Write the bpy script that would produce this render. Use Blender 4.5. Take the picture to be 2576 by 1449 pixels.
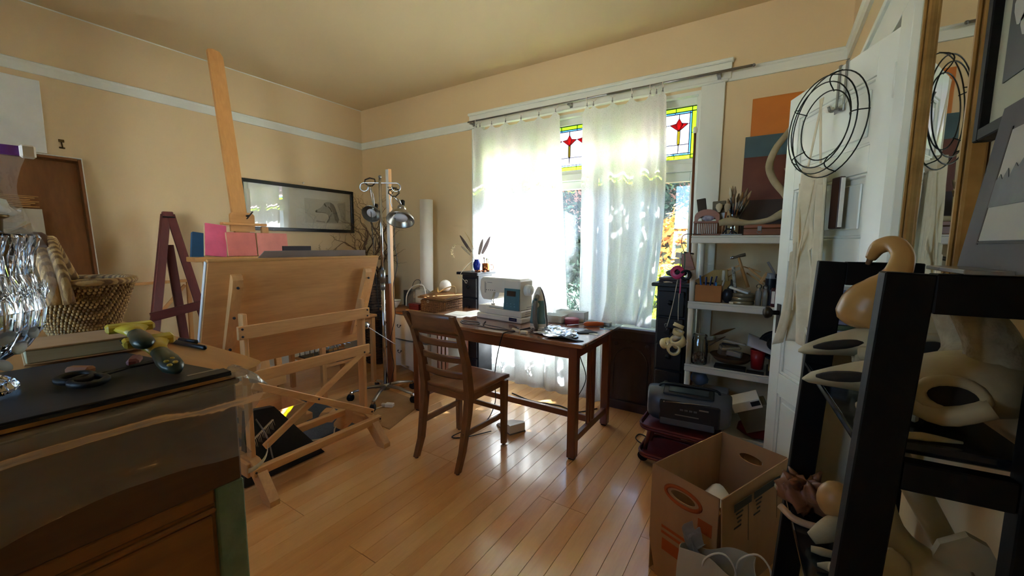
import bpy, bmesh, math, random
from mathutils import Vector, Matrix, noise
for _o in list(bpy.data.objects): bpy.data.objects.remove(_o)
SC = bpy.context.scene
COL = SC.collection
PI = math.pi
rnd = random.Random(7)
# ------------------------------------------------------------------ camera
CAM = Vector((4.3965, -3.3326, 1.38)); YAW, PITCH, ROLL = -0.5726, 0.1089, 0.0077
_f = Vector((math.sin(YAW)*math.cos(PITCH), math.cos(YAW)*math.cos(PITCH), -math.sin(PITCH)))
_r = Vector((math.cos(YAW), -math.sin(YAW), 0)); _u = _r.cross(_f)
_r, _u = _r*math.cos(ROLL)+_u*math.sin(ROLL), _u*math.cos(ROLL)-_r*math.sin(ROLL)
cd = bpy.data.cameras.new('camera'); cam = bpy.data.objects.new('camera', cd); COL.objects.link(cam)
cd.sensor_width = 36; cd.lens = 36*1011.65/2576; cd.clip_start = 0.02; cd.clip_end = 200
cam.matrix_world = Matrix(((_r.x, _u.x, -_f.x, CAM.x), (_r.y, _u.y, -_f.y, CAM.y), (_r.z, _u.z, -_f.z, CAM.z), (0, 0, 0, 1)))
SC.camera = cam
# ------------------------------------------------------------------ world, sun, exposure
wd = bpy.data.worlds.new('sky'); SC.world = wd; wd.use_nodes = True
nt = wd.node_tree; bg = nt.nodes['Background']
sky = nt.nodes.new('ShaderNodeTexSky'); sky.sky_type = 'HOSEK_WILKIE'; sky.turbidity = 3.0; sky.ground_albedo = 0.3
SUN_DIR = Vector((0.62, 0.785, 0)).normalized()*math.cos(math.radians(38)) + Vector((0, 0, math.sin(math.radians(38))))
sky.sun_direction = SUN_DIR
nt.links.new(sky.outputs[0], bg.inputs[0]); bg.inputs[1].default_value = 2.0
sl = bpy.data.lights.new('sun', 'SUN'); sl.energy = 75.0; sl.angle = 0.009; sl.color = (1.0, 0.97, 0.93)
so = bpy.data.objects.new('sun', sl); COL.objects.link(so); so.location = (8, 9, 9)
so.rotation_euler = (-SUN_DIR).to_track_quat('-Z', 'Y').to_euler()
pl = bpy.data.lights.new('window_portal', 'AREA'); pl.shape = 'RECTANGLE'; pl.size = 2.0; pl.size_y = 1.85
pl.cycles.is_portal = True
po = bpy.data.objects.new('window_portal', pl); COL.objects.link(po); po.location = (2.9, 0.17, 1.62); po.rotation_euler = (-PI/2, 0, 0)
p2l = bpy.data.lights.new('rear_window_portal', 'AREA'); p2l.shape = 'RECTANGLE'; p2l.size = 1.5; p2l.size_y = 1.65; p2l.cycles.is_portal = True
p2o = bpy.data.objects.new('rear_window_portal', p2l); COL.objects.link(p2o); p2o.location = (2.55, -4.27, 1.65); p2o.rotation_euler = (PI/2, 0, 0)
SC.view_settings.view_transform = 'Standard'; SC.view_settings.look = 'None'; SC.view_settings.gamma = 1
SC.view_settings.use_curve_mapping = False; SC.view_settings.exposure = 4.42
SC.cycles.max_bounces = 14; SC.cycles.diffuse_bounces = 8; SC.cycles.transparent_max_bounces = 24; SC.cycles.transmission_bounces = 10
# ------------------------------------------------------------------ materials
def S(h):
    h = h.lstrip('#'); o = []
    for i in (0, 2, 4):
        c = int(h[i:i+2], 16)/255; o.append(c/12.92 if c <= 0.04045 else ((c+0.055)/1.055)**2.4)
    return tuple(o)+(1,)
MATS = {}
def base(name):
    m = bpy.data.materials.new(name); m.use_nodes = True; n = m.node_tree.nodes; l = m.node_tree.links
    return m, n, l, n['Principled BSDF']
def mat(name, c, c2=None, rough=0.55, metal=0.0, scale=6.0, stretch=(1, 1, 1), kind='noise', bump=0.0, detail=6, lo=0.3, hi=0.7, coat=0.0, trans=0.0, sheen=0.0, bscale=None, alpha=1.0, ior=1.45, spec=0.5):
    """principled surface whose colour varies procedurally between c and c2"""
    if name in MATS: return MATS[name]
    m, n, l, p = base(name)
    p.inputs['Roughness'].default_value = rough; p.inputs['Metallic'].default_value = metal
    p.inputs['Coat Weight'].default_value = coat; p.inputs['Coat Roughness'].default_value = 0.12
    p.inputs['Transmission Weight'].default_value = trans; p.inputs['Alpha'].default_value = alpha; p.inputs['IOR'].default_value = ior
    p.inputs['Sheen Weight'].default_value = sheen; p.inputs['Specular IOR Level'].default_value = spec
    a = S(c); b = S(c2) if c2 else tuple(min(1, x*0.82) for x in a[:3])+(1,)
    tc = n.new('ShaderNodeTexCoord'); mp = n.new('ShaderNodeMapping'); mp.inputs['Scale'].default_value = stretch
    l.new(tc.outputs['Object'], mp.inputs[0])
    if kind == 'noise':
        t = n.new('ShaderNodeTexNoise'); t.inputs['Scale'].default_value = scale; t.inputs['Detail'].default_value = detail; fac = t.outputs['Fac']
    elif kind == 'wave':
        t = n.new('ShaderNodeTexWave'); t.inputs['Scale'].default_value = scale; t.inputs['Distortion'].default_value = 3.5; t.inputs['Detail'].default_value = 3; t.inputs['Detail Scale'].default_value = 1.5; fac = t.outputs['Fac']
    elif kind == 'voronoi':
        t = n.new('ShaderNodeTexVoronoi'); t.inputs['Scale'].default_value = scale; fac = t.outputs['Distance']
    elif kind == 'magic':
        t = n.new('ShaderNodeTexMagic'); t.inputs['Scale'].default_value = scale; t.inputs['Distortion'].default_value = 2; fac = t.outputs['Fac']
    l.new(mp.outputs[0], t.inputs['Vector'])
    r = n.new('ShaderNodeValToRGB'); r.color_ramp.elements[0].position = lo; r.color_ramp.elements[1].position = hi
    r.color_ramp.elements[0].color = b; r.color_ramp.elements[1].color = a
    l.new(fac, r.inputs[0]); l.new(r.outputs[0], p.inputs['Base Color'])
    if bump:
        t2 = n.new('ShaderNodeTexNoise'); t2.inputs['Scale'].default_value = bscale or scale*4; t2.inputs['Detail'].default_value = 4; l.new(mp.outputs[0], t2.inputs['Vector'])
        bp = n.new('ShaderNodeBump'); bp.inputs['Strength'].default_value = bump; bp.inputs['Distance'].default_value = 0.01
        l.new(t2.outputs['Fac'], bp.inputs['Height']); l.new(bp.outputs[0], p.inputs['Normal'])
    MATS[name] = m; return m
def wood(name, c, c2, axis='z', scale=5, rough=0.45, coat=0.0, bump=0.08, seed=0, spec=0.5):
    """wood: fine grain drawn out along one axis over broad growth bands"""
    if name in MATS: return MATS[name]
    m, n, l, p = base(name); p.inputs['Roughness'].default_value = rough; p.inputs['Specular IOR Level'].default_value = spec; p.inputs['Coat Weight'].default_value = coat; p.inputs['Coat Roughness'].default_value = 0.15
    st = {'x': (0.12, 1, 1), 'y': (1, 0.12, 1), 'z': (1, 1, 0.12)}[axis]
    tc = n.new('ShaderNodeTexCoord'); mp = n.new('ShaderNodeMapping'); mp.inputs['Scale'].default_value = st; mp.inputs['Location'].default_value = (seed, seed*.7, seed*.3)
    oi = n.new('ShaderNodeObjectInfo'); ad = n.new('ShaderNodeVectorMath'); ad.operation = 'ADD'; sc_ = n.new('ShaderNodeVectorMath'); sc_.operation = 'SCALE'; sc_.inputs['Scale'].default_value = 13
    cx = n.new('ShaderNodeCombineXYZ'); l.new(oi.outputs['Random'], cx.inputs[0]); l.new(oi.outputs['Random'], cx.inputs[1]); l.new(cx.outputs[0], sc_.inputs[0])
    l.new(tc.outputs['Object'], ad.inputs[0]); l.new(sc_.outputs[0], ad.inputs[1]); l.new(ad.outputs[0], mp.inputs[0])
    t = n.new('ShaderNodeTexNoise'); t.inputs['Scale'].default_value = scale; t.inputs['Detail'].default_value = 3; t.inputs['Distortion'].default_value = 1.2
    g = n.new('ShaderNodeTexNoise'); g.inputs['Scale'].default_value = scale*14; g.inputs['Detail'].default_value = 5
    l.new(mp.outputs[0], t.inputs['Vector']); l.new(mp.outputs[0], g.inputs['Vector'])
    mx = n.new('ShaderNodeMath'); mx.operation = 'MULTIPLY_ADD'; mx.inputs[1].default_value = 0.45; l.new(g.outputs['Fac'], mx.inputs[0]); l.new(t.outputs['Fac'], mx.inputs[2])
    r = n.new('ShaderNodeValToRGB'); r.color_ramp.elements[0].position = 0.45; r.color_ramp.elements[1].position = 0.98
    r.color_ramp.elements[0].color = S(c2); r.color_ramp.elements[1].color = S(c)
    l.new(mx.outputs[0], r.inputs[0]); l.new(r.outputs[0], p.inputs['Base Color'])
    bp = n.new('ShaderNodeBump'); bp.inputs['Strength'].default_value = bump; bp.inputs['Distance'].default_value = 0.004
    l.new(g.outputs['Fac'], bp.inputs['Height']); l.new(bp.outputs[0], p.inputs['Normal'])
    MATS[name] = m; return m
def glass(name, c=(1, 1, 1), gloss=0.08, rough=0.03, diffuse=0.0, dcol=(0.8, 0.8, 0.8), bump=0.0, bscale=40):
    """thin glass or film: clear through-light, a mirror share by angle, an optional milky share"""
    if name in MATS: return MATS[name]
    m, n, l, p = base(name); n.remove(p); out = n['Material Output']
    tr = n.new('ShaderNodeBsdfTransparent'); tr.inputs[0].default_value = tuple(c)+(1,)
    gl = n.new('ShaderNodeBsdfGlossy'); gl.inputs['Roughness'].default_value = rough; gl.inputs[0].default_value = (1, 1, 1, 1)
    fr = n.new('ShaderNodeLayerWeight'); fr.inputs[0].default_value = 0.25
    mm = n.new('ShaderNodeMath'); mm.operation = 'MULTIPLY_ADD'; mm.inputs[1].default_value = 0.9; mm.inputs[2].default_value = gloss; mm.use_clamp = True
    l.new(fr.outputs['Fresnel'], mm.inputs[0])
    if bump:
        tc = n.new('ShaderNodeTexCoord'); t = n.new('ShaderNodeTexNoise'); t.inputs['Scale'].default_value = bscale; t.inputs['Detail'].default_value = 3; l.new(tc.outputs['Object'], t.inputs['Vector'])
        bp = n.new('ShaderNodeBump'); bp.inputs['Strength'].default_value = bump; bp.inputs['Distance'].default_value = 0.02; l.new(t.outputs['Fac'], bp.inputs['Height'])
        l.new(bp.outputs[0], gl.inputs['Normal']); l.new(bp.outputs[0], fr.inputs['Normal'])
    mx = n.new('ShaderNodeMixShader'); l.new(mm.outputs[0], mx.inputs[0]); l.new(tr.outputs[0], mx.inputs[1]); l.new(gl.outputs[0], mx.inputs[2])
    last = mx
    if diffuse:
        df = n.new('ShaderNodeBsdfDiffuse'); df.inputs[0].default_value = tuple(dcol)+(1,); tl = n.new('ShaderNodeBsdfTranslucent'); tl.inputs[0].default_value = tuple(dcol)+(1,)
        a = n.new('ShaderNodeMixShader'); a.inputs[0].default_value = 0.5; l.new(df.outputs[0], a.inputs[1]); l.new(tl.outputs[0], a.inputs[2])
        b = n.new('ShaderNodeMixShader'); b.inputs[0].default_value = diffuse; l.new(mx.outputs[0], b.inputs[1]); l.new(a.outputs[0], b.inputs[2]); last = b
    l.new(last.outputs[0], out.inputs[0]); MATS[name] = m; return m
def cloth(name, c, share=0.5, rough=1.0, scale=120):
    """woven cloth that lets a share of the light through"""
    if name in MATS: return MATS[name]
    m, n, l, p = base(name); n.remove(p); out = n['Material Output']
    tc = n.new('ShaderNodeTexCoord'); mp = n.new('ShaderNodeMapping'); mp.inputs['Scale'].default_value = (1, 1, 3.0); l.new(tc.outputs['Object'], mp.inputs[0])
    t = n.new('ShaderNodeTexNoise'); t.inputs['Scale'].default_value = scale; t.inputs['Detail'].default_value = 2; l.new(mp.outputs[0], t.inputs['Vector'])
    r = n.new('ShaderNodeValToRGB'); a = S(c); r.color_ramp.elements[0].position = 0.25; r.color_ramp.elements[1].position = 0.5
    r.color_ramp.elements[0].color = tuple(x*0.72 for x in a[:3])+(1,); r.color_ramp.elements[1].color = a; l.new(t.outputs['Fac'], r.inputs[0])
    d = n.new('ShaderNodeBsdfDiffuse'); tl = n.new('ShaderNodeBsdfTranslucent'); l.new(r.outputs[0], d.inputs[0]); l.new(r.outputs[0], tl.inputs[0])
    mx = n.new('ShaderNodeMixShader'); mx.inputs[0].default_value = share; l.new(d.outputs[0], mx.inputs[1]); l.new(tl.outputs[0], mx.inputs[2]); l.new(mx.outputs[0], out.inputs[0])
    MATS[name] = m; return m
# ------------------------------------------------------------------ mesh helpers
def frame(z, xh=None):
    z = Vector(z).normalized(); a = Vector(xh) if xh is not None else (Vector((0, 0, 1)) if abs(z.z) < 0.95 else Vector((1, 0, 0)))
    x = a.cross(z).normalized() if xh is None else (a-z*a.dot(z)).normalized(); y = z.cross(x)
    return x, y, z
def TR(loc=(0, 0, 0), rot=(0, 0, 0), s=1):
    m = Matrix.Translation(Vector(loc)) @ Matrix.Rotation(rot[2], 4, 'Z') @ Matrix.Rotation(rot[1], 4, 'Y') @ Matrix.Rotation(rot[0], 4, 'X')
    return m @ (Matrix.Scale(s, 4) if not isinstance(s, (tuple, list)) else Matrix.Diagonal((*s, 1)))
class B:
    """collects shapes into one mesh"""
    def __init__(s): s.v = []; s.f = []; s.sm = []
    def add(s, vs, fs, smooth=False, M=None):
        o = len(s.v); s.v += [tuple(M @ Vector(v)) if M is not None else tuple(v) for v in vs]
        s.f += [tuple(i+o for i in f) for f in fs]; s.sm += [smooth]*len(fs); return s
    def box(s, c, d, b=0.0, M=None, rot=None):
        """box with centre c, size d and chamfer b; rot = Euler about its centre"""
        hx, hy, hz = d[0]/2, d[1]/2, d[2]/2
        if rot is not None:
            L = TR(c, rot); M = M @ L if M is not None else L; c = (0, 0, 0)
        b = min(b, hx*.9, hy*.9, hz*.9); X, Y, Z = c
        if b <= 0:
            vs = [(X+i*hx, Y+j*hy, Z+k*hz) for i in (-1, 1) for j in (-1, 1) for k in (-1, 1)]
            return s.add(vs, [(0, 1, 3, 2), (4, 6, 7, 5), (0, 4, 5, 1), (2, 3, 7, 6), (0, 2, 6, 4), (1, 5, 7, 3)], False, M)
        vs = []; ix = {}
        for i in (-1, 1):
            for j in (-1, 1):
                for k in (-1, 1):
                    for a in range(3):
                        ix[i, j, k, a] = len(vs)
                        vs.append((X+i*(hx-(b if a != 0 else 0)), Y+j*(hy-(b if a != 1 else 0)), Z+k*(hz-(b if a != 2 else 0))))
        fs = []
        def q(l):
            n_ = (Vector(vs[l[1]])-Vector(vs[l[0]])).cross(Vector(vs[l[2]])-Vector(vs[l[1]]))
            ct = sum((Vector(vs[k]) for k in l), Vector())/len(l)-Vector((X, Y, Z))
            fs.append(tuple(l) if n_.dot(ct) > 0 else tuple(reversed(l)))
        for g in (-1, 1):
            q([ix[g, -1, -1, 0], ix[g, 1, -1, 0], ix[g, 1, 1, 0], ix[g, -1, 1, 0]])
            q([ix[-1, g, -1, 1], ix[1, g, -1, 1], ix[1, g, 1, 1], ix[-1, g, 1, 1]])
            q([ix[-1, -1, g, 2], ix[1, -1, g, 2], ix[1, 1, g, 2], ix[-1, 1, g, 2]])
            for h in (-1, 1):
                q([ix[-1, g, h, 1], ix[1, g, h, 1], ix[1, g, h, 2], ix[-1, g, h, 2]])
                q([ix[g, -1, h, 0], ix[g, 1, h, 0], ix[g, 1, h, 2], ix[g, -1, h, 2]])
                q([ix[g, h, -1, 0], ix[g, h, 1, 0], ix[g, h, 1, 1], ix[g, h, -1, 1]])
                for k in (-1, 1): q([ix[g, h, k, 0], ix[g, h, k, 1], ix[g, h, k, 2]])
        return s.add(vs, fs, False, M)
    def span(s, a, b, bev=0.0, M=None):
        """box between two opposite corners"""
        return s.box([(a[i]+b[i])/2 for i in range(3)], [abs(a[i]-b[i]) for i in range(3)], bev, M)
    def bar(s, p, q, w, t, up=(0, 0, 1), b=0.002):
        """rectangular bar from p to q; w across `up`, t along `up`"""
        p, q = Vector(p), Vector(q); z = (q-p); L = z.length; z.normalize(); u = Vector(up); u = (u-z*u.dot(z)).normalized(); x = u.cross(z)
        M = Matrix((( x.x, u.x, z.x, (p.x+q.x)/2), (x.y, u.y, z.y, (p.y+q.y)/2), (x.z, u.z, z.z, (p.z+q.z)/2), (0, 0, 0, 1)))
        return s.box((0, 0, 0), (w, t, L), b, M)
    def tube(s, pts, r, n=8, cap=True, closed=False, smooth=True, flat=None):
        pts = [Vector(p) for p in pts]; m = len(pts); rs = r if isinstance(r, (list, tuple)) else [r]*m
        vs = []; fs = []; x = None
        for i, p in enumerate(pts):
            a = pts[(i-1) % m] if (closed or i) else p; c = pts[(i+1) % m] if (closed or i < m-1) else p
            z = (c-a); z = z.normalized() if z.length > 1e-9 else Vector((0, 0, 1))
            if x is None: x = frame(z)[0]
            x = (x-z*x.dot(z)); x = x.normalized() if x.length > 1e-6 else frame(z)[0]; y = z.cross(x)
            for k in range(n):
                t = 2*PI*k/n; vs.append(p+(x*math.cos(t)+y*math.sin(t)*(flat or 1))*rs[i])
        for i in range(m if closed else m-1):
            j = (i+1) % m
            for k in range(n): fs.append((i*n+k, i*n+(k+1) % n, j*n+(k+1) % n, j*n+k))
        if cap and not closed: fs += [tuple(reversed(range(n))), tuple((m-1)*n+k for k in range(n))]
        return s.add(vs, fs, smooth)
    def cyl(s, p, q, r, r2=None, n=16, smooth=True):
        return s.tube([p, q], [r, r if r2 is None else r2], n, True, False, smooth)
    def lathe(s, prof, n=24, M=None, smooth=True, closed=False, fn=None):
        """profile [(r, z)...] turned about z; fn(angle, r, z) -> r gives fluting"""
        vs = []; fs = []; m = len(prof)
        for (r, z) in prof:
            for k in range(n):
                t = 2*PI*k/n; rr = fn(t, r, z) if fn else r; vs.append((rr*math.cos(t), rr*math.sin(t), z))
        for i in range(m-1):
            for k in range(n): fs.append((i*n+k, i*n+(k+1) % n, (i+1)*n+(k+1) % n, (i+1)*n+k))
        if prof[0][0] > 1e-5 and closed: fs.append(tuple(reversed(range(n))))
        if prof[-1][0] > 1e-5 and closed: fs.append(tuple((m-1)*n+k for k in range(n)))
        return s.add(vs, fs, smooth, M)
    def ball(s, c, r, n=14, M=None, fn=None):
        r = r if isinstance(r, (tuple, list)) else (r, r, r); vs = []; fs = []; h = n//2
        for i in range(h+1):
            a = PI*i/h
            for k in range(n):
                t = 2*PI*k/n; d = Vector((math.sin(a)*math.cos(t), math.sin(a)*math.sin(t), math.cos(a))); g = fn(d) if fn else 1
                vs.append((c[0]+d.x*r[0]*g, c[1]+d.y*r[1]*g, c[2]+d.z*r[2]*g))
        for i in range(h):
            for k in range(n): fs.append((i*n+k, (i+1)*n+k, (i+1)*n+(k+1) % n, i*n+(k+1) % n))
        return s.add(vs, fs, True, M)
    def prism(s, poly, d, M=None, smooth=False):
        """2-D polygon (x, z) given depth d along +y, in the frame M"""
        n = len(poly); vs = [(p[0], 0, p[1]) for p in poly]+[(p[0], d, p[1]) for p in poly]
        ar = sum(poly[i][0]*poly[(i+1) % n][1]-poly[(i+1) % n][0]*poly[i][1] for i in range(n))
        fs = [tuple(range(n)), tuple(reversed(range(n, 2*n)))]+[(i, i+n, (i+1) % n+n, (i+1) % n) for i in range(n)]
        if (ar > 0) != (d > 0): fs = [tuple(reversed(f)) for f in fs]
        return s.add(vs, [tuple(f) for f in fs], smooth, M)
    def sheet(s, nu, nv, fn, smooth=True, thick=0.0, closed=False):
        """grid surface fn(u, v) -> point, u and v in 0..1; thick gives it two sides"""
        P = [[Vector(fn(i/(nu-1), j/(nv-1))) for j in range(nv)] for i in range(nu)]
        vs = [p for row in P for p in row]; fs = []
        for i in range(nu-1):
            for j in range(nv-1): fs.append((i*nv+j, (i+1)*nv+j, (i+1)*nv+j+1, i*nv+j+1))
        if thick:
            N = []
            for i in range(nu):
                for j in range(nv):
                    a = P[min(i+1, nu-1)][j]-P[max(i-1, 0)][j]; b = P[i][min(j+1, nv-1)]-P[i][max(j-1, 0)]; c = a.cross(b); N.append(c.normalized() if c.length > 1e-12 else Vector((0, 0, 1)))
            o = len(vs); vs += [v-n_*thick for v, n_ in zip(vs, N)]; fs += [tuple(reversed([k+o for k in f])) for f in fs]
            ring = [i*nv for i in range(nu)]+[(nu-1)*nv+j for j in range(1, nv)]+[i*nv+nv-1 for i in range(nu-2, -1, -1)]+[j for j in range(nv-2, 0, -1)]
            for k in range(len(ring)): a, b = ring[k], ring[(k+1) % len(ring)]; fs.append((b, a, a+o, b+o))
        return s.add(vs, fs, smooth)
    def mesh(s, name):
        me = bpy.data.meshes.new(name); me.from_pydata([tuple(v) for v in s.v], [], s.f)
        if any(s.sm): me.polygons.foreach_set('use_smooth', s.sm)
        me.update(); return me
def sweep(bld, path, rx, rz, n=12, up=(0, 0, 1), smooth=True):
    """elliptical sweep along a path: rx across, rz along `up`"""
    pts = [Vector(p) for p in path]; m = len(pts); vs = []; fs = []
    for i, p in enumerate(pts):
        z = (pts[min(i+1, m-1)]-pts[max(i-1, 0)]).normalized(); u = Vector(up); u = (u-z*u.dot(z)).normalized(); x = u.cross(z)
        for k in range(n):
            t = 2*PI*k/n; vs.append(p+x*math.cos(t)*rx[i]+u*math.sin(t)*rz[i])
    for i in range(m-1):
        for k in range(n): fs.append((i*n+k, i*n+(k+1) % n, (i+1)*n+(k+1) % n, (i+1)*n+k))
    fs += [tuple(reversed(range(n))), tuple((m-1)*n+k for k in range(n))]
    return bld.add(vs, fs, smooth)
def arc(c, r, a0, a1, n, ax='xz'):
    o = []
    for i in range(n+1):
        t = a0+(a1-a0)*i/n; p = [c[0], c[1], c[2]]; p['xyz'.index(ax[0])] += r*math.cos(t); p['xyz'.index(ax[1])] += r*math.sin(t); o.append(tuple(p))
    return o
def smoothline(pts, k=4):
    """Catmull-Rom through the points"""
    P = [Vector(p) for p in pts]; P = [P[0]*2-P[1]]+P+[P[-1]*2-P[-2]]; o = []
    for i in range(1, len(P)-2):
        for j in range(k):
            t = j/k; a, b, c, d = P[i-1], P[i], P[i+1], P[i+2]
            o.append(0.5*((2*b)+(c-a)*t+(2*a-5*b+4*c-d)*t*t+(3*b-a-3*c+d)*t*t*t))
    o.append(P[-2]); return o
def link(name, me, m=None, parent=None):
    o = bpy.data.objects.new(name, me); COL.objects.link(o)
    if parent is not None: o.parent = parent
    if m is not None and me is not None and not me.materials: me.materials.append(m)
    return o
def thing(name, label, cat, loc=(0, 0, 0), rot=(0, 0, 0), group=None):
    o = bpy.data.objects.new(name, None); COL.objects.link(o); o.empty_display_size = 0.05
    o.location = loc; o.rotation_euler = rot; o['label'] = label; o['category'] = cat
    if group: o['group'] = group
    return o
def rootM(o):
    M = TR(o.location, o.rotation_euler)
    return (rootM(o.parent) @ M) if o.parent else M
def part(name, b, m, parent, world=True, label=None, kind=None, smooth=None):
    """one part of a thing; its shape is given in world metres unless world=False"""
    if world:
        Mi = rootM(parent).inverted(); b.v = [tuple(Mi @ Vector(v)) for v in b.v]
    o = link(name, b.mesh(name), m, parent)
    if label: o['label'] = label
    if kind: o['kind'] = kind
    return o
def solo(name, b, m, label, cat, loc=None, group=None, rot=(0, 0, 0)):
    """a thing that is a single mesh; its shape is given in world metres, loc becomes its origin"""
    if loc is not None:
        Mi = TR(loc, rot).inverted(); b.v = [tuple(Mi @ Vector(v)) for v in b.v]
    o = link(name, b.mesh(name), m)
    if loc is not None: o.location = loc; o.rotation_euler = rot
    o['label'] = label; o['category'] = cat
    if group: o['group'] = group
    return o
def struct(name, b, m, parent=None):
    o = link(name, b.mesh(name), m, parent)
    if parent is None: o['kind'] = 'structure'
    return o
def text(name, body, size, m, parent, loc, rot, extrude=0.0, align='CENTER', sx=1.0):
    """flat lettering as a mesh part (local to parent)"""
    cu = bpy.data.curves.new(name, 'FONT'); cu.body = body; cu.size = size; cu.align_x = align; cu.align_y = 'CENTER'; cu.extrude = extrude
    to = bpy.data.objects.new(name, cu); COL.objects.link(to); dg = bpy.context.evaluated_depsgraph_get(); dg.update()
    me = bpy.data.meshes.new_from_object(to.evaluated_get(dg)); me.name = name; bpy.data.objects.remove(to); bpy.data.curves.remove(cu)
    o = link(name, me, m, parent); o.location = loc; o.rotation_euler = rot; o.scale = (sx, 1, 1); return o
def copy_tree(o, parent=None):
    c = o.copy(); COL.objects.link(c); c.parent = parent
    for ch in list(o.children): copy_tree(ch, c)
    return c
# ------------------------------------------------------------------ the room
W_, D_, H_ = 4.72, -4.1, 3.0
m_wall = mat('wall_paint', 'd9c49c', 'd4be95', rough=0.6, scale=1.2, bump=0.05, bscale=60)
m_ceil = mat('ceiling_paint', 'd4c29a', 'cebb92', rough=0.7, scale=1.0, bump=0.04, bscale=50)
m_trim = mat('white_trim_paint', 'dfe5de', 'd6dcd4', rough=0.35, scale=2.5, bump=0.03, bscale=30)
m_sub = mat('subfloor', '2a1c10', '20150c', rough=0.9)
struct('wall_left', B().span((-0.15, D_-.15, 0), (0, 0.15, H_)), m_wall)
wb = B()
for a, b_ in (((0, 0, 0), (1.91, .15, H_)), ((3.89, 0, 0), (W_+.15, .15, H_)), ((1.91, 0, 0), (3.25, .15, .20)), ((3.25, 0, 0), (3.89, .15, .70)), ((1.91, 0, 2.51), (3.89, .15, H_))): wb.span(a, b_)
struct('wall_back', wb, m_wall)
wr = B()
for a, b_ in (((W_, -.76, 0), (W_+.15, 0, H_)), ((W_, -1.47, 2.12), (W_+.15, -.76, H_)), ((W_, D_-.15, 0), (W_+.15, -1.47, H_))): wr.span(a, b_)
struct('wall_right', wr, m_wall)
wf_ = B()
for a, b_ in (((0, D_-.15, 0), (1.85, D_, H_)), ((3.25, D_-.15, 0), (W_, D_, H_)), ((1.85, D_-.15, 0), (3.25, D_, .85)), ((1.85, D_-.15, 2.45), (3.25, D_, H_))): wf_.span(a, b_)
struct('wall_front', wf_, m_wall)
struct('ceiling', B().span((-.15, D_-.15, H_), (W_+.15, .15, H_+.12)), m_ceil)
# closet behind the ajar door
cl = B()
for a, b_ in (((W_+.15, -1.6, 0), (W_+.19, -.6, 2.3)), ): cl.span((a[0]+.6, a[1], 0), (b_[0]+.6, b_[1], 2.3))
cl.span((W_+.15, -.62, 0), (W_+.75, -.58, 2.3)); cl.span((W_+.15, -1.64, 0), (W_+.75, -1.6, 2.3)); cl.span((W_+.15, -1.64, 2.3), (W_+.79, -.58, 2.34))
struct('wall_closet', cl, m_wall)
fl = struct('floor', B().span((-.15, D_-.15, -.1), (W_+.8, .15, -.016)), m_sub)
# floor boards, every board a piece of its own
m_board = []
for i, (c, c2) in enumerate((('eeb878', 'dea262'), ('e8b070', 'd69858'), ('f0c082', 'e0aa6c'), ('ecb574', 'da9e5e'))):
    m_board.append(wood('floor_board_%d' % i, c, c2, 'y', scale=7, rough=0.32, coat=1.0, bump=0.015, seed=i*3))
bw = 0.092; shared = {}
nb = int(math.ceil((W_)/bw))
for i in range(nb):
    y0 = 0.0; first = True
    while y0 > D_+.01:
        L = (1.5 if rnd.random() < .5 else 2.3) if first else 2.8
        first = False; y1 = max(D_, y0-L)
        if y1 < D_+.4: y1 = D_
        L = round(y0-y1, 3); w = min(bw, W_-i*bw); mi = rnd.randrange(4); key = (L, round(w, 4), mi)
        if key not in shared:
            me = B().box((0, 0, 0), (w-.0012, L-.0015, .018), .0009).mesh('board'); me.materials.append(m_board[mi]); shared[key] = me
        o = link('board', shared[key], None, fl); o.location = (i*bw+w/2, (y0+y1)/2, -.009); y0 = y1
# trim: picture rail with a moulded profile, baseboards
def moulding(name, pts, a, b, inward):
    """profile pts (out, z) run from a to b along a wall; inward = direction into the room"""
    a, b, n_ = Vector(a), Vector(b), Vector(inward); vs = []; m = len(pts)
    for p in (a, b): vs += [p+n_*q[0]+Vector((0, 0, q[1])) for q in pts]
    fs = [(i, (i+1) % m, (i+1) % m+m, i+m) for i in range(m)]+[tuple(range(m)), tuple(range(m, 2*m))]
    bb = B().add(vs, fs); me = bb.mesh(name); bm_ = bmesh.new(); bm_.from_mesh(me); bmesh.ops.recalc_face_normals(bm_, faces=bm_.faces); bm_.to_mesh(me); bm_.free()
    o = link(name, me, m_trim); o['kind'] = 'structure'; return o
rail = [(0, -.075), (.016, -.075), (.018, -.055), (.018, -.02), (.026, -.012), (.03, -.004), (.024, 0.002), (0, .002)]
ZR = 2.605
moulding('trim_1', rail, (0, D_, ZR), (0, 0, ZR), (1, 0, 0))
moulding('trim_2', rail, (0, 0, ZR), (1.765, 0, ZR), (0, -1, 0))
moulding('trim_3', rail, (4.04, 0, ZR), (W_, 0, ZR), (0, -1, 0))
moulding('trim_4', rail, (W_, 0, ZR), (W_, D_, ZR), (-1, 0, 0))
basep = [(0, 0), (.02, 0), (.02, .14), (.014, .16), (.006, .17), (0, .17)]
moulding('baseboard_left', basep, (0, D_, 0), (0, 0, 0), (1, 0, 0))
moulding('baseboard_back', basep, (0, 0, 0), (W_, 0, 0), (0, -1, 0))
moulding('baseboard_right', basep, (W_, 0, 0), (W_, -.62, 0), (-1, 0, 0))
moulding('baseboard_hall', basep, (W_, -1.63, 0), (W_, D_, 0), (-1, 0, 0))
crack = [(0, -.006), (.004, -.006), (.008, 0), (0, 0)]
moulding('trim_5', crack, (0, D_, H_), (0, 0, H_), (1, 0, 0))
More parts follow.
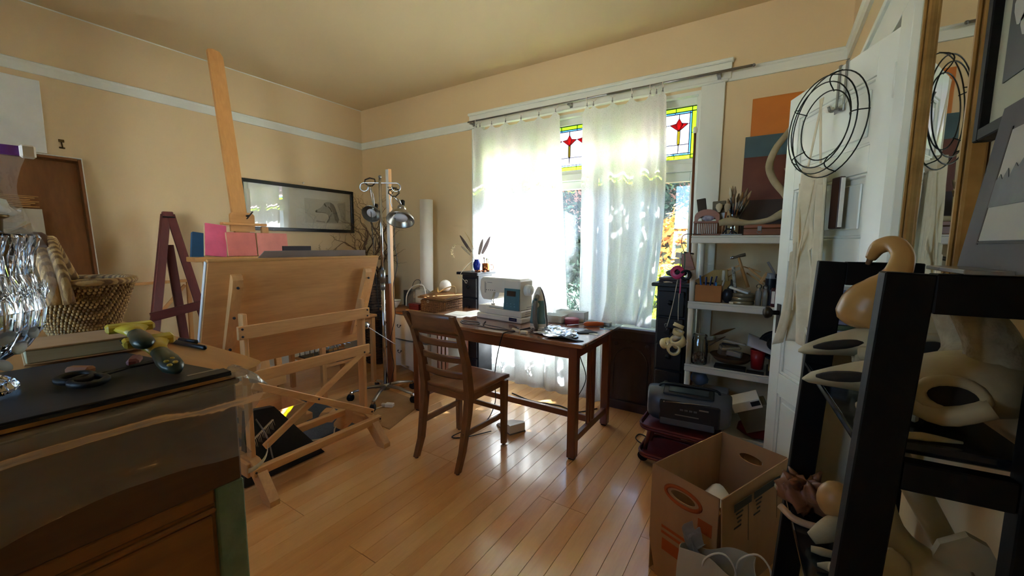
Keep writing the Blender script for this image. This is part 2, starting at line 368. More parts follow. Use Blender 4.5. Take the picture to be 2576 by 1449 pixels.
# ------------------------------------------------------------------ the window
win = bpy.data.objects.new('window_1', None); COL.objects.link(win); win['kind'] = 'structure'; win.location = (2.9, 0, .7)
def wp(name, b, m=None, par=None): return part(name, b, m or m_trim, par or win)
wp('head_casing', B().span((1.735, -.03, 2.545), (4.075, .0, 2.655), .003))
hc = B(); hc.span((1.725, -.045, 2.655), (4.085, .0, 2.68), .006); wp('head_cap', hc)
wp('head_bead', B().span((1.75, -.036, 2.53), (4.06, 0, 2.547), .005))
wp('side_casing', B().span((1.765, -.025, .17), (1.915, 0, 2.53), .003)); wp('side_casing', B().span((3.885, -.025, .70), (4.04, 0, 2.53), .003))
wp('sill', B().span((3.26, -.06, .675), (4.07, .06, .705), .006)); wp('apron_board', B().span((3.28, -.02, .56), (4.0, 0, .675), .003)); wp('low_sill', B().span((1.74, -.03, .17), (3.25, .06, .20), .006))
wp('jamb', B().span((1.91, 0, .20), (1.935, .14, 2.51))); wp('jamb', B().span((3.865, 0, .70), (3.89, .14, 2.51))); wp('head_jamb', B().span((1.935, 0, 2.485), (3.865, .14, 2.51)))
wp('transom_bar', B().span((1.935, .015, 1.94), (3.865, .125, 2.0), .004))
LITES = ((1.935, 2.47), (2.53, 3.22), (3.28, 3.865))
for xm in (2.50, 3.25): wp('mullion', B().span((xm-.03, .02, .20), (xm+.03, .12, 2.485), .004))
m_pane = glass('window_glass', (.93, .97, 1.0), .045, .01, diffuse=0.002, dcol=(.55, .75, 1.0))
for (x0, x1) in LITES:
    sb = B(); s_ = .035 if x1 > 3.5 or x0 < 2 else .04
    sb.span((x0, .05, .705), (x0+s_, .09, 1.94), .004); sb.span((x1-s_, .05, .705), (x1, .09, 1.94), .004)
    sb.span((x0+s_, .05, .705), (x1-s_, .09, .77), .004); sb.span((x0+s_, .05, 1.87), (x1-s_, .09, 1.94), .004)
    if x0 < 3:
        lw = B(); lw.span((x0, .05, .20), (x0+s_, .09, .705)); lw.span((x1-s_, .05, .20), (x1, .09, .705)); lw.span((x0+s_, .05, .20), (x1-s_, .09, .27)); lw.span((x0+s_, .05, .66), (x1-s_, .09, .705)); k = wp('low_light_sash', lw); part('pane', B().span((x0+s_, .068, .27), (x1-s_, .072, .66)), m_pane, k)
    sash = wp('lower_sash', sb); part('pane', B().span((x0+s_, .068, .77), (x1-s_, .072, 1.87)), m_pane, sash)
    ub = B(); ub.span((x0, .05, 2.0), (x0+s_*.4, .09, 2.485)); ub.span((x1-s_*.4, .05, 2.0), (x1, .09, 2.485)); ub.span((x0+s_*.4, .05, 2.0), (x1-s_*.4, .09, 2.04), .004); ub.span((x0+s_*.4, .05, 2.43), (x1-s_*.4, .09, 2.485), .004)
    wp('transom_sash', ub)
# leaded transom lights: every piece of coloured glass is its own pane
G = {'green': glass('green_glass', (.52, .72, .08), .03, .1, .1, (.6, .8, .1), .3), 'blue': glass('blue_glass', (.35, .62, .95), .03, .1, .3, (.4, .65, 1), .2),
     'pink': glass('rippled_pink_glass', (.93, .82, .84), .03, .15, .25, (.93, .8, .83), .6, 60), 'red': glass('red_glass', (.75, .01, .03), .03, .08, .3, (.9, .02, .04), .2),
     'gold': glass('amber_glass', (.85, .62, .06), .03, .1, .3, (.9, .65, .08), .2)}
m_lead = mat('lead_came', '24262b', '15161a', rough=0.5, metal=0.6)
for (x0, x1) in LITES:
    x0 += .014; x1 -= .014; z0, z1 = 2.04, 2.43
    pn = part('leaded_panel', B().span((x0, .066, z0), (x0+.004, .076, z1)).span((x1-.004, .066, z0), (x1, .076, z1)).span((x0+.004, .066, z0), (x1-.004, .076, z0+.004)).span((x0+.004, .066, z1-.004), (x1-.004, .076, z1)), m_lead, win)
    lead = B()
    def pane(poly, col, dy=0.0): part('glass_piece', B().prism(poly, .003, TR((0, .0695+dy, 0))), G[col], pn)
    def rect(a, c, b_, d, col): pane([(a, c), (b_, c), (b_, d), (a, d)], col)
    def came(a, b_, w=.005): lead.bar((a[0], .071, a[1]), (b_[0], .071, b_[1]), w, .009, (0, 1, 0), 0)
    g, bl = .034, .014; n2 = 4 if 2.5 < x0 < 3 else 3; cs = [x0+g+bl+(x1-x0-2*g-2*bl)*(k+.5)/n2 for k in range(n2)]
    cell = (x1-x0-2*g-2*bl)/n2; xi0, xi1 = x0+g+bl, x1-g-bl
    brk = [x0, x0+(x1-x0)*.27, (x0+x1)/2, x0+(x1-x0)*.73, x1]
    for zz0, zz1 in ((z0, z0+g), (z1-g, z1)):
        for k in range(4): rect(brk[k], zz0, brk[k+1], zz1, 'green'); came((brk[k+1], zz0), (brk[k+1], zz1), .004)
    for xx0, xx1 in ((x0, x0+g), (x1-g, x1)):
        for k in range(2): rect(xx0, z0+g+(z1-z0-2*g)*k/2, xx1, z0+g+(z1-z0-2*g)*(k+1)/2, 'green')
        came((xx0, (z0+z1)/2), (xx1, (z0+z1)/2), .004)
    for zz0, zz1 in ((z0+g, z0+g+bl), (z1-g-bl, z1-g)):
        for k in range(4): rect(x0+g+(x1-x0-2*g)*k/4, zz0, x0+g+(x1-x0-2*g)*(k+1)/4, zz1, 'blue'); came((x0+g+(x1-x0-2*g)*k/4, zz0), (x0+g+(x1-x0-2*g)*k/4, zz1), .004)
    for xx0, xx1 in ((x0+g, x0+g+bl), (x1-g-bl, x1-g)):
        for k in range(3): rect(xx0, z0+g+bl+(z1-z0-2*g-2*bl)*k/3, xx1, z0+g+bl+(z1-z0-2*g-2*bl)*(k+1)/3, 'blue')
    zb, zt = z0+g+bl, z1-g-bl; zc = zb+(zt-zb)*.72; zd = zb+(zt-zb)*.22
    for k, c in enumerate(cs):
        a, b_ = xi0+cell*k, xi0+cell*(k+1)
        rect(a, zc, b_, zt, 'pink'); rect(a, zd, c-.009, zc, 'pink'); rect(c+.009, zd, b_, zc, 'pink'); rect(a, zb, c, zd, 'pink'); rect(c, zb, b_, zd, 'pink')
        for sx in (-1, 1):
            pane([(c+sx*.009, zd), (c+sx*.001, zd), (c+sx*.001, zc-.04), (c+sx*.009, zc-.03)], 'gold')
            pane([(c+sx*.066, zc+.006), (c+sx*.018, zc+.012), (c+sx*.004, zc-.042)], 'red', -.004)
            came((c+sx*.009, zd+.012), (c+sx*.009, zc-.03), .004); came((c+sx*.009, zd+.012), (c, zd-.006), .004); came((c+sx*.066, zc+.006), (c, zc-.045), .004); came((c+sx*.066, zc+.006), (c+sx*.016, zc+.014), .004)
        pane([(c, zc+.048), (c+.026, zc+.004), (c, zc-.042), (c-.026, zc+.004)], 'red', -.0065)
        for p_, q_ in (((c, zc+.05), (c+.026, zc+.004)), ((c+.026, zc+.004), (c, zc-.042)), ((c, zc-.042), (c-.026, zc+.004)), ((c-.026, zc+.004), (c, zc+.05))): came(p_, q_, .004)
        came((c, zc+.048), (c, zt)); came((c, zb), (c, zd)); came((a, zc+.006), (c-.07, zc+.006), .004); came((c+.07, zc+.006), (b_, zc+.006), .004); came((a, zd), (b_, zd), .004); came((c, zd), (c, zc-.04), .003)
    for a_, b_ in (((x0, z0+g), (x1, z0+g)), ((x0, z1-g), (x1, z1-g)), ((x0+g, z0), (x0+g, z1)), ((x1-g, z0), (x1-g, z1)), ((xi0, z0+g), (xi0, z1-g)), ((xi1, z0+g), (xi1, z1-g)), ((x0+g, zb), (x1-g, zb)), ((x0+g, zt), (x1-g, zt))): came(a_, b_)
    part('lead_cames', lead, m_lead, pn)
# roof overhang outside, lawn
struct('trim_6', B().span((-1, .15, 2.95), (6, .93, 3.05), .01), mat('eave_paint', 'c9c6ba', rough=.6))
struct('wall_outside', B().span((-.2, .151, -.3), (1.9, .17, 2.95)).span((3.9, .151, -.3), (5.0, .17, 2.95)).span((1.9, .151, -.3), (3.25, .17, .19)).span((3.25, .151, -.3), (3.9, .17, .69)), mat('outside_siding', 'b9b6a8', rough=.7))
struct('floor_outside', B().span((-12, .17, -.5), (18, 30, -.45)).span((-12, -30, -.5), (18, D_-.16, -.45)), mat('gravel_ground', '3a3731', '2d2a25', rough=1, scale=9))
# unseen window added behind the camera for fill light bounced off the garage
wn2 = bpy.data.objects.new('window_2', None); COL.objects.link(wn2); wn2['kind'] = 'structure'; wn2.location = (2.55, D_, .85)
XA, XB = 1.85, 3.25
for nm, a, b_ in (('side_casing', (XA-.1, D_, .85), (XA, D_+.025, 2.45)), ('side_casing', (XB, D_, .85), (XB+.1, D_+.025, 2.45)), ('head_casing', (XA-.12, D_, 2.45), (XB+.12, D_+.03, 2.57)), ('sill', (XA-.12, D_-.05, .82), (XB+.12, D_+.05, .85)), ('sash_stile', (XA, D_-.09, .85), (XA+.04, D_-.05, 2.45)), ('sash_stile', (XB-.04, D_-.09, .85), (XB, D_-.05, 2.45)), ('mullion', (2.52, D_-.10, .85), (2.58, D_-.04, 2.45)), ('sash_rail', (XA+.04, D_-.09, .85), (XB-.04, D_-.05, .89)), ('sash_rail', (XA+.04, D_-.09, 2.41), (XB-.04, D_-.05, 2.45)), ('meeting_rail', (XA+.04, D_-.09, 1.63), (XB-.04, D_-.05, 1.67))): part(nm, B().span(a, b_, .003), m_trim, wn2)
for x0, x1 in ((XA+.04, 2.52), (2.58, XB-.04)):
    for z0, z1 in ((.89, 1.63), (1.67, 2.41)): part('pane', B().span((x0, D_-.072, z0), (x1, D_-.068, z1)), m_pane, wn2)
gar = thing('garden_garage', 'pale clapboard garage across the yard behind the house', 'garage', (10, -9, -.45))  # garage added out of view, reflects sun in through the rear window
part('wall', B().span((6.5, -11, -.45), (15, -9, 3.4)), mat('pale_clapboard', '605e5b', '575552', rough=.8), gar); part('roof', B().prism([(6.1, 0), (15.4, 0), (14, 1.4), (7.5, 1.4)], 2.6, TR((0, -11.3, 3.4))), mat('garage_roof', '5a5652', '4c4844', rough=.9), gar); part('garage_door', B().span((9, -9.0, -.45), (12, -8.96, 1.9), .01), m_trim, gar)
# ------------------------------------------------------------------ the garden outside
def foliage(b, n, fn, size, seed):
    """n pointed leaves scattered by fn(random) -> (centre, outward direction)"""
    R_ = random.Random(seed)
    for _ in range(n):
        c, d = fn(R_); c = Vector(c); d = Vector(d); d = (d+Vector((R_.gauss(0, .5), R_.gauss(0, .5), R_.gauss(0, .5)))).normalized(); x, y, z = frame(d)
        a = R_.random()*2*PI; e = x*math.cos(a)+y*math.sin(a); f = z.cross(e); L = size*R_.uniform(.7, 1.3); w = L*.28
        v = [c-e*L*.5, c+f*w+z*w*.25, c+e*L*.5-z*w*.3, c-f*w+z*w*.25]; b.add(v, [(0, 1, 2, 3)])
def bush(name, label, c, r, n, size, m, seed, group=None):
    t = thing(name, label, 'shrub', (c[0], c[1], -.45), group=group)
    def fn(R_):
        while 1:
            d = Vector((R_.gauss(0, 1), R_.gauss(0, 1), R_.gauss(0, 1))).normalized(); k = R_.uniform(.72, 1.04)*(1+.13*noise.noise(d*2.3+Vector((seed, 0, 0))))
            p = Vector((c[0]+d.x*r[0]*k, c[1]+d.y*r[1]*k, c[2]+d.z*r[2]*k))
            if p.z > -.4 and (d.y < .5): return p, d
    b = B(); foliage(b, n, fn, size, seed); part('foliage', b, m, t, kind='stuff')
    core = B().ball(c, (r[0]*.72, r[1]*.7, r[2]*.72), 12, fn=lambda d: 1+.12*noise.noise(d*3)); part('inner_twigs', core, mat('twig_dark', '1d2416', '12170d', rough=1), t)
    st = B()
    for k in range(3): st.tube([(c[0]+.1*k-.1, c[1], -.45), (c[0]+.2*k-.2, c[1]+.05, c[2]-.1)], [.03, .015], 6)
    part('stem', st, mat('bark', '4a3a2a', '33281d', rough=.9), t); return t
def leafmat(name, c, c2, share=.35):
    if name in MATS: return MATS[name]
    m, n, l, p = base(name); tc = n.new('ShaderNodeTexCoord'); t = n.new('ShaderNodeTexNoise'); t.inputs['Scale'].default_value = 3.5; t.inputs['Detail'].default_value = 5; l.new(tc.outputs['Object'], t.inputs['Vector'])
    r = n.new('ShaderNodeValToRGB'); r.color_ramp.elements[0].position = .38; r.color_ramp.elements[1].position = .62; r.color_ramp.elements[0].color = S(c2); r.color_ramp.elements[1].color = S(c); l.new(t.outputs['Fac'], r.inputs[0])
    l.new(r.outputs[0], p.inputs['Base Color']); p.inputs['Roughness'].default_value = .85; p.inputs['Specular IOR Level'].default_value = .12
    tl = n.new('ShaderNodeBsdfTranslucent'); l.new(r.outputs[0], tl.inputs[0]); mx = n.new('ShaderNodeMixShader'); mx.inputs[0].default_value = share; l.new(p.outputs[0], mx.inputs[1]); l.new(tl.outputs[0], mx.inputs[2]); l.new(mx.outputs[0], n['Material Output'].inputs[0])
    MATS[name] = m; return m
ml_dark = leafmat('hedge_leaf', '22332b', '0f1814', .05); ml_lime = leafmat('lime_leaf', '6a7c22', '3c5018', .12); ml_red = leafmat('russet_leaf', '7c4422', '6c5a1e', .12)
for i, (x, y, z, rx, ry, rz, s_) in enumerate(((0.6, 3.9, .95, 1.15, .9, 1.65, 1), (2.5, 4.0, 1.0, 1.2, .9, 1.7, 2), (4.3, 3.9, .95, 1.15, .9, 1.75, 3), (6.2, 4.2, .8, 1.15, .9, 1.7, 4), (-1.4, 4.1, .8, 1.2, .9, 1.6, 5))):
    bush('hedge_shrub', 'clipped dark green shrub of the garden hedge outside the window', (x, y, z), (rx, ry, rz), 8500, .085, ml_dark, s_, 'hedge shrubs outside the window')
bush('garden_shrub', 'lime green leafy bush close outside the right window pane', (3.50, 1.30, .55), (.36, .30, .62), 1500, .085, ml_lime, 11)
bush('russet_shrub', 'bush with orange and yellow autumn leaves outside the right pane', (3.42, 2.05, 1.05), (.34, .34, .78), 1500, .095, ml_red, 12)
for k, (x, l) in enumerate(((2.12, 'small clipped box shrub under the window beside the house wall'), (2.62, 'round clipped box shrub under the middle of the window'), (3.10, 'clipped box shrub under the window near the lime bush'))): bush('box_shrub', l, (x, .56, .18), (.26, .22, .78), 1500, .05, ml_dark, 14+k)  # shrubs added close outside to keep sun off the low panes
tt = thing('garden_tree', 'leafy garden tree standing to one side of the window outside', 'tree', (5.35, 2.55, -.45))  # tree added out of view so its crown shades the right curtain
part('trunk', B().tube(smoothline([(5.6, 2.75, -.45), (5.55, 2.72, 1.2), (5.4, 2.6, 2.6), (5.3, 2.5, 3.6)], 4), [.11]*5+[.09]*4+[.06]*4, 9), mat('bark', '4a3a2a', '33281d', rough=.9), tt)
fb_ = B(); foliage(fb_, 1500, lambda R_: (lambda d: ((5.28+d.x*.55, 2.42+d.y*.7, 3.42+d.z*.80), d))(Vector((R_.gauss(0, 1), R_.gauss(0, 1), R_.gauss(0, 1))).normalized()*R_.random()**.4), .13, 31); part('foliage', fb_, ml_dark, tt, kind='stuff')
nh = thing('neighbour_house', 'pinkish neighbouring house with a brown roof beyond the hedge', 'house', (0, 14, -.5))
part('wall', B().span((-9, 14, -.5), (7, 20, 3.0)), mat('pink_stucco', 'b98a7a', 'ab7c6c', rough=.8), nh)
part('roof', B().prism([(-9.6, 0), (7.6, 0), (6, 1.7), (-8, 1.7)], 7, TR((0, 13.4, 3.0))), mat('roof_shingle', '8a5a48', '744a3c', rough=.9, scale=12), nh)
for x in (-6, -2.5, 1, 4.5):
    w_ = part('window', B().span((x, 13.97, .8), (x+1.2, 14.0, 2.4)), m_trim, nh); part('pane', B().span((x+.1, 13.955, .9), (x+1.1, 13.97, 2.3)), mat('dark_pane', '46525c', '333d46', rough=.1), w_)
th_ = thing('tall_house', 'tall grey house beside the garden shading the hedge', 'house', (7.5, 8, -.5))  # house added out of view to keep direct sun off the hedge
part('wall', B().span((3.6, 7.6, -.5), (11.5, 13, 5.5)), mat('grey_siding', '8c8f92', '7f8285', rough=.8), th_); part('roof', B().prism([(3.4, 0), (11.7, 0), (10.8, 1.2), (4.3, 1.2)], 5.8, TR((0, 7.4, 5.5))), mat('roof_shingle', '8a5a48'), th_)
for x in (4.4, 6.6, 8.8):
    for z in (.8, 3.2): w_ = part('window', B().span((x, 7.56, z), (x+1.1, 7.6, z+1.6)), m_trim, th_); part('pane', B().span((x+.1, 7.545, z+.1), (x+1.0, 7.56, z+1.5)), MATS['dark_pane'], w_)
# ------------------------------------------------------------------ curtains and rod
m_curt = cloth('curtain_linen', 'eaecee', .6)
m_ring = mat('white_plastic', 'eeebe2', 'e3dfd4', rough=.35)
m_steel = mat('brushed_steel', '9b9c9a', '84858a', rough=.3, metal=.9)
rod = thing('curtain_rod', 'thin grey metal curtain rod across the top of the window', 'curtain rod', (3.0, -.09, 2.58))
YR, ZROD = -.09, 2.578
part('pole', B().cyl((1.77, YR, ZROD), (4.205, YR, ZROD), .0075, n=10), m_steel, rod); part('sleeve', B().cyl((3.2, YR, ZROD), (4.2, YR, ZROD), .009, n=10), m_steel, rod)
for x in (1.80, 2.86, 4.0):
    k = part('bracket', B().span((x-.012, -.09, ZROD-.02), (x+.012, -.028, ZROD-.008)).span((x-.012, -.034, ZROD-.03), (x+.012, -.028, ZROD+.03)), m_steel, rod); part('screw', B().cyl((x, -.04, ZROD+.02), (x, -.034, ZROD+.02), .005, n=8), m_steel, k)
part('finial', B().ball((4.21, YR, ZROD), .011, 10), m_steel, rod)
def curtain(name, label, rings, xa, xb, zbot, folds, seed, flare=0.0):
    """xa(t), xb(t): left and right edges from top t=0 to bottom t=1"""
    t_ = thing(name, label, 'curtain', ((xa(0)+xb(0))/2, YR, zbot(.5)))
    us = [(r-xa(0))/(xb(0)-xa(0)) for r in rings]; ztop = 2.515
    def sag(u):
        if u <= us[0]: return .06*(us[0]-u)/max(us[0], .05)
        for a, b_ in zip(us, us[1:]):
            if a <= u <= b_: k = (u-a)/max(b_-a, 1e-6); return min(.05, .32*(b_-a))*math.sin(PI*k)**.8
        return .04*(u-us[-1])/max(1-us[-1], .05)
    def fn(u, v):
        t = v; zt = ztop-sag(u)+.004; z = zt+(zbot(u)-zt)*t
        a = .012+.035*min(1, t*2.2); ph = 2*PI*folds*u
        y = YR-.005-a*(.6*math.sin(ph+.6*math.sin(ph*.37+seed))+.4*math.sin(ph*.53+seed*2+t*.8))-.02*t*t*flare
        x = xa(t)+(xb(t)-xa(t))*u+.012*t*math.cos(ph*1.1+seed)
        if t > .9: y -= (t-.9)*.35*flare*(.6+.4*math.sin(ph*1.7)); x += (t-.9)*.2*math.sin(ph*.8)*flare
        return (x, min(y, -.035), z)
    b = B().sheet(150, 60, fn); part('panel', b, m_curt, t_)
    hem = B().sheet(150, 3, lambda u, v: Vector(fn(u, 1-.018*v))+Vector((0, -.004, 0))); part('hem', hem, m_curt, t_)
    for r in rings:
        k = part('ring', B().tube(arc((r, YR+.002, ZROD-.011), .02, 0, 2*PI, 17, 'xz' if rnd.random() < .5 else 'yz')[:-1], .0032, 6, closed=True), m_ring, t_)
        part('clip', B().bar((r, YR, ZROD-.03), (r, YR-.001, ztop-.004), .006, .004).box((r, YR-.001, ztop+.004), (.011, .008, .018), .002), m_steel, k)
    return t_
curtain('curtain', 'white linen curtain hanging to the floor beside the tall black drawer tower', (1.875, 1.92, 2.06, 2.22, 2.39, 2.575, 2.74), lambda t: 1.84+.03*t, lambda t: 2.78+.15*t, lambda u: .03, 6.5, .4)
curtain('curtain', 'white linen curtain with its hem bunched on the dark radiator cover', (3.03, 3.085, 3.245, 3.40, 3.54, 3.585, 3.63), lambda t: 2.995+.03*t, lambda t: 3.66-.05*t+.05*math.sin(PI*t), lambda u: .05 if u < .36 else (.05+(.735-.05)*min(1, (u-.36)/.035)), 5.2, 1.9, 1.0)
# ------------------------------------------------------------------ woods and other common materials
w_pine = lambda ax: wood('honey_pine_'+ax, 'cf9a5e', 'b07c44', ax, 5, .5)
w_old = lambda ax: wood('brown_maple_'+ax, 'e2ae70', 'c49056', ax, 6, .5)
w_oak = lambda ax: wood('chair_oak_'+ax, '8c5e38', '623f22', ax, 7, .42, .15)
w_table = lambda ax: wood('cherry_table_'+ax, '8a4c2c', '66341a', ax, 6, .34, .3)
w_pale = lambda ax: wood('pale_beech_'+ax, 'd0a063', 'b4834a', ax, 5, .5)
w_red = lambda ax: wood('red_stained_'+ax, '6d3331', '4c2122', ax, 5, .5)
w_black = lambda ax: wood('espresso_black_'+ax, '100b09', '080605', ax, 6, .55, .0, .05, 0, .18)
m_blackm = mat('black_metal', '1a1a1c', '101012', rough=.45, metal=.4)
m_chrome = mat('chrome', 'c9cbd0', 'b4b6bc', rough=.12, metal=1.0)
m_white = mat('white_gesso', 'dfe4e2', 'd5dad8', rough=.6, scale=8)
m_dkscrew = mat('dark_screw', '2b1c12', '1c120b', rough=.6)
m_cord = mat('grey_cord', '8b8680', '746f69', rough=.5)
m_cordb = mat('black_cord', '1c1a19', '121110', rough=.5)
m_cordw = mat('cream_cord', 'd8cfb8', 'c6bca3', rough=.5)
m_black = mat('black_card', '1b1b1c', '141415', rough=.6)
m_paper = mat('white_paper', 'eceae3', 'e2e0d8', rough=.8)
m_kraft = mat('corrugated_card', 'b08a5c', 'a07a4e', rough=.8, scale=9, stretch=(1, 1, .2))
def screwdots(t, pts, r=.006, axis=(1, 0, 0), m=None):
    a = Vector(axis)*.003
    for p in pts: part('screw', B().cyl(Vector(p)-a, Vector(p)+a, r, n=8), m or m_dkscrew, t)
# ------------------------------------------------------------------ drafting table, seen from behind
t = thing('drafting_table', 'honey maple drafting table tilted up, its underside facing the room', 'table', (2.0, -1.97, 0))
th = math.atan2(.23, .62); MB = TR((1.935, -1.965, .97), (0, th, 0))
bd = part('drawing_board', B().box((0, 0, 0), (.022, 1.03, .66), .003, MB), w_old('y'), t)
part('edge_strip', B().box((-.002, -.519, 0), (.02, .006, .66), .001, MB), m_white, bd); part('edge_strip', B().box((0, 0, .336), (.022, 1.03, .012), .002, MB), w_pale('y'), bd)
for y in (-2.35-(-1.965), -1.535-(-1.965)):
    k = part('cleat', B().prism([(.011, -.27), (.036, -.25), (.05, .2), (.045, .24), (.03, .26), (.011, .262)], .05, MB @ TR((0, y-.025, 0))), w_old('z'), t)
    for z in (-.18, .02, .2): part('screw', B().cyl(MB @ Vector((.03+.02*max(0, (z+.27)/.47)-.004, y, z)), MB @ Vector((.045+.012*max(0, (z+.27)/.47), y, z)), .007, n=8), m_dkscrew, k)
for y in (-2.335, -1.60):
    part('post', B().bar((2.045, y, .12), (2.045, y, 1.0), .024, .05, (1, 0, 0), .003).bar((1.985, y+.03, .12), (1.985, y+.03, .86), .02, .045, (1, 0, 0), .003), w_old('z'), t)
    f = part('foot', B().prism([(1.72, 0), (1.80, 0), (1.93, .115), (2.10, .115), (2.215, 0), (2.285, 0), (2.285, .03), (2.15, .175), (2.09, .2), (1.94, .2), (1.86, .175), (1.72, .04)], .05, TR((0, y-.03, 0))), w_old('x'), t)
    part('foot_block', B().span((1.97, y-.05, .11), (2.1, y-.03, .19), .004), w_old('x'), f)
part('crossbar', B().span((2.073, -2.38, .868), (2.093, -1.565, .94), .003), w_old('y'), t)
part('lower_rail', B().span((2.072, -2.37, .62), (2.09, -1.57, .685), .003), w_old('y'), t)
part('front_rail', B().span((2.13, -2.385, .135), (2.17, -1.55, .18), .004), w_old('y'), t); part('rear_rail', B().span((1.83, -2.385, .135), (1.87, -1.55, .18), .004), w_old('y'), t)
part('brace', B().bar((2.1, -2.33, .615), (2.14, -1.60, .215), .018, .04, (0, .5, 1), .003), w_old('y'), t); part('brace', B().bar((2.078, -1.60, .645), (2.12, -2.30, .26), .016, .04, (0, -.5, 1), .003), w_old('y'), t)
screwdots(t, [(2.095, -2.36, .885), (2.095, -2.36, .925), (2.095, -1.585, .885), (2.095, -1.585, .925), (2.09, -1.615, .635), (2.13, -1.98, .43), (2.15, -1.615, .225), (2.17, -2.37, .16), (2.17, -1.565, .16)])
k = part('tension_knob', B().cyl((2.02, -1.575, .80), (2.02, -1.53, .80), .026, n=14), m_chrome, t); part('tension_lever', B().bar((2.03, -1.55, .80), (2.10, -1.36, .64), .02, .004, (0, 0, 1), .001), m_steel, k)
# grey mat board lying on the drawing board, its top edge above the table
solo('mat_board', B().prism([(-2.262, -.30), (-1.56, -.30), (-1.545, .345), (-1.55, .38), (-2.205, .38), (-2.262, .30)], .004, TR((1.93, 0, .97), (0, th, 0)) @ Matrix(((0, 1, 0, -.018), (1, 0, 0, 0), (0, 0, 1, 0), (0, 0, 0, 1)))), mat('grey_mat', '8f8078', '85776f', rough=.8), 'large grey-brown mat board lying on the tilted drafting table', 'mat board')
# ------------------------------------------------------------------ studio easel
E0 = thing('studio_easel', 'tall wooden studio easel with a long mast holding pink canvases', 'easel', (.95, -1.85, 0))
mastp = lambda z: Vector((.90-(z-1.6)*.185, -1.825, z))
ms = part('mast', B().prism([(-.05, 0), (.05, 0), (.05, 2.50), (.03, 2.535), (-.02, 2.542), (-.05, 2.53)], .03, Matrix.Translation(mastp(.35)) @ Matrix.Rotation(-math.atan(.185), 4, 'Y') @ Matrix(((0, 1, 0, -.015), (1, 0, 0, 0), (0, 0, 1, 0), (0, 0, 0, 1)))), w_pine('z'), E0)
hp = mastp(1.53); part('clamp_block', B().prism([(-.085, -.07), (.085, -.07), (.085, .055), (.065, .075), (-.07, .075), (-.085, .055)], .022, Matrix.Translation(hp+Vector((.02, 0, 0))) @ Matrix(((0, 1, 0, 0), (1, 0, 0, 0), (0, 0, 1, 0), (0, 0, 0, 1)))), w_pine('y'), E0)
lp = part('clamp_lip', B().box(hp+Vector((.05, .005, -.015)), (.055, .31, .02), .004), w_pine('y'), E0)
part('clamp_tail', B().box(hp+Vector((.025, 0, -.13)), (.018, .15, .1), .01), w_pine('y'), E0)
kn = part('wing_bolt', B().cyl(hp+Vector((.03, .03, .05)), hp+Vector((.075, .03, .05)), .008, n=8), m_blackm, E0); part('wing', B().bar(hp+Vector((.07, .015, .025)), hp+Vector((.075, .06, .085)), .006, .02, (1, 0, 0), .003), m_blackm, kn)
part('canvas_ledge', B().span((.84, -2.165, 1.235), (1.0, -1.45, 1.27), .004), w_pale('y'), E0)
for y in (-2.07, -1.66):
    part('upright', B().bar((1.06, y, .05), (.93, y, 1.5 if y > -2 else 1.24), .05, .03, (1, 0, 0), .003), w_pine('z'), E0)
    part('base_runner', B().span((.62, y-.03, .0), (1.45, y+.03, .06), .006), w_pine('x'), E0); part('strut', B().bar((.68, y, .05), (.95, y, .85), .03, .025, (1, 0, 0), .003), w_pale('z'), E0)
for z in (.22, .62, 1.12): part('cross_rail', B().span((1.08-(z*.09), -2.1, z), (1.105-(z*.09), -1.63, z+.09), .003), w_pale('y'), E0)
part('lower_panel', B().span((1.1, -2.03, .08), (1.12, -1.70, .2), .003), w_pale('y'), E0)
def canvas(name, label, y0, y1, z0, h, d, c, lean, xb, roll=0.0, side='d9bd92'):
    """stretched canvas standing on a ledge, face towards +x"""
    t = thing(name, label, 'canvas', (xb, (y0+y1)/2, z0)); M = TR((xb, (y0+y1)/2, z0), (roll, -lean, 0))
    f = part('painted_face', B().box((d*.42, 0, h/2), (d*.16, y1-y0, h), .002, M), mat('paint_'+c, c, None, rough=.65, scale=14, bump=.1), t)
    part('stretcher_sides', B().box((0, 0, h/2), (d*.68, y1-y0-.002, h-.002), .001, M), mat('raw_canvas_'+side, side, rough=.8, scale=30), t); return t
canvas('small_canvas', 'bright pink canvas tilted on the easel ledge beside a blue one', -2.10, -1.965, 1.272, .24, .035, 'd45c7c', .22, .975, -.13)
canvas('small_canvas', 'coral pink canvas in the middle of the easel ledge', -1.955, -1.755, 1.272, .18, .03, 'cf7468', .10, .985)
canvas('small_canvas', 'salmon pink canvas at the far end of the easel ledge', -1.745, -1.51, 1.272, .18, .03, 'd98577', .10, .985)
canvas('small_canvas', 'narrow dark blue canvas standing behind the bright pink canvas', -2.16, -2.085, 1.24, .21, .04, '1d4a6e', .2, .90, -.16, '2d5f88')
solo('dark_board', B().span((1.30, -1.72, 1.0), (1.312, -1.50, 1.352), .001), mat('dark_violet_board', '2c2026', '1e161b', rough=.7), 'narrow dark violet board standing behind the pink canvases', 'board', (1.3, -1.7, 1.0))
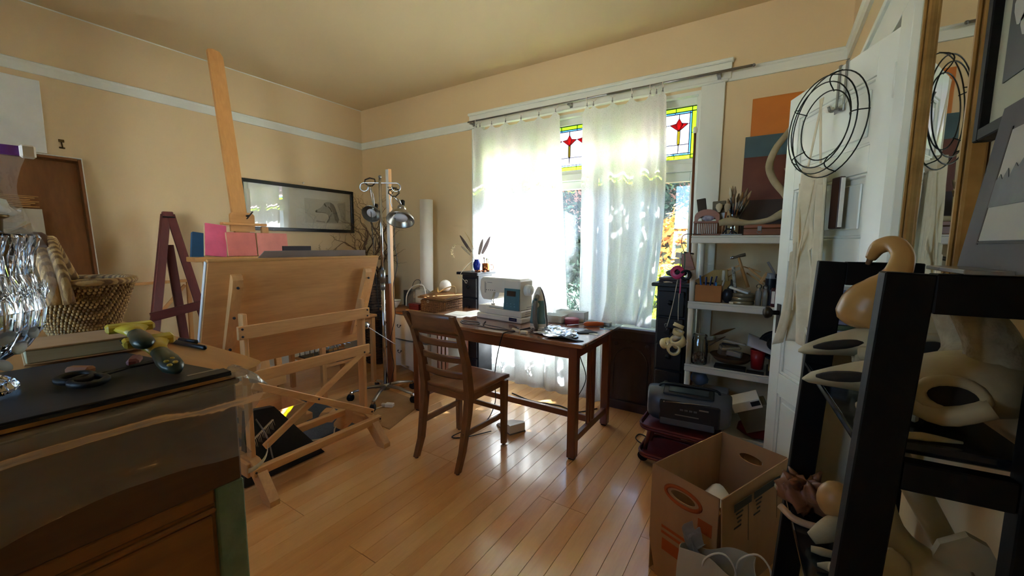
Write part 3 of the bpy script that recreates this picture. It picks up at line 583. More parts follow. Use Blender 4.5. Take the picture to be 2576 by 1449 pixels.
# ------------------------------------------------------------------ red A-shaped easel and folding stand
A = thing('field_easel', 'dark red painted A-shaped easel standing by the tan wall', 'easel', (.35, -2.1, 0))
top = Vector((.16, -2.055, 1.60))
part('leg', B().bar(top, (.62, -2.42, .0), .065, .03, (1, .2, 0), .004), w_red('z'), A); part('leg', B().bar(top+Vector((.0, .03, 0)), (.62, -1.85, .0), .06, .03, (1, -.2, 0), .004), w_red('z'), A)
part('rear_leg', B().bar(top+Vector((-.02, .01, -.25)), (.26, -1.99, .0), .06, .03, (1, 0, 0), .004), w_red('z'), A)
part('crossbar', B().bar((.43, -2.28, .80), (.43, -1.93, .86), .02, .07, (0, 0, 1), .003), w_red('y'), A); part('crown', B().box(top+Vector((0, .012, 0)), (.04, .07, .05), .006), w_red('z'), A)
part('hinge', B().cyl(top+Vector((.03, -.03, -.02)), top+Vector((.03, .05, -.02)), .006, n=8), m_blackm, A)
k = thing('folding_stand', 'thin wooden folding stand with crossed braces behind the red easel', 'stand', (.14, -2.1, 0))
for y in (-2.4, -1.93): part('leg', B().bar((.09, y, 0), (.075, y+.02, 1.03), .03, .025, (1, 0, 0), .002), w_old('z'), k)
part('top_rail', B().bar((.08, -2.42, 1.03), (.08, -1.87, 1.04), .03, .022, (0, 0, 1), .002), w_old('y'), k); part('brace', B().bar((.06, -1.93, 1.0), (.06, -2.3, .55), .02, .025, (0, .5, 1), .002), w_old('y'), k); part('low_rail', B().bar((.1, -2.4, .45), (.1, -1.93, .45), .025, .03, (0, 0, 1), .002), w_old('y'), k)
# ------------------------------------------------------------------ things on the left wall
solo('wall_canvas', B().span((.002, -3.35, 1.99), (.04, -2.655, 2.482), .003), m_white, 'blank white canvas hanging on the tan wall under the picture rail', 'canvas', (.02, -3.0, 2.24))
hk = thing('wall_hook', 'small brass picture hook on the tan wall', 'hook', (.0, -2.575, 2.07)); part('plate', B().span((.001, -2.59, 2.09), (.006, -2.56, 2.11), .002), mat('aged_brass', '6b5630', '4b3a1e', rough=.4, metal=.8), hk); part('hook', B().tube([(.003, -2.575, 2.09), (.012, -2.575, 2.07), (.02, -2.575, 2.055), (.014, -2.575, 2.045)], .004, 6).box((.006, -2.575, 2.05), (.008, .03, .012), .002), MATS['aged_brass'], hk)
# cradled panel leaning with its wooden back to the room
cp = thing('cradled_panel', 'large wooden panel with pale edges leaning back to front on the wall', 'panel', (.3, -3.0, .1)); MP = TR((.38, -2.95, .02), (0, -.165, 0))
part('plywood_back', B().box((-.03, 0, .99), (.008, .9, 1.96), .001, MP), wood('dark_ply', '8a5a2c', '6b421d', 'z', 4, .55), cp)
for y in (-.441, .441): part('side_strip', B().box((0, y, .99), (.07, .018, 1.96), .002, MP), MATS['dark_ply'], cp); part('painted_edge', B().box((.0, y*1.025, .99), (.072, .006, 1.97), .001, MP), m_white, cp)
part('top_strip', B().box((0, 0, 1.965), (.07, .86, .018), .002, MP), MATS['dark_ply'], cp); part('painted_edge', B().box((0, 0, 1.978), (.072, .91, .006), .001, MP), m_white, cp)
solo('primed_board', B().box((0, 0, .80), (.012, .62, 1.6), .002, TR((.47, -3.04, .02), (0, -.19, 0))), mat('pale_grey_primer', 'b9b6aa', 'b0ada1', rough=.6), 'pale grey primed board leaning inside the big wooden panel', 'board', (.46, -3.04, .02))
st = thing('lath_bundle', 'bundle of thin wooden laths lying on the pale grey board', 'laths', (.2, -2.98, 1.62))
for i in range(7): part('lath', B().bar((.16+.012*(i % 3), -3.3, 1.61+i*.012), (.16+.012*(i % 3), -2.74-.02*(i*5 % 3), 1.605+i*.0115), .022, .006, (0, 0, 1), .001), w_pale('y'), st)
# ------------------------------------------------------------------ framed drawing
F = thing('framed_drawing', 'black framed pencil drawing of a greyhound head on the wall', 'picture', (.0, -.8, 1.75))
y0, y1, z0, z1 = -1.43, -.17, 1.50, 2.0
for a, b_ in (((.003, y0, z1-.035), (.035, y1, z1)), ((.003, y0, z0), (.035, y1, z0+.035)), ((.003, y0, z0+.035), (.035, y0+.035, z1-.035)), ((.003, y1-.035, z0+.035), (.035, y1, z1-.035))): part('frame_rail', B().span(a, b_, .003), mat('black_lacquer', '141519', '0d0e11', rough=.3), F)
part('mat', B().span((.004, y0+.035, z0+.035), (.012, y1-.035, z1-.035)), m_paper, F)
dr = part('drawing_sheet', B().span((.012, -.78, 1.60), (.014, -.27, 1.87)), mat('drawing_paper', 'dcd9cf', 'd0cdc3', rough=.8, scale=3), F)
m_gr = mat('graphite_mid', '8b8a86', '74736f', rough=.8, scale=40); m_gd = mat('graphite_dark', '4c4b49', '3b3a39', rough=.8, scale=60); m_gl = mat('graphite_light', 'b3b1aa', 'a3a19b', rough=.8, scale=40)
def drawn(poly, m, x=.0146, par=dr): part('pencil_tone', B().prism(poly, .0004, Matrix(((0, 1, 0, x), (1, 0, 0, 0), (0, 0, 1, 0), (0, 0, 0, 1)))), m, par)
drawn([(-.66, 1.735), (-.645, 1.75), (-.60, 1.772), (-.57, 1.80), (-.545, 1.835), (-.51, 1.848), (-.47, 1.846), (-.43, 1.825), (-.41, 1.79), (-.385, 1.72), (-.365, 1.655), (-.38, 1.612), (-.53, 1.612), (-.495, 1.66), (-.50, 1.695), (-.53, 1.715), (-.585, 1.722), (-.635, 1.718), (-.655, 1.72)], m_gl)
drawn([(-.47, 1.846), (-.43, 1.825), (-.41, 1.79), (-.385, 1.72), (-.365, 1.655), (-.38, 1.612), (-.415, 1.64), (-.43, 1.70), (-.45, 1.755), (-.475, 1.80)], m_gr, .0151)
drawn([(-.545, 1.835), (-.53, 1.815), (-.515, 1.79), (-.535, 1.795), (-.55, 1.815)], m_gd, .0151); drawn([(-.66, 1.735), (-.645, 1.75), (-.633, 1.74), (-.64, 1.725), (-.655, 1.72)], m_gd, .0151)
drawn([(-.655, 1.72), (-.585, 1.722), (-.53, 1.718), (-.53, 1.722), (-.585, 1.727), (-.65, 1.725)], m_gd, .0154); drawn([(-.50, 1.80), (-.47, 1.78), (-.45, 1.74), (-.46, 1.735), (-.478, 1.77), (-.502, 1.79)], m_gd, .0154)
drawn([(-.53, 1.612), (-.495, 1.66), (-.50, 1.695), (-.49, 1.695), (-.478, 1.655), (-.505, 1.612)], m_gr, .0151); drawn([(-.66, 1.62), (-.55, 1.612), (-.54, 1.618), (-.65, 1.627)], m_gr)
drawn([(-.33, 1.62), (-.275, 1.62), (-.275, 1.85), (-.36, 1.85), (-.385, 1.83), (-.35, 1.74)], mat('graphite_wash', 'c4c1b8', 'b9b6ad', rough=.8))
part('glazing', B().span((.022, y0+.035, z0+.035), (.024, y1-.035, z1-.035)), glass('picture_glass', (.96, .97, .96), .07, .005), F)
part('hanger', B().cyl((.004, -.78, 2.03), (.016, -.78, 2.03), .01, n=10), m_ring, F)
# ------------------------------------------------------------------ wooden chair
ch = thing('wooden_chair', 'brown oak ladder-back chair drawn up to the sewing table', 'chair', (2.71, -1.36, 0))
def tapered(b, pts, w, d):
    """square-section leg through the points"""
    vs = []; fs = []
    for i, (p, ww, dd) in enumerate(zip(pts, w, d)):
        p = Vector(p)
        for sx, sy in ((-1, -1), (1, -1), (1, 1), (-1, 1)): vs.append(p+Vector((sx*ww/2, sy*dd/2, 0)))
    for i in range(len(pts)-1):
        for k in range(4): fs.append((i*4+k, i*4+(k+1) % 4, i*4+4+(k+1) % 4, i*4+4+k))
    fs += [(3, 2, 1, 0), tuple(len(vs)-4+k for k in range(4))]; return b.add(vs, fs)
SZ = .485
for sx, xb, xs, xt in ((-1, 2.545, 2.535, 2.555), (1, 2.892, 2.90, 2.925)):
    lg = part('rear_leg', tapered(B(), [(xb, -1.585, .008), (xb, -1.54, .12), (xs, -1.50, .34), (xs, -1.485, .47), (xs+(xt-xs)*.4, -1.52, .66), (xt, -1.60, .86), (xt, -1.655, .955), (xt, -1.667, .975)], [.03, .033, .038, .042, .038, .034, .034, .026], [.034, .04, .045, .05, .042, .034, .03, .02]), w_oak('z'), ch)
    part('glide', B().cyl((xb, -1.585, 0), (xb, -1.585, .01), .012, n=10), m_blackm, lg)
for x in (2.515, 2.915):
    lg = part('front_leg', tapered(B(), [(x, -1.125, .008), (x, -1.125, .46)], [.032, .042], [.032, .042]), w_oak('z'), ch); part('glide', B().cyl((x, -1.125, 0), (x, -1.125, .01), .012, n=10), m_blackm, lg)
def seatz(u, v):
    w = .40+.035*v; return (2.715+(u-.5)*w, -1.49+v*.405, SZ+.004-.016*math.exp(-((u-.27)/.16)**2-((v-.35)/.35)**2)-.016*math.exp(-((u-.73)/.16)**2-((v-.35)/.35)**2)+.004*v)
part('seat', B().sheet(26, 22, seatz, thick=.022), wood('seat_oak', '98683e', '764a24', 'y', 7, .4, .15), ch)
for a, b_ in (((2.53, -1.10, .43), (2.90, -1.08, .466)), ((2.55, -1.49, .42), (2.885, -1.47, .466)), ((2.52, -1.47, .42), (2.54, -1.12, .466)), ((2.895, -1.47, .42), (2.915, -1.12, .466))): part('apron_rail', B().span(a, b_, .002), w_oak('x'), ch)
for x0, x1 in ((2.54, 2.517), (2.896, 2.913)): part('stretcher', B().bar((x0, -1.545, .225), (x1, -1.13, .215), .018, .035, (0, 0, 1), .003), w_oak('y'), ch)
part('stretcher', B().bar((2.52, -1.125, .25), (2.91, -1.125, .25), .018, .032, (0, 0, 1), .003), w_oak('x'), ch)
def slat(name, z, h, yc, xa, xb):
    part(name, B().sheet(14, 5, lambda u, v: (xa+(xb-xa)*u, yc-.035*math.sin(PI*u)-.18*(v-.5)*h, z-h/2+h*v+(.006*math.sin(PI*u) if h > .1 else 0)), thick=.014), w_oak('x'), ch)
slat('top_rail', .915, .115, -1.628, 2.55, 2.93); slat('slat', .79, .04, -1.565, 2.55, 2.92); slat('slat', .685, .04, -1.525, 2.545, 2.915); slat('slat', .58, .042, -1.50, 2.54, 2.91)
# ------------------------------------------------------------------ sewing table
T = thing('sewing_table', 'cherry brown mission-style table holding the sewing machine', 'table', (2.69, -.73, 0))
part('table_top', B().span((1.97, -1.125, .755), (3.475, -.395, .78), .005), wood('cherry_top', '9a6440', '7c4828', 'x', 5, .26, .9), T)
for a, b_ in (((2.0, -1.06, .665), (3.40, -1.04, .755)), ((2.0, -.44, .665), (3.40, -.42, .755)), ((1.99, -1.04, .665), (2.01, -.44, .755)), ((3.385, -1.04, .665), (3.405, -.44, .755))): part('apron_rail', B().span(a, b_, .002), w_table('x'), T)
for x in (2.005, 3.39):
    for y in (-1.04, -.445): lg = part('leg', B().span((x-.028, y-.028, .012), (x+.028, y+.028, .755), .004), w_table('z'), T); part('foot_pad', B().span((x-.02, y-.02, 0), (x+.02, y+.02, .012), .003), m_dkscrew, lg)
    part('end_stretcher', B().span((x-.016, -1.012, .10), (x+.016, -.473, .145), .003), w_table('y'), T)
    for dy in (-.05, 0, .05): part('end_slat', B().span((x-.007, -.745+dy-.016, .145), (x+.007, -.745+dy+.016, .665), .002), w_table('z'), T)
part('long_stretcher', B().span((2.02, -.76, .135), (3.375, -.73, .18), .003), w_table('x'), T)
# ------------------------------------------------------------------ on and under the sewing table
m_cream = mat('cream_plastic', 'd9d2c0', 'd0c8b5', rough=.4, scale=3); m_teal = mat('teal_panel', '4f7a7c', '446c6f', rough=.35); m_dkscreen = mat('dark_display', '3a3430', '2c2824', rough=.2)
_n0 = set(bpy.data.objects)
SM = thing('sewing_machine', 'cream sewing machine with a teal control panel on the table', 'sewing machine', (2.585, -.61, .76), (0, 0, -.10))
def lp_(n, b, m, par=SM, **k): return part(n, b, m, par, world=False, **k)
base_ = lp_('base', B().box((0, 0, .024), (.46, .19, .044), .008).box((.045, -.003, .07), (.36, .175, .05), .006), m_cream)
lp_('free_arm', B().prism([(-.215, .058), (-.195, .048), (-.10, .046), (-.10, .112), (-.215, .108), (-.222, .10)], .15, TR((0, -.08, 0))), m_cream)
lp_('bed', B().box((-.03, 0, .105), (.24, .15, .016), .003), m_cream); lp_('column', B().box((.125, 0, .21), (.165, .165, .24), .012), m_cream)
hd = lp_('arm', B().prism([(-.205, .232), (-.196, .315), (-.18, .328), (.19, .328), (.208, .318), (.208, .225), (-.06, .222), (-.075, .18), (-.09, .158), (-.165, .158), (-.185, .175)], .15, TR((0, -.078, 0))), m_cream)
lp_('face_cover', B().prism([(-.075, .226), (-.02, .226), (-.035, .185), (-.055, .165), (-.09, .162)], .10, TR((0, -.05, 0))), m_ring)
lp_('top_lid', B().box((0, 0, .331), (.38, .13, .008), .003), m_cream)
pn_ = lp_('control_panel', B().prism([(.05, .098), (.203, .098), (.206, .262), (.06, .262)], .006, TR((0, -.088, 0))), m_teal)
lp_('display', B().prism([(.085, .205), (.17, .205), (.172, .245), (.087, .245)], .004, TR((0, -.0905, 0))), m_dkscreen, pn_)
for i in range(2):
    for j in range(3): lp_('button', B().cyl((.09+.035*j, -.091, .125+.02*i), (.09+.035*j, -.086, .125+.02*i), .006, n=10), mat('teal_button', '6d9496', '5f8688', rough=.4), pn_)
lp_('hand_wheel', B().cyl((.206, .0, .25), (.248, .0, .25), .044, .040, 24).cyl((.246, 0, .25), (.256, 0, .25), .03, .028, 24), m_ring)
for i in range(6): lp_('vent_slot', B().box((.226, -.02+.006*i, .035+.017*i), (.003, .06, .004), 0), m_cord, base_)
bdg = lp_('badge', B().box((.15, -.096, .028), (.075, .003, .026), .001), mat('navy_badge', '1f2a4e', '19223f', rough=.3)); lp_('badge_lettering', B().box((.14, -.0978, .028), (.03, .001, .006), 0).box((.166, -.0978, .028), (.015, .001, .006), 0), m_steel, bdg)
ndl = lp_('needle_bar', B().cyl((-.10, -.02, .105), (-.10, -.02, .165), .003, n=6).cyl((-.115, -.015, .12), (-.115, -.015, .165), .004, n=6), m_chrome); lp_('presser_foot', B().box((-.115, -.02, .118), (.02, .03, .008), .002).bar((-.13, -.03, .16), (-.1, -.03, .125), .006, .006), m_chrome, ndl)
for i in range(5): lp_('stitch_mark', B().box((-.135+.022*i, -.0785, .235), (.007, .001, .006), 0), m_cordb, hd)
lp_('thread_slot', B().box((-.15, -.0785, .255), (.003, .001, .09), 0).box((-.142, -.0785, .25), (.002, .001, .08), 0), m_cordb, hd); lp_('name_print', B().box((-.10, -.0785, .295), (.05, .001, .004), 0).box((.15, -.0785, .285), (.035, .001, .004), 0), m_cord, hd)
# steam iron standing on its heel
IR = thing('steam_iron', 'cream and teal steam iron standing upright on its heel', 'iron', (2.965, -.76, .76), (0, 0, .25))
zs = [i/12*.285 for i in range(13)]; hw = [.056*max(0.03, (1-(z/.287)**2.4))**.62+(.004 if z < .05 else 0) for z in zs]
lp_('body', sweep(B(), [(0, .01-.01*math.sin(PI*z/.3), z+.012) for z in zs], hw, [max(.006, w*.62) for w in hw], 16, (0, -1, 0)), m_cream, IR)
lp_('soleplate', B().prism([(-w*1.06, z+.01) for z, w in zip(zs, hw)]+[(w*1.06, z+.01) for z, w in reversed(list(zip(zs, hw)))], .008, TR((0, .034, 0))), m_steel, IR)
lp_('water_tank', sweep(B(), [(0, -.004, z+.012) for z in zs[1:9]], [w*.98 for w in hw[1:9]], [w*.55 for w in hw[1:9]], 16, (0, -1, 0)), mat('teal_tank', '7fa3a3', '6b9294', rough=.15, alpha=1, trans=.3), IR)
hn = lp_('handle', sweep(B(), smoothline([(0, -.025, .235), (0, -.065, .20), (0, -.085, .14), (0, -.08, .07), (0, -.05, .03), (0, -.03, .012)], 4), [.018]*21, [.016]*21, 10, (1, 0, 0)), mat('grey_grip', '7b7468', '6c655a', rough=.5), IR)
lp_('steam_button', B().box((0, -.072, .215), (.022, .018, .02), .005), mat('dark_teal', '1e4a45', '173b37', rough=.4), hn); lp_('dial', B().cyl((0, -.052, .175), (0, -.07, .178), .022, n=16), m_cream, IR); lp_('heel', B().box((0, .0, .008), (.10, .07, .016), .006), m_cream, IR)
# cords
def cord(name, label, pts, r, m, k=6, cat='cord'): return solo(name, B().tube(smoothline(pts, k), r, 6), m, label, cat)
Zt = .764
cord('coiled_cable', 'grey cord coiled loosely in front of the sewing machine', [(2.36, -.90, Zt), (2.44, -.95, Zt), (2.53, -.91, Zt), (2.50, -.85, Zt), (2.40, -.84, Zt), (2.36, -.88, Zt+.004), (2.43, -.93, Zt+.008), (2.60, -.95, Zt), (2.75, -.97, Zt), (2.84, -.93, Zt), (2.86, -.86, Zt), (2.78, -.80, Zt)], .0042, m_cord)
cord('coiled_cable', 'grey cord looping beside the sewing machine base', [(2.52, -.79, Zt), (2.56, -.87, Zt+.003), (2.62, -.93, Zt+.008), (2.74, -.93, Zt+.004), (2.88, -.95, Zt+.002), (2.97, -.90, Zt+.002), (2.96, -.82, Zt+.004)], .0045, m_cord)
cord('pedal_cord', 'thin black cord running from the table down to the foot pedal', [(2.97, -.85, Zt+.02), (2.94, -1.02, Zt+.02), (2.915, -1.115, Zt+.021), (2.90, -1.134, .755), (2.86, -1.135, .6), (2.81, -1.09, .43), (2.795, -1.06, .25), (2.74, -1.12, .1), (2.58, -1.19, .02), (2.56, -1.26, .006), (2.64, -1.20, .005), (2.74, -1.03, .008)], .0035, m_cordb)
cord('black_cable', 'black cord hanging behind the sewing table to the floor', [(3.10, -.40, .62), (3.12, -.30, .45), (3.14, -.22, .25), (3.10, -.32, .1), (3.05, -.42, .012), (2.98, -.44, .006)], .004, m_cordb)
cord('black_cable', 'black cord lying along the floor under the table', [(2.45, -.30, .006), (2.70, -.36, .006), (2.95, -.32, .006), (3.12, -.36, .006), (3.24, -.20, .006)], .005, m_cordb)
pg = B(); pg.tube([(2.86, -.93, Zt+.004), (2.93, -.96, Zt+.004)], .011, 8); solo('plug', pg, m_cordw, 'cream plug at the end of a cord on the table edge', 'plug')
solo('cable_tag', B().box((2.985, -.985, .772), (.05, .03, .02), .005, rot=None), m_cordw, 'small cream connector block on the table beside the foil', 'connector')
_n1 = set(bpy.data.objects)
# foot pedal
P = thing('foot_pedal', 'white wedge-shaped sewing foot pedal on the floor', 'foot pedal', (2.83, -.90, 0), (0, 0, -.45))
lp_('wedge', B().prism([(-.10, .004), (.09, .004), (.09, .07), (.07, .072), (-.095, .02)], .13, TR((0, -.065, 0))), m_ring, P); lp_('base_plate', B().box((-.005, 0, .005), (.20, .14, .01), .003), m_cord, P); lp_('hinge_tab', B().box((.0, -.066, .03), (.02, .006, .02), .002), m_ring, P)
_n2 = set(bpy.data.objects)
# boxes and bits on the table
def openbox(t, x0, y0, x1, y1, z0, h, m, th=.003):
    part('bottom', B().span((x0, y0, z0), (x1, y1, z0+th)), m, t)
    for a, b_ in (((x0, y0, z0), (x1, y0+th, z0+h)), ((x0, y1-th, z0), (x1, y1, z0+h)), ((x0, y0+th, z0), (x0+th, y1-th, z0+h)), ((x1-th, y0+th, z0), (x1, y1-th, z0+h))): part('side', B().span(a, b_, .0005), m, t)
wb1 = thing('card_box', 'open white card box behind the steam iron', 'box', (2.99, -.46, .76)); openbox(wb1, 2.86, -.52, 3.035, -.40, .76, .055, m_white)
wb2 = thing('shallow_box', 'shallow white box standing behind the open card box', 'box', (3.02, -.33, .76)); openbox(wb2, 2.92, -.38, 3.16, -.29, .76, .075, m_white)
rn2 = random.Random(3)
solo('crumpled_film', B().sheet(22, 16, lambda u, v: (3.0+.30*u+.03*math.sin(7*v), -.96+.30*v+.02*math.sin(9*u), .764+.018*abs(noise.noise(Vector((u*7, v*6, 1))))+.012*abs(noise.noise(Vector((u*17, v*15, 4))))), smooth=False), mat('silver_film', 'd3d6dc', 'aab0bb', rough=.2, metal=.55, scale=14), 'crumpled silvery plastic film beside the iron', 'plastic film')
tin = thing('pin_tin', 'round pink and red tin among the sewing tools', 'tin', (3.10, -.47, .76)); part('body', B().cyl((3.10, -.47, .76), (3.10, -.47, .79), .055, n=24), mat('red_tin', '8e3038', '772830', rough=.4), tin); part('lid', B().cyl((3.10, -.47, .79), (3.10, -.47, .802), .057, .053, 24), mat('pink_tin', 'b8646c', 'a8565e', rough=.4), tin)
scd = thing('screwdriver', 'orange handled screwdriver on the sewing table', 'screwdriver', (3.27, -.47, .775)); part('handle', B().tube([(3.22, -.52, .779), (3.235, -.51, .779), (3.30, -.46, .779), (3.335, -.43, .779)], [.012, .018, .018, .011], 10), mat('orange_plastic', 'c25a1e', 'ad4d17', rough=.35), scd); part('shaft', B().cyl((3.23, -.515, .779), (3.12, -.60, .77), .0035, n=8), m_chrome, scd)
solo('ruler_box', B().box((3.27, -.37, .772), (.20, .05, .022), .002), mat('clear_grey_case', '9aa19d', '868d89', rough=.2), 'grey clear plastic case behind the orange screwdriver', 'case')
solo('felt_square', B().prism([(-.11, -.02), (.02, -.085), (.12, -.01), (-.01, .075)], .006, TR((3.27, -.68, .762)) @ Matrix(((1, 0, 0, 0), (0, 0, 1, 0), (0, 1, 0, 0), (0, 0, 0, 1)))), mat('charcoal_felt', '3f474e', '353c43', rough=.9), 'charcoal felt square lying on the table corner', 'fabric')
solo('fabric_scrap', B().sheet(18, 6, lambda u, v: (3.16+.22*u+.02*v, -1.02+.09*v*(1-abs(u-.45))+.03*u, .763+.02*math.sin(PI*u)*(1-v)), thick=.002), mat('grey_wool', '5b646c', '4c545c', rough=.9), 'folded grey fabric scrap at the table front edge', 'fabric')
sci = thing('scissors', 'small steel scissors lying on the grey fabric scrap', 'scissors', (3.25, -.90, .775)); 
for s_ in (-1, 1): part('blade', B().bar((3.25, -.90, .772), (3.13, -.90+s_*.015, .772), .012, .003), m_steel, sci); part('finger_loop', B().tube(arc((3.29, -.90+s_*.022, .773), .02, 0, 2*PI, 14, 'xy')[:-1], .004, 6, closed=True), m_steel, sci)
solo('label_card', B().box((3.375, -.72, .7615), (.06, .035, .003), .0005), m_paper, 'tiny white card at the right edge of the table', 'card')
for i, (x, y, rz) in enumerate(((2.14, -.66, .2), (2.22, -.56, -.1))): solo('paper_sheet', B().box((x, y, .7615+.0015*i), (.21, .29, .001), 0, rot=(0, 0, rz)), m_paper, ('white paper sheet flat on the table left of the machine', 'white paper sheet on top of another by the sewing machine')[i], 'paper')
solo('glass_mat', B().span((3.34, -.52, .7605), (3.44, -.29, .765), .001), glass('mat_glass', (.82, .9, .92), .1, .02), 'small clear glass sheet on the far table corner', 'glass')
for o_ in (_n1-_n0) | (set(bpy.data.objects)-_n2):                    # the table top stands at 0.78 m
    if o_.parent is None and o_.name.split('.')[0] not in ('pedal_cord', 'black_cable'): o_.location = Vector(o_.location)+Vector((.045, -.075, .02))
# ------------------------------------------------------------------ radiator cover
w_dark = wood('carved_dark', '3b2519', '241610', 'z', 9, .5, .1, .25)
rc = thing('radiator_cover', 'dark carved wooden radiator cover under the window', 'radiator cover', (3.48, -.07, 0))
part('front_panel', B().span((3.275, -.075, .06), (3.69, -.06, .66), .002), w_dark, rc); part('top_board', B().span((3.265, -.115, .672), (3.70, -.0, .70), .004), w_dark, rc)
for a, b_ in (((3.275, -.095, .0), (3.69, -.07, .075)), ((3.275, -.092, .60), (3.69, -.07, .672)), ((3.275, -.092, .075), (3.30, -.07, .60)), ((3.635, -.092, .075), (3.69, -.07, .60))): part('frame_board', B().span(a, b_, .004), w_dark, rc)
part('carved_arch', B().tube(arc((3.468, -.076, .40), .14, 0, PI, 20), .006, 6).tube([(3.328, -.076, .40), (3.328, -.076, .12)], .005, 6).tube([(3.608, -.076, .40), (3.608, -.076, .12)], .005, 6), w_dark, rc)
for c_, r_ in (((3.468, -.077, .60), (.03, .008, .03)), ((3.34, -.077, .56), (.02, .006, .02)), ((3.60, -.077, .56), (.02, .006, .02))): part('carved_rosette', B().ball(c_, r_, 10), w_dark, rc)
part('side_panel', B().span((3.275, -.06, 0), (3.29, -.005, .672), .002), w_dark, rc)
# ------------------------------------------------------------------ two black drawer towers
m_nvy = mat('blue_black_paint', '25272e', '1c1e24', rough=.35, scale=20); m_blk = mat('flat_black_paint', '141314', '0d0d0e', rough=.5)
def tower(label, x0, x1, y0, y1, z, n, m, knob):
    t = thing('drawer_tower', label, 'cabinet', ((x0+x1)/2, (y0+y1)/2, 0)); part('carcass', B().span((x0, y0+.02, .09), (x1, y1, z-.025), .003), m, t)
    part('plinth', B().span((x0-.02, y0-.02, 0), (x1+.02, y1, .09), .006), m, t); part('top_board', B().span((x0-.03, y0-.035, z-.025), (x1+.03, y1+.02, z), .005), m, t)
    dh = (z-.15)/n
    for i in range(n):
        za = .105+i*dh; d = part('drawer', B().span((x0+.012, y0, za), (x1-.012, y0+.02, za+dh-.012), .005), m, t)
        part('knob', B().lathe([(.004, 0), (.006, .008), (.016, .014), (.018, .02), (.012, .027), (0, .029)], 12, TR(((x0+x1)/2, y0, za+dh*.52), (PI/2, 0, 0))), knob, d)
    return t
tower('narrow blue-black drawer tower under the blue vase', 1.916, 2.11, -.385, -.145, 1.115, 5, m_nvy, m_blackm)
TWR = tower('narrow matte black drawer tower beside the white shelves', 3.715, 3.915, -.36, -.10, 1.115, 5, m_blk, m_blk)
_n0 = set(bpy.data.objects)
# ------------------------------------------------------------------ on the left tower
vs_ = thing('vase', 'cobalt blue fluted glass vase holding feathers', 'vase', (1.985, -.24, 1.115)); 
part('body', B().lathe([(.0, .0), (.022, 0), (.026, .01), (.034, .045), (.036, .07), (.03, .095), (.022, .105), (.024, .115), (.021, .115), (.019, .104), (.027, .092), (.032, .068), (.02, .01), (0, .006)], 24, TR((1.985, -.24, 1.115)), fn=lambda a, r, z: r*(1+.05*math.cos(12*a))), mat('cobalt_glass', '1030b0', '0a2090', rough=.08, trans=.35), vs_)
def feather(label, p0, p1, w, c, c2, bend):
    t = thing('feather', label, 'feather', p0); p0, p1 = Vector(p0), Vector(p1); d = (p1-p0); side = Vector((.75, .6, 0)).normalized(); side = (side-d.normalized()*side.dot(d.normalized())).normalized(); bnd = Vector(bend)
    P_ = lambda s: p0+d*s+bnd*math.sin(PI*s); part('quill', B().tube([P_(i/10) for i in range(11)], [.0022-.0015*i/10 for i in range(11)], 5), mat('quill_horn', 'd0b98c', 'b89f70', rough=.5), t)
    part('vane', B().sheet(16, 5, lambda u, v: P_(.3+.72*u)+side*(v-.5)*2*w*math.sin(PI*min(1, .12+u*.88))**.6, thick=.0012), mat('vane_'+c, c, c2, rough=.7, scale=60, kind='wave'), t); return t
vm = (1.985, -.24, 1.215)
feather('dark brown feather leaning left in the blue vase', vm, (1.80, -.27, 1.46), .014, '4a3a34', '2e2420', (-.01, 0, .01)); feather('thin straw-coloured feather leaning in the blue vase', (1.982, -.235, 1.215), (1.83, -.24, 1.50), .004, 'b89a60', '8e7340', (.012, 0, .02))
feather('pale grey feather upright in the blue vase', (1.99, -.24, 1.215), (2.04, -.22, 1.425), .016, '9c8f88', '7d716b', (0, 0, 0)); feather('broad mauve-grey feather leaning right in the blue vase', (1.995, -.235, 1.215), (2.11, -.20, 1.45), .018, '8a7b7a', '6c5f60', (.006, 0, 0))
feather('barred brown and white feather drooping in the blue vase', (1.98, -.245, 1.215), (1.83, -.29, 1.355), .011, 'd8c8a8', '5a4634', (-.02, 0, .02))
gp = smoothline([(1.978, -.245, 1.215), (1.88, -.27, 1.34), (1.79, -.29, 1.375), (1.735, -.30, 1.345), (1.715, -.30, 1.29), (1.74, -.305, 1.255)], 5)
gs = thing('grass_plume', 'pale curling pampas plume arching from the blue vase', 'plume', (1.98, -.245, 1.215)); part('stalk', B().tube(gp, .0016, 5), MATS['quill_horn'], gs)
hb = B(); R5 = random.Random(5)
for i in range(12, len(gp)):
    for k in range(6):
        d = Vector((R5.gauss(0, 1), R5.gauss(0, 1), R5.gauss(-.4, 1))).normalized(); hb.tube([gp[i], gp[i]+d*.018], [.003, .0005], 4)
part('plume', hb, mat('plume_cream', 'd8c79c', 'c4b081', rough=.8), gs, kind='stuff')
mg = thing('copper_mug', 'copper mug full of small tools on the drawer tower', 'mug', (2.055, -.19, 1.115)); m_cop = mat('copper', 'c07a4c', 'a8643a', rough=.22, metal=.9)
part('body', B().lathe([(0, 0), (.036, 0), (.038, .08), (.035, .08), (.033, .004), (0, .004)], 24, TR((2.055, -.19, 1.115))), m_cop, mg); part('handle', B().tube(smoothline([(2.09, -.17, 1.18), (2.115, -.155, 1.175), (2.115, -.155, 1.14), (2.09, -.17, 1.13)], 4), .004, 6), m_cop, mg)
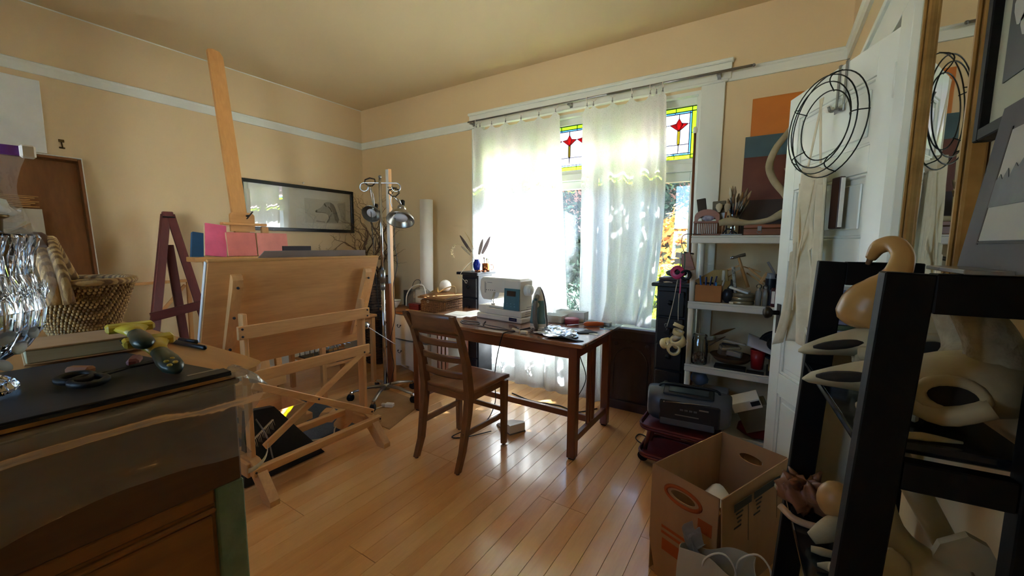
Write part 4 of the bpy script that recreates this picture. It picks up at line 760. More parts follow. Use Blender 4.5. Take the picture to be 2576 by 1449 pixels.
for i, (dx, dy, h, c) in enumerate(((-.012, 0, .05, '5c4a38'), (.01, .012, .075, '9a938a'), (.012, -.01, .035, '8c7a3c'), (-.005, .015, .04, '4c5a3a'))): solo('mug_tool', B().tube([(2.055+dx*.5, -.19+dy*.5, 1.125), (2.055+dx*1.7, -.19+dy*1.7, 1.195+h*.7), (2.055+dx*2, -.19+dy*2, 1.20+h)], [.004, .004, .009 if i != 1 else .003], 7), mat('mug_tool_'+c, c, rough=.6), ('brown brush handle in the copper mug', 'tall grey rod in the copper mug', 'olive bud-topped stick in the copper mug', 'green tipped stick in the copper mug')[i], 'tool')
bs = thing('bead_string', 'string of amber beads around the copper mug foot', 'beads', (2.05, -.25, 1.12)); R6 = random.Random(8)
for i in range(16): part('bead', B().ball((2.0+.008*i, -.275+.03*math.sin(i*.7), 1.123+.004*(i % 2)), .0075+.002*(i % 3 == 0), 8), m_cop if i % 3 else mat('amber_bead', 'b0602c', '8c4620', rough=.25), bs)
solo('pebble', B().ball((1.975, -.29, 1.125), (.022, .016, .011), 10), m_ring, 'white pebble at the foot of the blue vase', 'stone')
tw = thing('raffia_string', 'cream raffia string with a knotted end hanging from the vase', 'string', (1.96, -.30, 1.2)); part('strand', B().tube(smoothline([(1.962, -.255, 1.228), (1.94, -.31, 1.19), (1.925, -.38, 1.13), (1.915, -.402, 1.09), (1.935, -.405, 1.06), (1.97, -.405, 1.035)], 4), .0025, 5), m_cordw, tw); part('knot', B().tube(arc((1.985, -.404, 1.03), .014, 0, 5.5, 12), .003, 5).tube(arc((1.90, -.404, 1.07), .012, 2, 5.5, 8), .003, 5), m_cordw, tw)
for o_ in set(bpy.data.objects)-_n0:
    if o_.parent is None: o_.location = Vector(o_.location)+Vector((.035, -.03, 0))
# ------------------------------------------------------------------ white dresser in the corner and what stands on it
m_dress = mat('aged_white_paint', 'd5d0c2', 'c6c0b0', rough=.45, scale=4)
D = thing('white_dresser', 'worn white dresser with bowed drawers and a wooden top', 'dresser', (1.40, -.35, 0))
part('body', B().span((.95, -.50, .14), (1.82, -.05, .67), .004), m_dress, D); part('wooden_top', B().prism([(.92, -.05), (1.835, -.05), (1.835, -.54), (1.68, -.545), (1.6, -.585), (1.2, -.585), (1.12, -.545), (.92, -.54)], .022, TR((0, 0, .67)) @ Matrix(((1, 0, 0, 0), (0, 0, 1, 0), (0, 1, 0, 0), (0, 0, 0, 1)))), wood('dresser_top', '9c6334', '7d4a22', 'x', 5, .4, .2), D)
def pull(par, x, y, z): part('bail_pull', B().tube(arc((x, y-.012, z), .022, PI, 2*PI, 8), .003, 5).ball((x-.022, y-.006, z), .007, 8).ball((x+.022, y-.006, z), .007, 8), m_blackm, par)
for (xa, xb, yf) in ((.955, 1.145, -.52), (1.15, 1.64, -.565), (1.645, 1.815, -.52)):
    for (za, zb) in ((.15, .395), (.415, .655)):
        w_ = xb-xa; d = part('drawer', B().sheet(10, 3, lambda u, v: (xa+w_*u, yf+.0-.018*math.sin(PI*u), za+(zb-za)*v)).span((xa, yf+.002, za), (xb, -.50, zb)), m_dress, D)
        for px in ((xa+xb)/2,) if w_ < .3 else (xa+.12, xb-.12): pull(d, px, yf-.016, (za+zb)/2+.02)
part('scalloped_base', B().prism([(.95, .14), (.95, .0), (1.0, .0), (1.03, .08), (1.2, .11), (1.4, .07), (1.6, .11), (1.75, .08), (1.77, 0), (1.82, 0), (1.82, .14)], .02, TR((0, -.515, 0))), m_dress, D)
for x in (.97, 1.80): part('back_leg', B().span((x-.02, -.09, 0), (x+.02, -.05, .14)), m_dress, D)
ZD = .692
bl_ = thing('enamel_bowl', 'white enamel bowl with a dark rim on the dresser', 'bowl', (1.0, -.43, ZD)); part('body', B().lathe([(0, .002), (.045, 0), (.05, .01), (.09, .07), (.095, .078), (.09, .078), (.048, .014), (0, .01)], 24, TR((1.0, -.43, ZD))), m_ring, bl_); part('rim', B().tube(arc((1.0, -.43, ZD+.077), .093, 0, 2*PI, 24, 'xy')[:-1], .003, 5, closed=True), m_nvy, bl_)
zb_ = thing('zip_case', 'clear zipped plastic case holding a white card', 'case', (1.24, -.30, ZD)); part('card', B().box((1.28, -.27, ZD+.10), (.15, .03, .19), .003, rot=(0, 0, .2)), m_paper, zb_)
part('clear_cover', B().sheet(10, 8, lambda u, v: (1.13+.26*u, -.36+.16*math.sin(PI*v)*.3+.1*v, ZD+.015+.22*math.sin(PI*v)**.5*(.75+.25*math.sin(PI*u)))), glass('clear_vinyl', (.94, .95, .96), .12, .12, .08), zb_); part('zip_edge', B().tube(smoothline([(1.13, -.36, ZD+.02), (1.15, -.36, ZD+.15), (1.24, -.35, ZD+.24), (1.37, -.34, ZD+.25), (1.40, -.33, ZD+.10)], 4), .006, 6), m_ring, zb_)
rb = thing('red_box', 'small dark red tin box on the dresser', 'box', (1.34, -.42, ZD)); part('body', B().span((1.28, -.46, ZD+.01), (1.42, -.38, ZD+.05), .003), mat('dark_red_tin', '7c2428', '661c20', rough=.4), rb); part('lid', B().span((1.276, -.464, ZD+.05), (1.424, -.376, ZD+.072), .003), MATS['dark_red_tin'], rb)
solo('wooden_tray', B().span((1.25, -.48, ZD), (1.455, -.36, ZD+.01), .002), w_old('x'), 'thin wooden tray under the small red tin', 'tray')
hb_ = thing('wicker_hamper', 'brown wicker picnic basket with its lid ajar on the dresser', 'basket', (1.63, -.33, ZD))
m_wick = mat('brown_wicker', 'a87848', '6d4826', rough=.6, kind='wave', scale=45, stretch=(1, 1, .4), bump=.5, bscale=90)
X0, X1, Y0, Y1 = 1.47, 1.80, -.48, -.16
part('body', B().span((X0, Y0, ZD+.002), (X1, Y1, ZD+.135), .01), m_wick, hb_)
wv = B(); 
for i in range(22):
    for z in range(5): x = X0+.008+(X1-X0-.016)*i/21; wv.ball((x, Y0-.001, ZD+.02+.024*z), (.0065, .004, .011), 6)
for i in range(20):
    for z in range(5): y = Y0+.01+(Y1-Y0-.02)*i/19; wv.ball((X1+.001, y, ZD+.02+.024*z), (.004, .0065, .011), 6)
part('woven_canes', wv, m_wick, hb_, kind='stuff'); ld = part('lid', B().box((1.63, -.32, ZD+.165), (.35, .335, .022), .008, rot=(.06, .03, 0)), m_wick, hb_); part('lid_rim', B().tube([(1.45, -.49, ZD+.155), (1.81, -.49, ZD+.145), (1.81, -.155, ZD+.165), (1.455, -.155, ZD+.175)], .008, 6, closed=True), m_wick, ld)
part('latch_loop', B().tube(arc((1.58, Y0-.008, ZD+.12), .012, 0, 2*PI, 10)[:-1], .003, 5, closed=True), m_cordw, hb_)
solo('foam_ball', B().ball((1.55, -.20, ZD+.25), .062, 16, fn=lambda d: 1+.03*noise.noise(d*3)), m_ring, 'white foam ball on the wicker basket lid', 'ball')
dh_ = thing('dried_stalk', 'bent dried corn husk stalk on the wicker basket', 'stalk', (1.58, -.33, ZD+.18)); part('husk', B().sheet(14, 6, lambda u, v: (1.47+.20*u, -.36+.05*math.sin(u*5), ZD+.185+.055*math.sin(PI*u)*math.sin(PI*v)+.03*u)), mat('straw_husk', 'd2b887', 'b99c66', rough=.7), dh_); part('stem', B().tube(smoothline([(1.60, -.36, ZD+.20), (1.70, -.34, ZD+.25), (1.79, -.33, ZD+.265), (1.80, -.33, ZD+.19)], 4), .006, 6), MATS['straw_husk'], dh_)
solo('storage_box', B().span((.97, -.25, ZD), (1.16, -.08, ZD+.17), .004), m_nvy, 'dark box behind the enamel bowl on the dresser', 'box', (1.06, -.16, ZD))
cord('loop_wire', 'thin black wire arching above the dresser', [(1.10, -.26, ZD+.17), (1.15, -.26, ZD+.27), (1.21, -.26, ZD+.30), (1.25, -.26, ZD+.28), (1.24, -.27, ZD+.24)], .003, m_cordb)
pr = thing('paper_roll', 'tall white paper roll standing on the dresser by the wall', 'paper roll', (1.215, -.135, ZD)); part('tube', B().lathe([(.07, 0), (.07, 1.155), (.062, 1.155), (.062, 1.10)], 28, TR((1.215, -.135, ZD), (0, .012, 0))), m_paper, pr); part('inner_layers', B().lathe([(.045, .9), (.045, 1.152), (.058, 1.152), (.06, 1.1)], 24, TR((1.215, -.135, ZD), (0, .012, 0))), m_paper, pr)
# ------------------------------------------------------------------ lamp stand with two clamp lamps
m_alu = mat('spun_aluminium', 'a9a59b', '918d84', rough=.28, metal=.9); LX, LY = 1.57, -1.02
L = thing('lamp_stand', 'chrome pole stand on five castors carrying clamp lamps', 'stand', (LX, LY, 0))
part('pole', B().cyl((LX, LY, .10), (LX, LY, 1.08), .0165, n=14).cyl((LX, LY, 1.05), (LX, LY, 1.93), .0125, n=14), m_chrome, L); part('collar', B().cyl((LX, LY, 1.04), (LX, LY, 1.15), .025, n=14).cyl((LX, LY, .98), (LX, LY, 1.03), .021, n=14), m_steel, L)
dv = Vector((.84, .54, 0)).normalized()
def along(s, z): return Vector((LX, LY, z))+dv*s
ends = []
for s_ in (-1, 1): ends += [[along(s_*(.10+.0), 1.885)]+[along(s_*(.135+.036*math.sin(a)), 1.85+.036*math.cos(a)) for a in [0.2+i*.45 for i in range(12)]]]
part('hook_bar', B().tube(list(reversed(ends[0]))+ends[1], .006, 7), m_chrome, L); part('cap', B().ball((LX, LY, 1.935), .015, 10), m_steel, L)
part('hub', B().cyl((LX, LY, .085), (LX, LY, .135), .04, .03, 14), m_alu, L)
for k in range(5):
    a = -PI/3+k*2*PI/5; u = Vector((math.cos(a), math.sin(a), 0)); c = Vector((LX, LY, 0)); lg = part('base_leg', sweep(B(), [c+Vector((0, 0, .115)), c+u*.14+Vector((0, 0, .112)), c+u*.26+Vector((0, 0, .085)), c+u*.275+Vector((0, 0, .075))], [.02, .017, .015, .012], [.016, .013, .011, .008], 8), m_alu, L)
    p = c+u*.285; part('castor_fork', B().box((p.x, p.y, .068), (.03, .03, .03), .006), m_chrome, lg); q_ = Vector((-u.y, u.x, 0)); part('castor_wheel', B().cyl(p+Vector((0, 0, .032))-q_*.016+u*.01, p+Vector((0, 0, .032))+q_*.016+u*.01, .031, n=18), m_blackm, lg)
def clamp_lamp(label, hang, c, axis, rad, n):
    t = thing('clamp_lamp', label, 'lamp', hang); c, h, ax = Vector(c), Vector(hang), Vector(axis).normalized(); x, y, z = frame(ax); M = Matrix(((x.x, y.x, z.x, c.x), (x.y, y.y, z.y, c.y), (x.z, y.z, z.z, c.z), (0, 0, 0, 1)))
    k = rad; part('reflector', B().lathe([(k, 0), (k*1.03, .004), (k*.97, -.02), (k*.72, -k*.55), (k*.4, -k*.82), (k*.32, -k*.86), (k*.30, -k*.84), (k*.38, -k*.79), (k*.70, -k*.52), (k*.95, -.015), (k, 0)], 28, M), m_alu, t)
    part('neck', B().lathe([(k*.33, -k*.84), (k*.33, -k*1.15), (k*.24, -k*1.22), (k*.2, -k*1.22)], 18, M, closed=True), m_alu, t); sk = part('socket', B().lathe([(.018, -k*1.2), (.022, -k*1.3), (.02, -k*1.3-.05), (.008, -k*1.3-.06)], 14, M, closed=True), m_blackm, t)
    part('bulb', B().lathe([(.012, -k*.75), (k*.34, -k*.5), (k*.52, -k*.22), (k*.5, -k*.16), (0, -k*.1)], 20, M), mat('frosted_bulb', 'cfd3da', 'c2c6cd', rough=.25), t)
    tp = M @ Vector((0, 0, -k*1.25)); part('clamp_spring', B().tube(smoothline([tp, (tp+h)/2+Vector((.014, 0, 0)), h-Vector((0, 0, .03))], 4), .004, 6).tube(smoothline([tp, (tp+h)/2-Vector((.014, 0, 0)), h-Vector((0, 0, .03))], 4), .004, 6), m_chrome, t)
    part('clamp_jaw', B().tube([h+dv*q[0]*.9+Vector((0, 0, q[1])) for q in ((-.045, .025), (-.05, .0), (-.015, -.025), (.02, -.025), (.05, .0), (.045, .03), (0, .04))], .006, 6, closed=True), mat('dark_bronze', '3d3024', '2b2119', rough=.5, metal=.5), t)
    return t
clamp_lamp('smaller clamp lamp with a round reflector hanging from the stand', along(-.085, 1.885), along(-.085, 1.625), (.42, -.72, -.55), .077, 1)
clamp_lamp('larger clamp lamp with a wide shiny reflector on the stand', along(.115, 1.80), along(.165, 1.575), (.3, -.42, -.85), .115, 2)
k = thing('spare_clamp', 'empty spring clamp hooked on the lamp stand bar', 'clamp', along(.105, 1.83)); part('jaw', B().tube([along(.105+q[0], 1.83+q[1]) for q in ((-.04, .02), (0, -.03), (.035, .015))], .005, 6, closed=True), MATS['dark_bronze'], k); part('spring', B().tube(smoothline([along(.10, 1.80), along(.085, 1.74), along(.10, 1.68)], 4), .004, 6), m_chrome, k)
cord('lamp_flex', 'thin flex hanging straight down from the smaller clamp lamp', [along(-.085, 1.66), along(-.075, 1.45), along(-.06, 1.1), along(-.04, .8), along(-.01, .45), along(.02, .2), along(.03, .12)], .003, m_cordb)
cord('lamp_flex', 'dark flex from the larger clamp lamp winding down the wood upright', [along(.125, 1.66), along(.11, 1.4), along(.13, 1.2), along(.09, 1.0), along(.10, .75), along(.05, .5), along(.08, .3), along(.04, .12)], .003, m_cordb)
lb = thing('wood_upright', 'tall thin wooden upright with one white face by the lamp stand', 'upright', (1.36, -.74, 0)); part('lath', B().span((1.345, -.77, .0), (1.385, -.735, 2.06), .002), wood('white_faced_lath', 'd8a772', 'c08c54', 'z'), lb); part('painted_face', B().span((1.347, -.7725, 1.0), (1.383, -.77, 2.055), .0005), m_white, lb); part('lower_plate', B().span((1.335, -.80, .0), (1.39, -.7735, 1.0), .003), w_table('z'), lb); part('foot', B().span((1.40, -.82, 0), (1.52, -.70, .05), .004), w_pine('x'), lb)
# ------------------------------------------------------------------ corner: curly willow in a wicker basket
wk = thing('wicker_basket', 'tall dark wicker basket in the room corner holding branches', 'basket', (.58, -.30, 0)); part('body', B().lathe([(0, .01), (.13, 0), (.15, .3), (.17, .8), (.18, 1.0), (.165, 1.0), (.15, .8), (0, .05)], 26, TR((.58, -.30, 0)), fn=lambda a, r, z: r*(1+.02*math.cos(26*a))), mat('dark_wicker', '5d4632', '37281b', rough=.7, kind='wave', scale=14, stretch=(.3, .3, 2), bump=.6), wk)
wr_ = B()
for i in range(30): wr_.tube(arc((.58, -.30, .04+.032*i), .155+.0009*i+.004*(i % 2), 0, 2*PI, 20, 'xy')[:-1], .0075, 5, closed=True)
part('woven_canes', wr_, MATS['dark_wicker'], wk, kind='stuff')
R9 = random.Random(21); m_twig = mat('willow_bark', '6a4e34', '4a3524', rough=.8)
def willow(p, d, L, r, depth, b):
    pts = [Vector(p)]; d = Vector(d).normalized(); n = 9; ph = R9.random()*6; rs = [r]
    for i in range(n):
        w = Vector((math.sin(ph+i*1.15), math.cos(ph*1.3+i*1.0), .5*math.sin(ph+i*1.5)))*.6; q = pts[-1]+(d+w).normalized()*L/n
        q.x = max(.02, q.x); q.y = min(-.02, q.y); pts.append(q); rs.append(r*(1-.6*(i+1)/n))
        if depth and i > 1 and R9.random() < .7: willow(q, d*.5+Vector((R9.gauss(0, .6), R9.gauss(0, .3), R9.gauss(.1, .5))), L*.42, rs[-1]*.65, depth-1, b)
    b.tube(smoothline(pts, 2), [rs[min(len(rs)-1, i//2)] for i in range(2*(len(pts)-1)+1)], 5)
for i, (dx, dy, dz, L) in enumerate(((-.35, .1, 1, .75), (-.1, .15, 1, 1.0), (.1, .0, 1, .95), (-.6, -.1, .7, .7), (-.75, -.25, .45, .65), (.25, .1, 1, .8), (-.2, -.2, 1, .8), (-.5, .2, .9, .85))):
    b = B(); willow((.58+dx*.08, -.28, .9), (dx, dy, dz), L, .012, 2, b); solo('willow_branch', b, m_twig, 'bare curly willow branch standing in the dark wicker basket', 'branch', (.58, -.28, .9), 'curly willow branches in the corner basket')
# ------------------------------------------------------------------ pine side table, floor things under the easels
sd = thing('side_table', 'pine side table with a low shelf behind the drafting table', 'table', (.88, -1.07, 0))
part('top', B().span((.60, -1.36, .66), (1.17, -.77, .685), .004), w_pine('x'), sd); part('shelf', B().span((.63, -1.31, .27), (1.13, -.82, .29), .003), w_pine('x'), sd)
for x in (.62, 1.13):
    for y in (-1.33, -.80): part('leg', B().span((x-.02, y-.02, 0), (x+.02, y+.02, .66), .003), w_pine('z'), sd)
for a, b_ in (((.64, -1.335, .59), (1.11, -1.32, .66)), ((1.125, -1.31, .59), (1.14, -.82, .66))): part('apron_rail', B().span(a, b_, .002), w_pine('x'), sd)
for i, (c, w) in enumerate((('2a2c30', .16), ('e6e2d6', .15), ('3a3c44', .17))): solo('shelf_book', B().span((.94, -1.18+.01*i, .29+.022*i), (.94+w, -1.0+.008*i, .311+.022*i), .002), mat('book_'+c, c, rough=.5), ('dark book at the bottom of the side table pile', 'white book in the middle of the side table pile', 'grey book on top of the side table pile')[i], 'book')
rk = thing('wire_rack', 'black and steel wire rack on the side table shelf', 'rack', (.8, -1.2, .29)); part('frame', B().span((.66, -1.29, .291), (.90, -1.02, .30), .002), m_blackm, rk)
for i in range(6): part('wire', B().cyl((.66, -1.28+.05*i, .42), (1.1, -1.28+.05*i, .44), .004, n=6).cyl((.67, -1.28+.05*i, .30), (.67, -1.28+.05*i, .42), .004, n=6).cyl((.9, -1.28+.05*i, .30), (.9, -1.28+.05*i, .43), .004, n=6), m_chrome, rk)
solo('floor_mat', B().span((.95, -2.30, .0), (1.80, -1.42, .008), .002), mat('blue_grey_carpet', '4d5866', '3a4350', rough=1, scale=90, bump=.6, bscale=160), 'blue-grey carpet mat under the easels', 'mat')
solo('cardboard_sheet', B().prism([(1.25, -1.36), (2.09, -1.42), (1.93, -.92), (1.25, -.86)], .004, TR((0, 0, .001)) @ Matrix(((1, 0, 0, 0), (0, 0, 1, 0), (0, 1, 0, 0), (0, 0, 0, 1)))), m_kraft, 'flat brown cardboard sheet on the floor under the lamp stand', 'cardboard')
solo('wood_block', B().prism([(-.05, 0), (.05, 0), (.05, .05), (.03, .08), (-.03, .08), (-.05, .05)], .09, TR((1.60, -1.62, .008), (0, 0, .6))), w_pine('y'), 'chamfered pine block standing on the blue-grey mat', 'block')
cb = thing('small_crate', 'small open pine crate on the mat behind the drafting table', 'crate', (1.42, -1.98, .008)); openbox(cb, 1.16, -2.03, 1.50, -1.71, .008, .17, w_pale('y'), .012)
ps = thing('power_strip', 'white power strip on the cardboard near the castors', 'power strip', (1.76, -1.14, .006)); part('body', B().box((1.76, -1.14, .02), (.07, .045, .03), .004, rot=(0, 0, .4)), m_ring, ps); part('plug', B().box((1.72, -1.17, .022), (.035, .03, .026), .004, rot=(0, 0, .4)), m_cordw, ps)
cord('extension_cord', 'cream extension cord running over the mat to the power strip', [(1.72, -1.17, .012), (1.70, -1.30, .012), (1.66, -1.40, .016), (1.74, -1.62, .014), (1.84, -1.72, .014), (1.80, -1.84, .012), (1.70, -1.95, .014)], .005, m_cordw)
bg_ = thing('black_portfolio_bag', 'dusty black portfolio bag leaning inside the drafting table base', 'bag', (1.95, -2.1, 0))
part('body', B().prism([(-2.36, .0), (-1.88, .0), (-2.16, .40), (-2.31, .42)], .05, TR((1.95, 0, .003), (0, -.10, 0)) @ Matrix(((0, 1, 0, 0), (1, 0, 0, 0), (0, 0, 1, 0), (0, 0, 0, 1)))), mat('dusty_black_vinyl', '232323', '111112', rough=.6, scale=14), bg_); part('strap', B().tube(smoothline([(2.04, -2.30, .40), (2.09, -2.27, .30), (2.08, -2.24, .15)], 5), .004, 6), m_cord, bg_)
br = thing('bristle_strip', 'worn bristle strip hanging on the black portfolio bag', 'brush', (2.1, -2.28, .3)); part('back', B().bar((2.06, -2.33, .295), (2.02, -2.20, .355), .006, .012, (1, 0, 0), .001), m_cordw, br)
bb = B()
for i in range(16): p = Vector((2.06, -2.33, .293)).lerp(Vector((2.02, -2.20, .353)), i/15); bb.tube([p, p+Vector((.004, .008, -.035-.01*(i % 3)))], [.0018, .0006], 4)
part('bristles', bb, m_cordw, br, kind='stuff')
# ------------------------------------------------------------------ closet door standing ajar
dr1 = bpy.data.objects.new('door_1', None); COL.objects.link(dr1); dr1['kind'] = 'structure'; dr1.location = (4.705, -1.47, 0); dr1.rotation_euler = (0, 0, math.atan2(.642, -.282))
m_door = mat('door_white_paint', 'e4e9e2', 'dadfd7', rough=.3, scale=3, bump=.04, bscale=25)
def dp(n, b, m=m_door, par=dr1, **k): return part(n, b, m, par, world=False, **k)
PZ = ((1.745, 1.985), (1.41, 1.65), (1.07, 1.305), (.735, .97), (.30, .63)); zc = 2.10
for (a, b_) in ((0, .10), (.605, .702)): dp('stile', B().span((a, -.036, .008), (b_, 0, 2.10), .002))
for z0, z1 in PZ:
    dp('rail', B().span((.10, -.036, z1), (.605, 0, zc), .0015)); zc = z0
    p = dp('panel', B().span((.10, -.024, z0), (.605, -.014, z1)).box((.3525, -.011, (z0+z1)/2), (.505-.07, .008, z1-z0-.07), .004))
    dp('panel_moulding', B().span((.10, -.014, z0), (.605, -.004, z0+.014), .004).span((.10, -.014, z1-.014), (.605, -.004, z1), .004).span((.10, -.014, z0), (.114, -.004, z1), .004).span((.591, -.014, z0), (.605, -.004, z1), .004), m_door, p)
dp('rail', B().span((.10, -.036, .008), (.605, 0, zc), .0015))
m_bz = mat('old_bronze', '4a3c2c', '30271d', rough=.35, metal=.8)
pt_ = dp('lock_plate', B().span((.628, 0, .93), (.668, .004, 1.085), .002), m_bz); dp('keyhole', B().span((.645, .003, .965), (.651, .0055, .985)), m_blackm, pt_)
dp('door_knob', B().lathe([(.012, 0), (.012, .03), (.024, .038), (.03, .05), (.028, .062), (.016, .07), (0, .071)], 16, TR((.648, .002, 1.04), (-PI/2, 0, 0)), fn=lambda a, r, z: r*(1+.04*math.cos(8*a)) if z > .035 else r), m_bz)
for z in (1.93, 1.05, .25): dp('hinge', B().span((-.004, -.02, z-.055), (.012, .003, z+.055), .002).cyl((-.002, .006, z-.055), (-.002, .006, z+.055), .006, n=8), m_door)
cs_ = bpy.data.objects.new('trim_7', None); COL.objects.link(cs_); cs_['kind'] = 'structure'; cs_.location = (W_, -1.1, 0)
for nm, a, b_ in (('side_casing', (4.698, -1.635, 0), (4.72, -1.485, 2.13)), ('side_casing', (4.698, -.755, 0), (4.72, -.625, 2.13)), ('head_casing', (4.698, -1.635, 2.13), (4.72, -.625, 2.27)), ('head_cap', (4.685, -1.65, 2.27), (4.72, -.61, 2.295)), ('jamb', (4.72, -1.485, 0), (4.86, -1.47, 2.13)), ('jamb', (4.72, -.76, 0), (4.86, -.745, 2.13)), ('head_jamb', (4.72, -1.485, 2.115), (4.86, -.745, 2.13))): part(nm, B().span(a, b_, .002), m_trim, cs_)
# things hanging on the door
dm = TR(dr1.location, dr1.rotation_euler)
def hung(name, label, cat, u, z, y=.0): return thing(name, label, cat, tuple(dm @ Vector((u, y, z))), tuple(dr1.rotation_euler))
hk2 = hung('door_hanger', 'grey metal over-the-door hanger at the top of the white door', 'hanger', .29, 2.0)
for u in (-.022, .022): lp_('strap', B().span((u-.006, .002, -.08), (u+.006, .005, .104)).span((u-.006, -.042, .101), (u+.006, .005, .104)), m_steel, hk2)
lp_('hook', B().span((-.03, .004, -.085), (.03, .008, -.06), .002).tube(smoothline([(0, .006, -.07), (0, .035, -.08), (0, .045, -.06)], 4), .005, 6), m_steel, hk2); lp_('peg', B().ball((.05, .02, -.055), .016, 10).cyl((.05, 0, -.055), (.05, .02, -.055), .008, n=8), m_ring, hk2)
wf = thing('wreath_form', 'round wire wreath form with four rings hanging on the door', 'wreath form', tuple(dm @ Vector((.235, .075, 1.85))), (0, 0, dr1.rotation_euler[2]+.14))
m_wire = mat('dark_green_wire', '22241f', '161814', rough=.4, metal=.6)
for r, y in ((.195, .0), (.181, .028), (.157, .032), (.128, .01)): lp_('ring', B().tube(arc((0, y, 0), r, 0, 2*PI, 48)[:-1], .0024, 6, closed=True), m_wire, wf)
for k in range(5): a = .6+k*2*PI/5; lp_('spoke', B().tube(smoothline([(math.cos(a)*.197, -.002, math.sin(a)*.197), (math.cos(a)*.181, .03, math.sin(a)*.181), (math.cos(a)*.157, .034, math.sin(a)*.157), (math.cos(a)*.124, .008, math.sin(a)*.124)], 3), .0022, 6), m_wire, wf)
m_apron = mat('cream_canvas_cloth', 'e0d6bc', 'd2c7aa', rough=.9, scale=20, bump=.1)
ap = hung('apron', 'cream canvas apron hanging by its straps on the white door', 'apron', .30, 1.35, .03)
def apf(u, v):
    w0 = .115; z = .36-.74*v; tw = .045+.05*v; cx = .02+.05*v-.06*max(0, v-.35)+.03*math.sin(5*v)
    wd_ = (w0*(1-.45*math.sin(min(1, v*2.4)*PI)*.8) if v < .45 else .075+.09*(v-.45))
    zz = z+.05*(u-.5)*(1 if v < .1 else .2)-(.06*abs(u-.5)*(v > .8)); return (cx+(u-.5)*2*wd_*.95, .022+.018*math.sin(u*11+v*3)+.02*math.sin(PI*u), zz)
lp_('bib', B().sheet(24, 40, apf, thick=.003), m_apron, ap)
lp_('skirt_fold', B().sheet(12, 24, lambda u, v: (.055+.05*v+.05*u*(.5+v)-.03*math.sin(3*v), .055+.015*math.sin(u*8), .05-.44*v-.05*u), thick=.003), m_apron, ap)
lp_('side_fold', B().sheet(10, 24, lambda u, v: (-.02-.06*u-.03*v, .03+.012*math.sin(u*9), .30-.66*v), thick=.003), m_apron, ap)
for s_, x0 in ((0, .06), (1, -.03)): lp_('neck_strap', B().sheet(3, 12, lambda u, v: (x0*(1-v)+(-.045+.015*s_)*v+.014*(u-.5), .035+.02*v, .365+.25*v), thick=.002), m_apron, ap)
for pts in ([(.085, .05, .30), (.05, .055, .05), (.035, .06, -.08), (.05, .055, -.25)], [(-.02, .05, .30), (.02, .055, .08), (.06, .06, -.12), (.09, .05, -.33)]): lp_('tie', B().tube(smoothline(pts, 5), .0035, 5), m_apron, ap)
bk = hung('hanging_book', 'thin dark brown book hanging behind the apron on the door', 'book', .215, 1.45, .012); lp_('cover', B().box((0, .012, .10), (.055, .02, .20), .003), mat('brown_leather', '4a2c22', '331d16', rough=.5), bk); lp_('pages', B().box((-.003, .012, .10), (.056, .014, .19), .001), m_paper, bk)
# ------------------------------------------------------------------ white plastic shelving
m_shelf = mat('white_shelf_plastic', 'dcd8cc', 'd0ccbf', rough=.4, scale=5)
SX0, SX1, SY0, SY1 = 3.94, 4.69, -.45, -.05
sh = thing('shelving_unit', 'white plastic shelving unit crammed with art supplies', 'shelves', (4.31, -.25, 0))
SHZ = (1.445, 1.01, .58, .15)
for z in SHZ: part('shelf', B().span((SX0, SY0, z-.012), (SX1, SY1, z), .003).span((SX0, SY0, z-.05), (SX1, SY0+.018, z-.012), .004).span((SX0, SY1-.018, z-.05), (SX1, SY1, z-.012)).span((SX0, SY0+.018, z-.05), (SX0+.018, SY1-.018, z-.012)).span((SX1-.018, SY0+.018, z-.05), (SX1, SY1-.018, z-.012)), m_shelf, sh)
for x in (SX0+.02, SX1-.02):
    for y in (SY0+.02, SY1-.02):
        zz = 0
        for z in reversed(SHZ): part('post', B().cyl((x, y, zz), (x, y, z-.05), .017, .019, 12), m_shelf, sh); zz = z-.0
# pictures behind the shelf
solo('orange_canvas', B().span((4.215, -.04, 2.10), (4.62, -.003, 2.375), .003), mat('orange_paint', 'cf7a22', 'bb6a1c', rough=.5, scale=4), 'plain orange canvas on the wall beside the window', 'canvas', (4.4, -.02, 2.2))
pt = thing('leaning_painting', 'still life painting in teal and rust leaning on the shelves', 'painting', (4.40, -.10, 1.446)); MPt = TR((4.40, -.13, 1.447), (-.09, 0, 0))
part('canvas', B().box((0, 0, .335), (.42, .03, .67), .002, MPt), mat('rust_paint', '6d3a26', '55291b', rough=.45, scale=5), pt); part('teal_band', B().box((0, -.0156, .60), (.418, .001, .14), 0, MPt), mat('teal_paint', '46626a', '39525c', rough=.45, scale=6), pt)
part('umber_band', B().box((0, -.0156, .12), (.418, .001, .24), 0, MPt), mat('umber_paint', '3c2a1e', '2c1e15', rough=.45, scale=6), pt)
for c, s_, m in (((.09, .42), (.06, .035), 'a8988c'), ((.12, .36), (.05, .05), '7e5a4c'), ((.10, .30), (.045, .025), '5a3a34'), ((.15, .25), (.05, .04), 'b0a090'), ((.08, .23), (.02, .015), 'c4b8a4')): part('painted_shape', B().prism([(c[0]+s_[0]*math.cos(a)*(1+.25*math.sin(3*a)), c[1]+s_[1]*math.sin(a)*(1+.2*math.cos(2*a))) for a in [i*.45 for i in range(14)]], .001, MPt @ TR((0, -.0176, 0))), mat('stroke_'+m, m, rough=.5), pt)
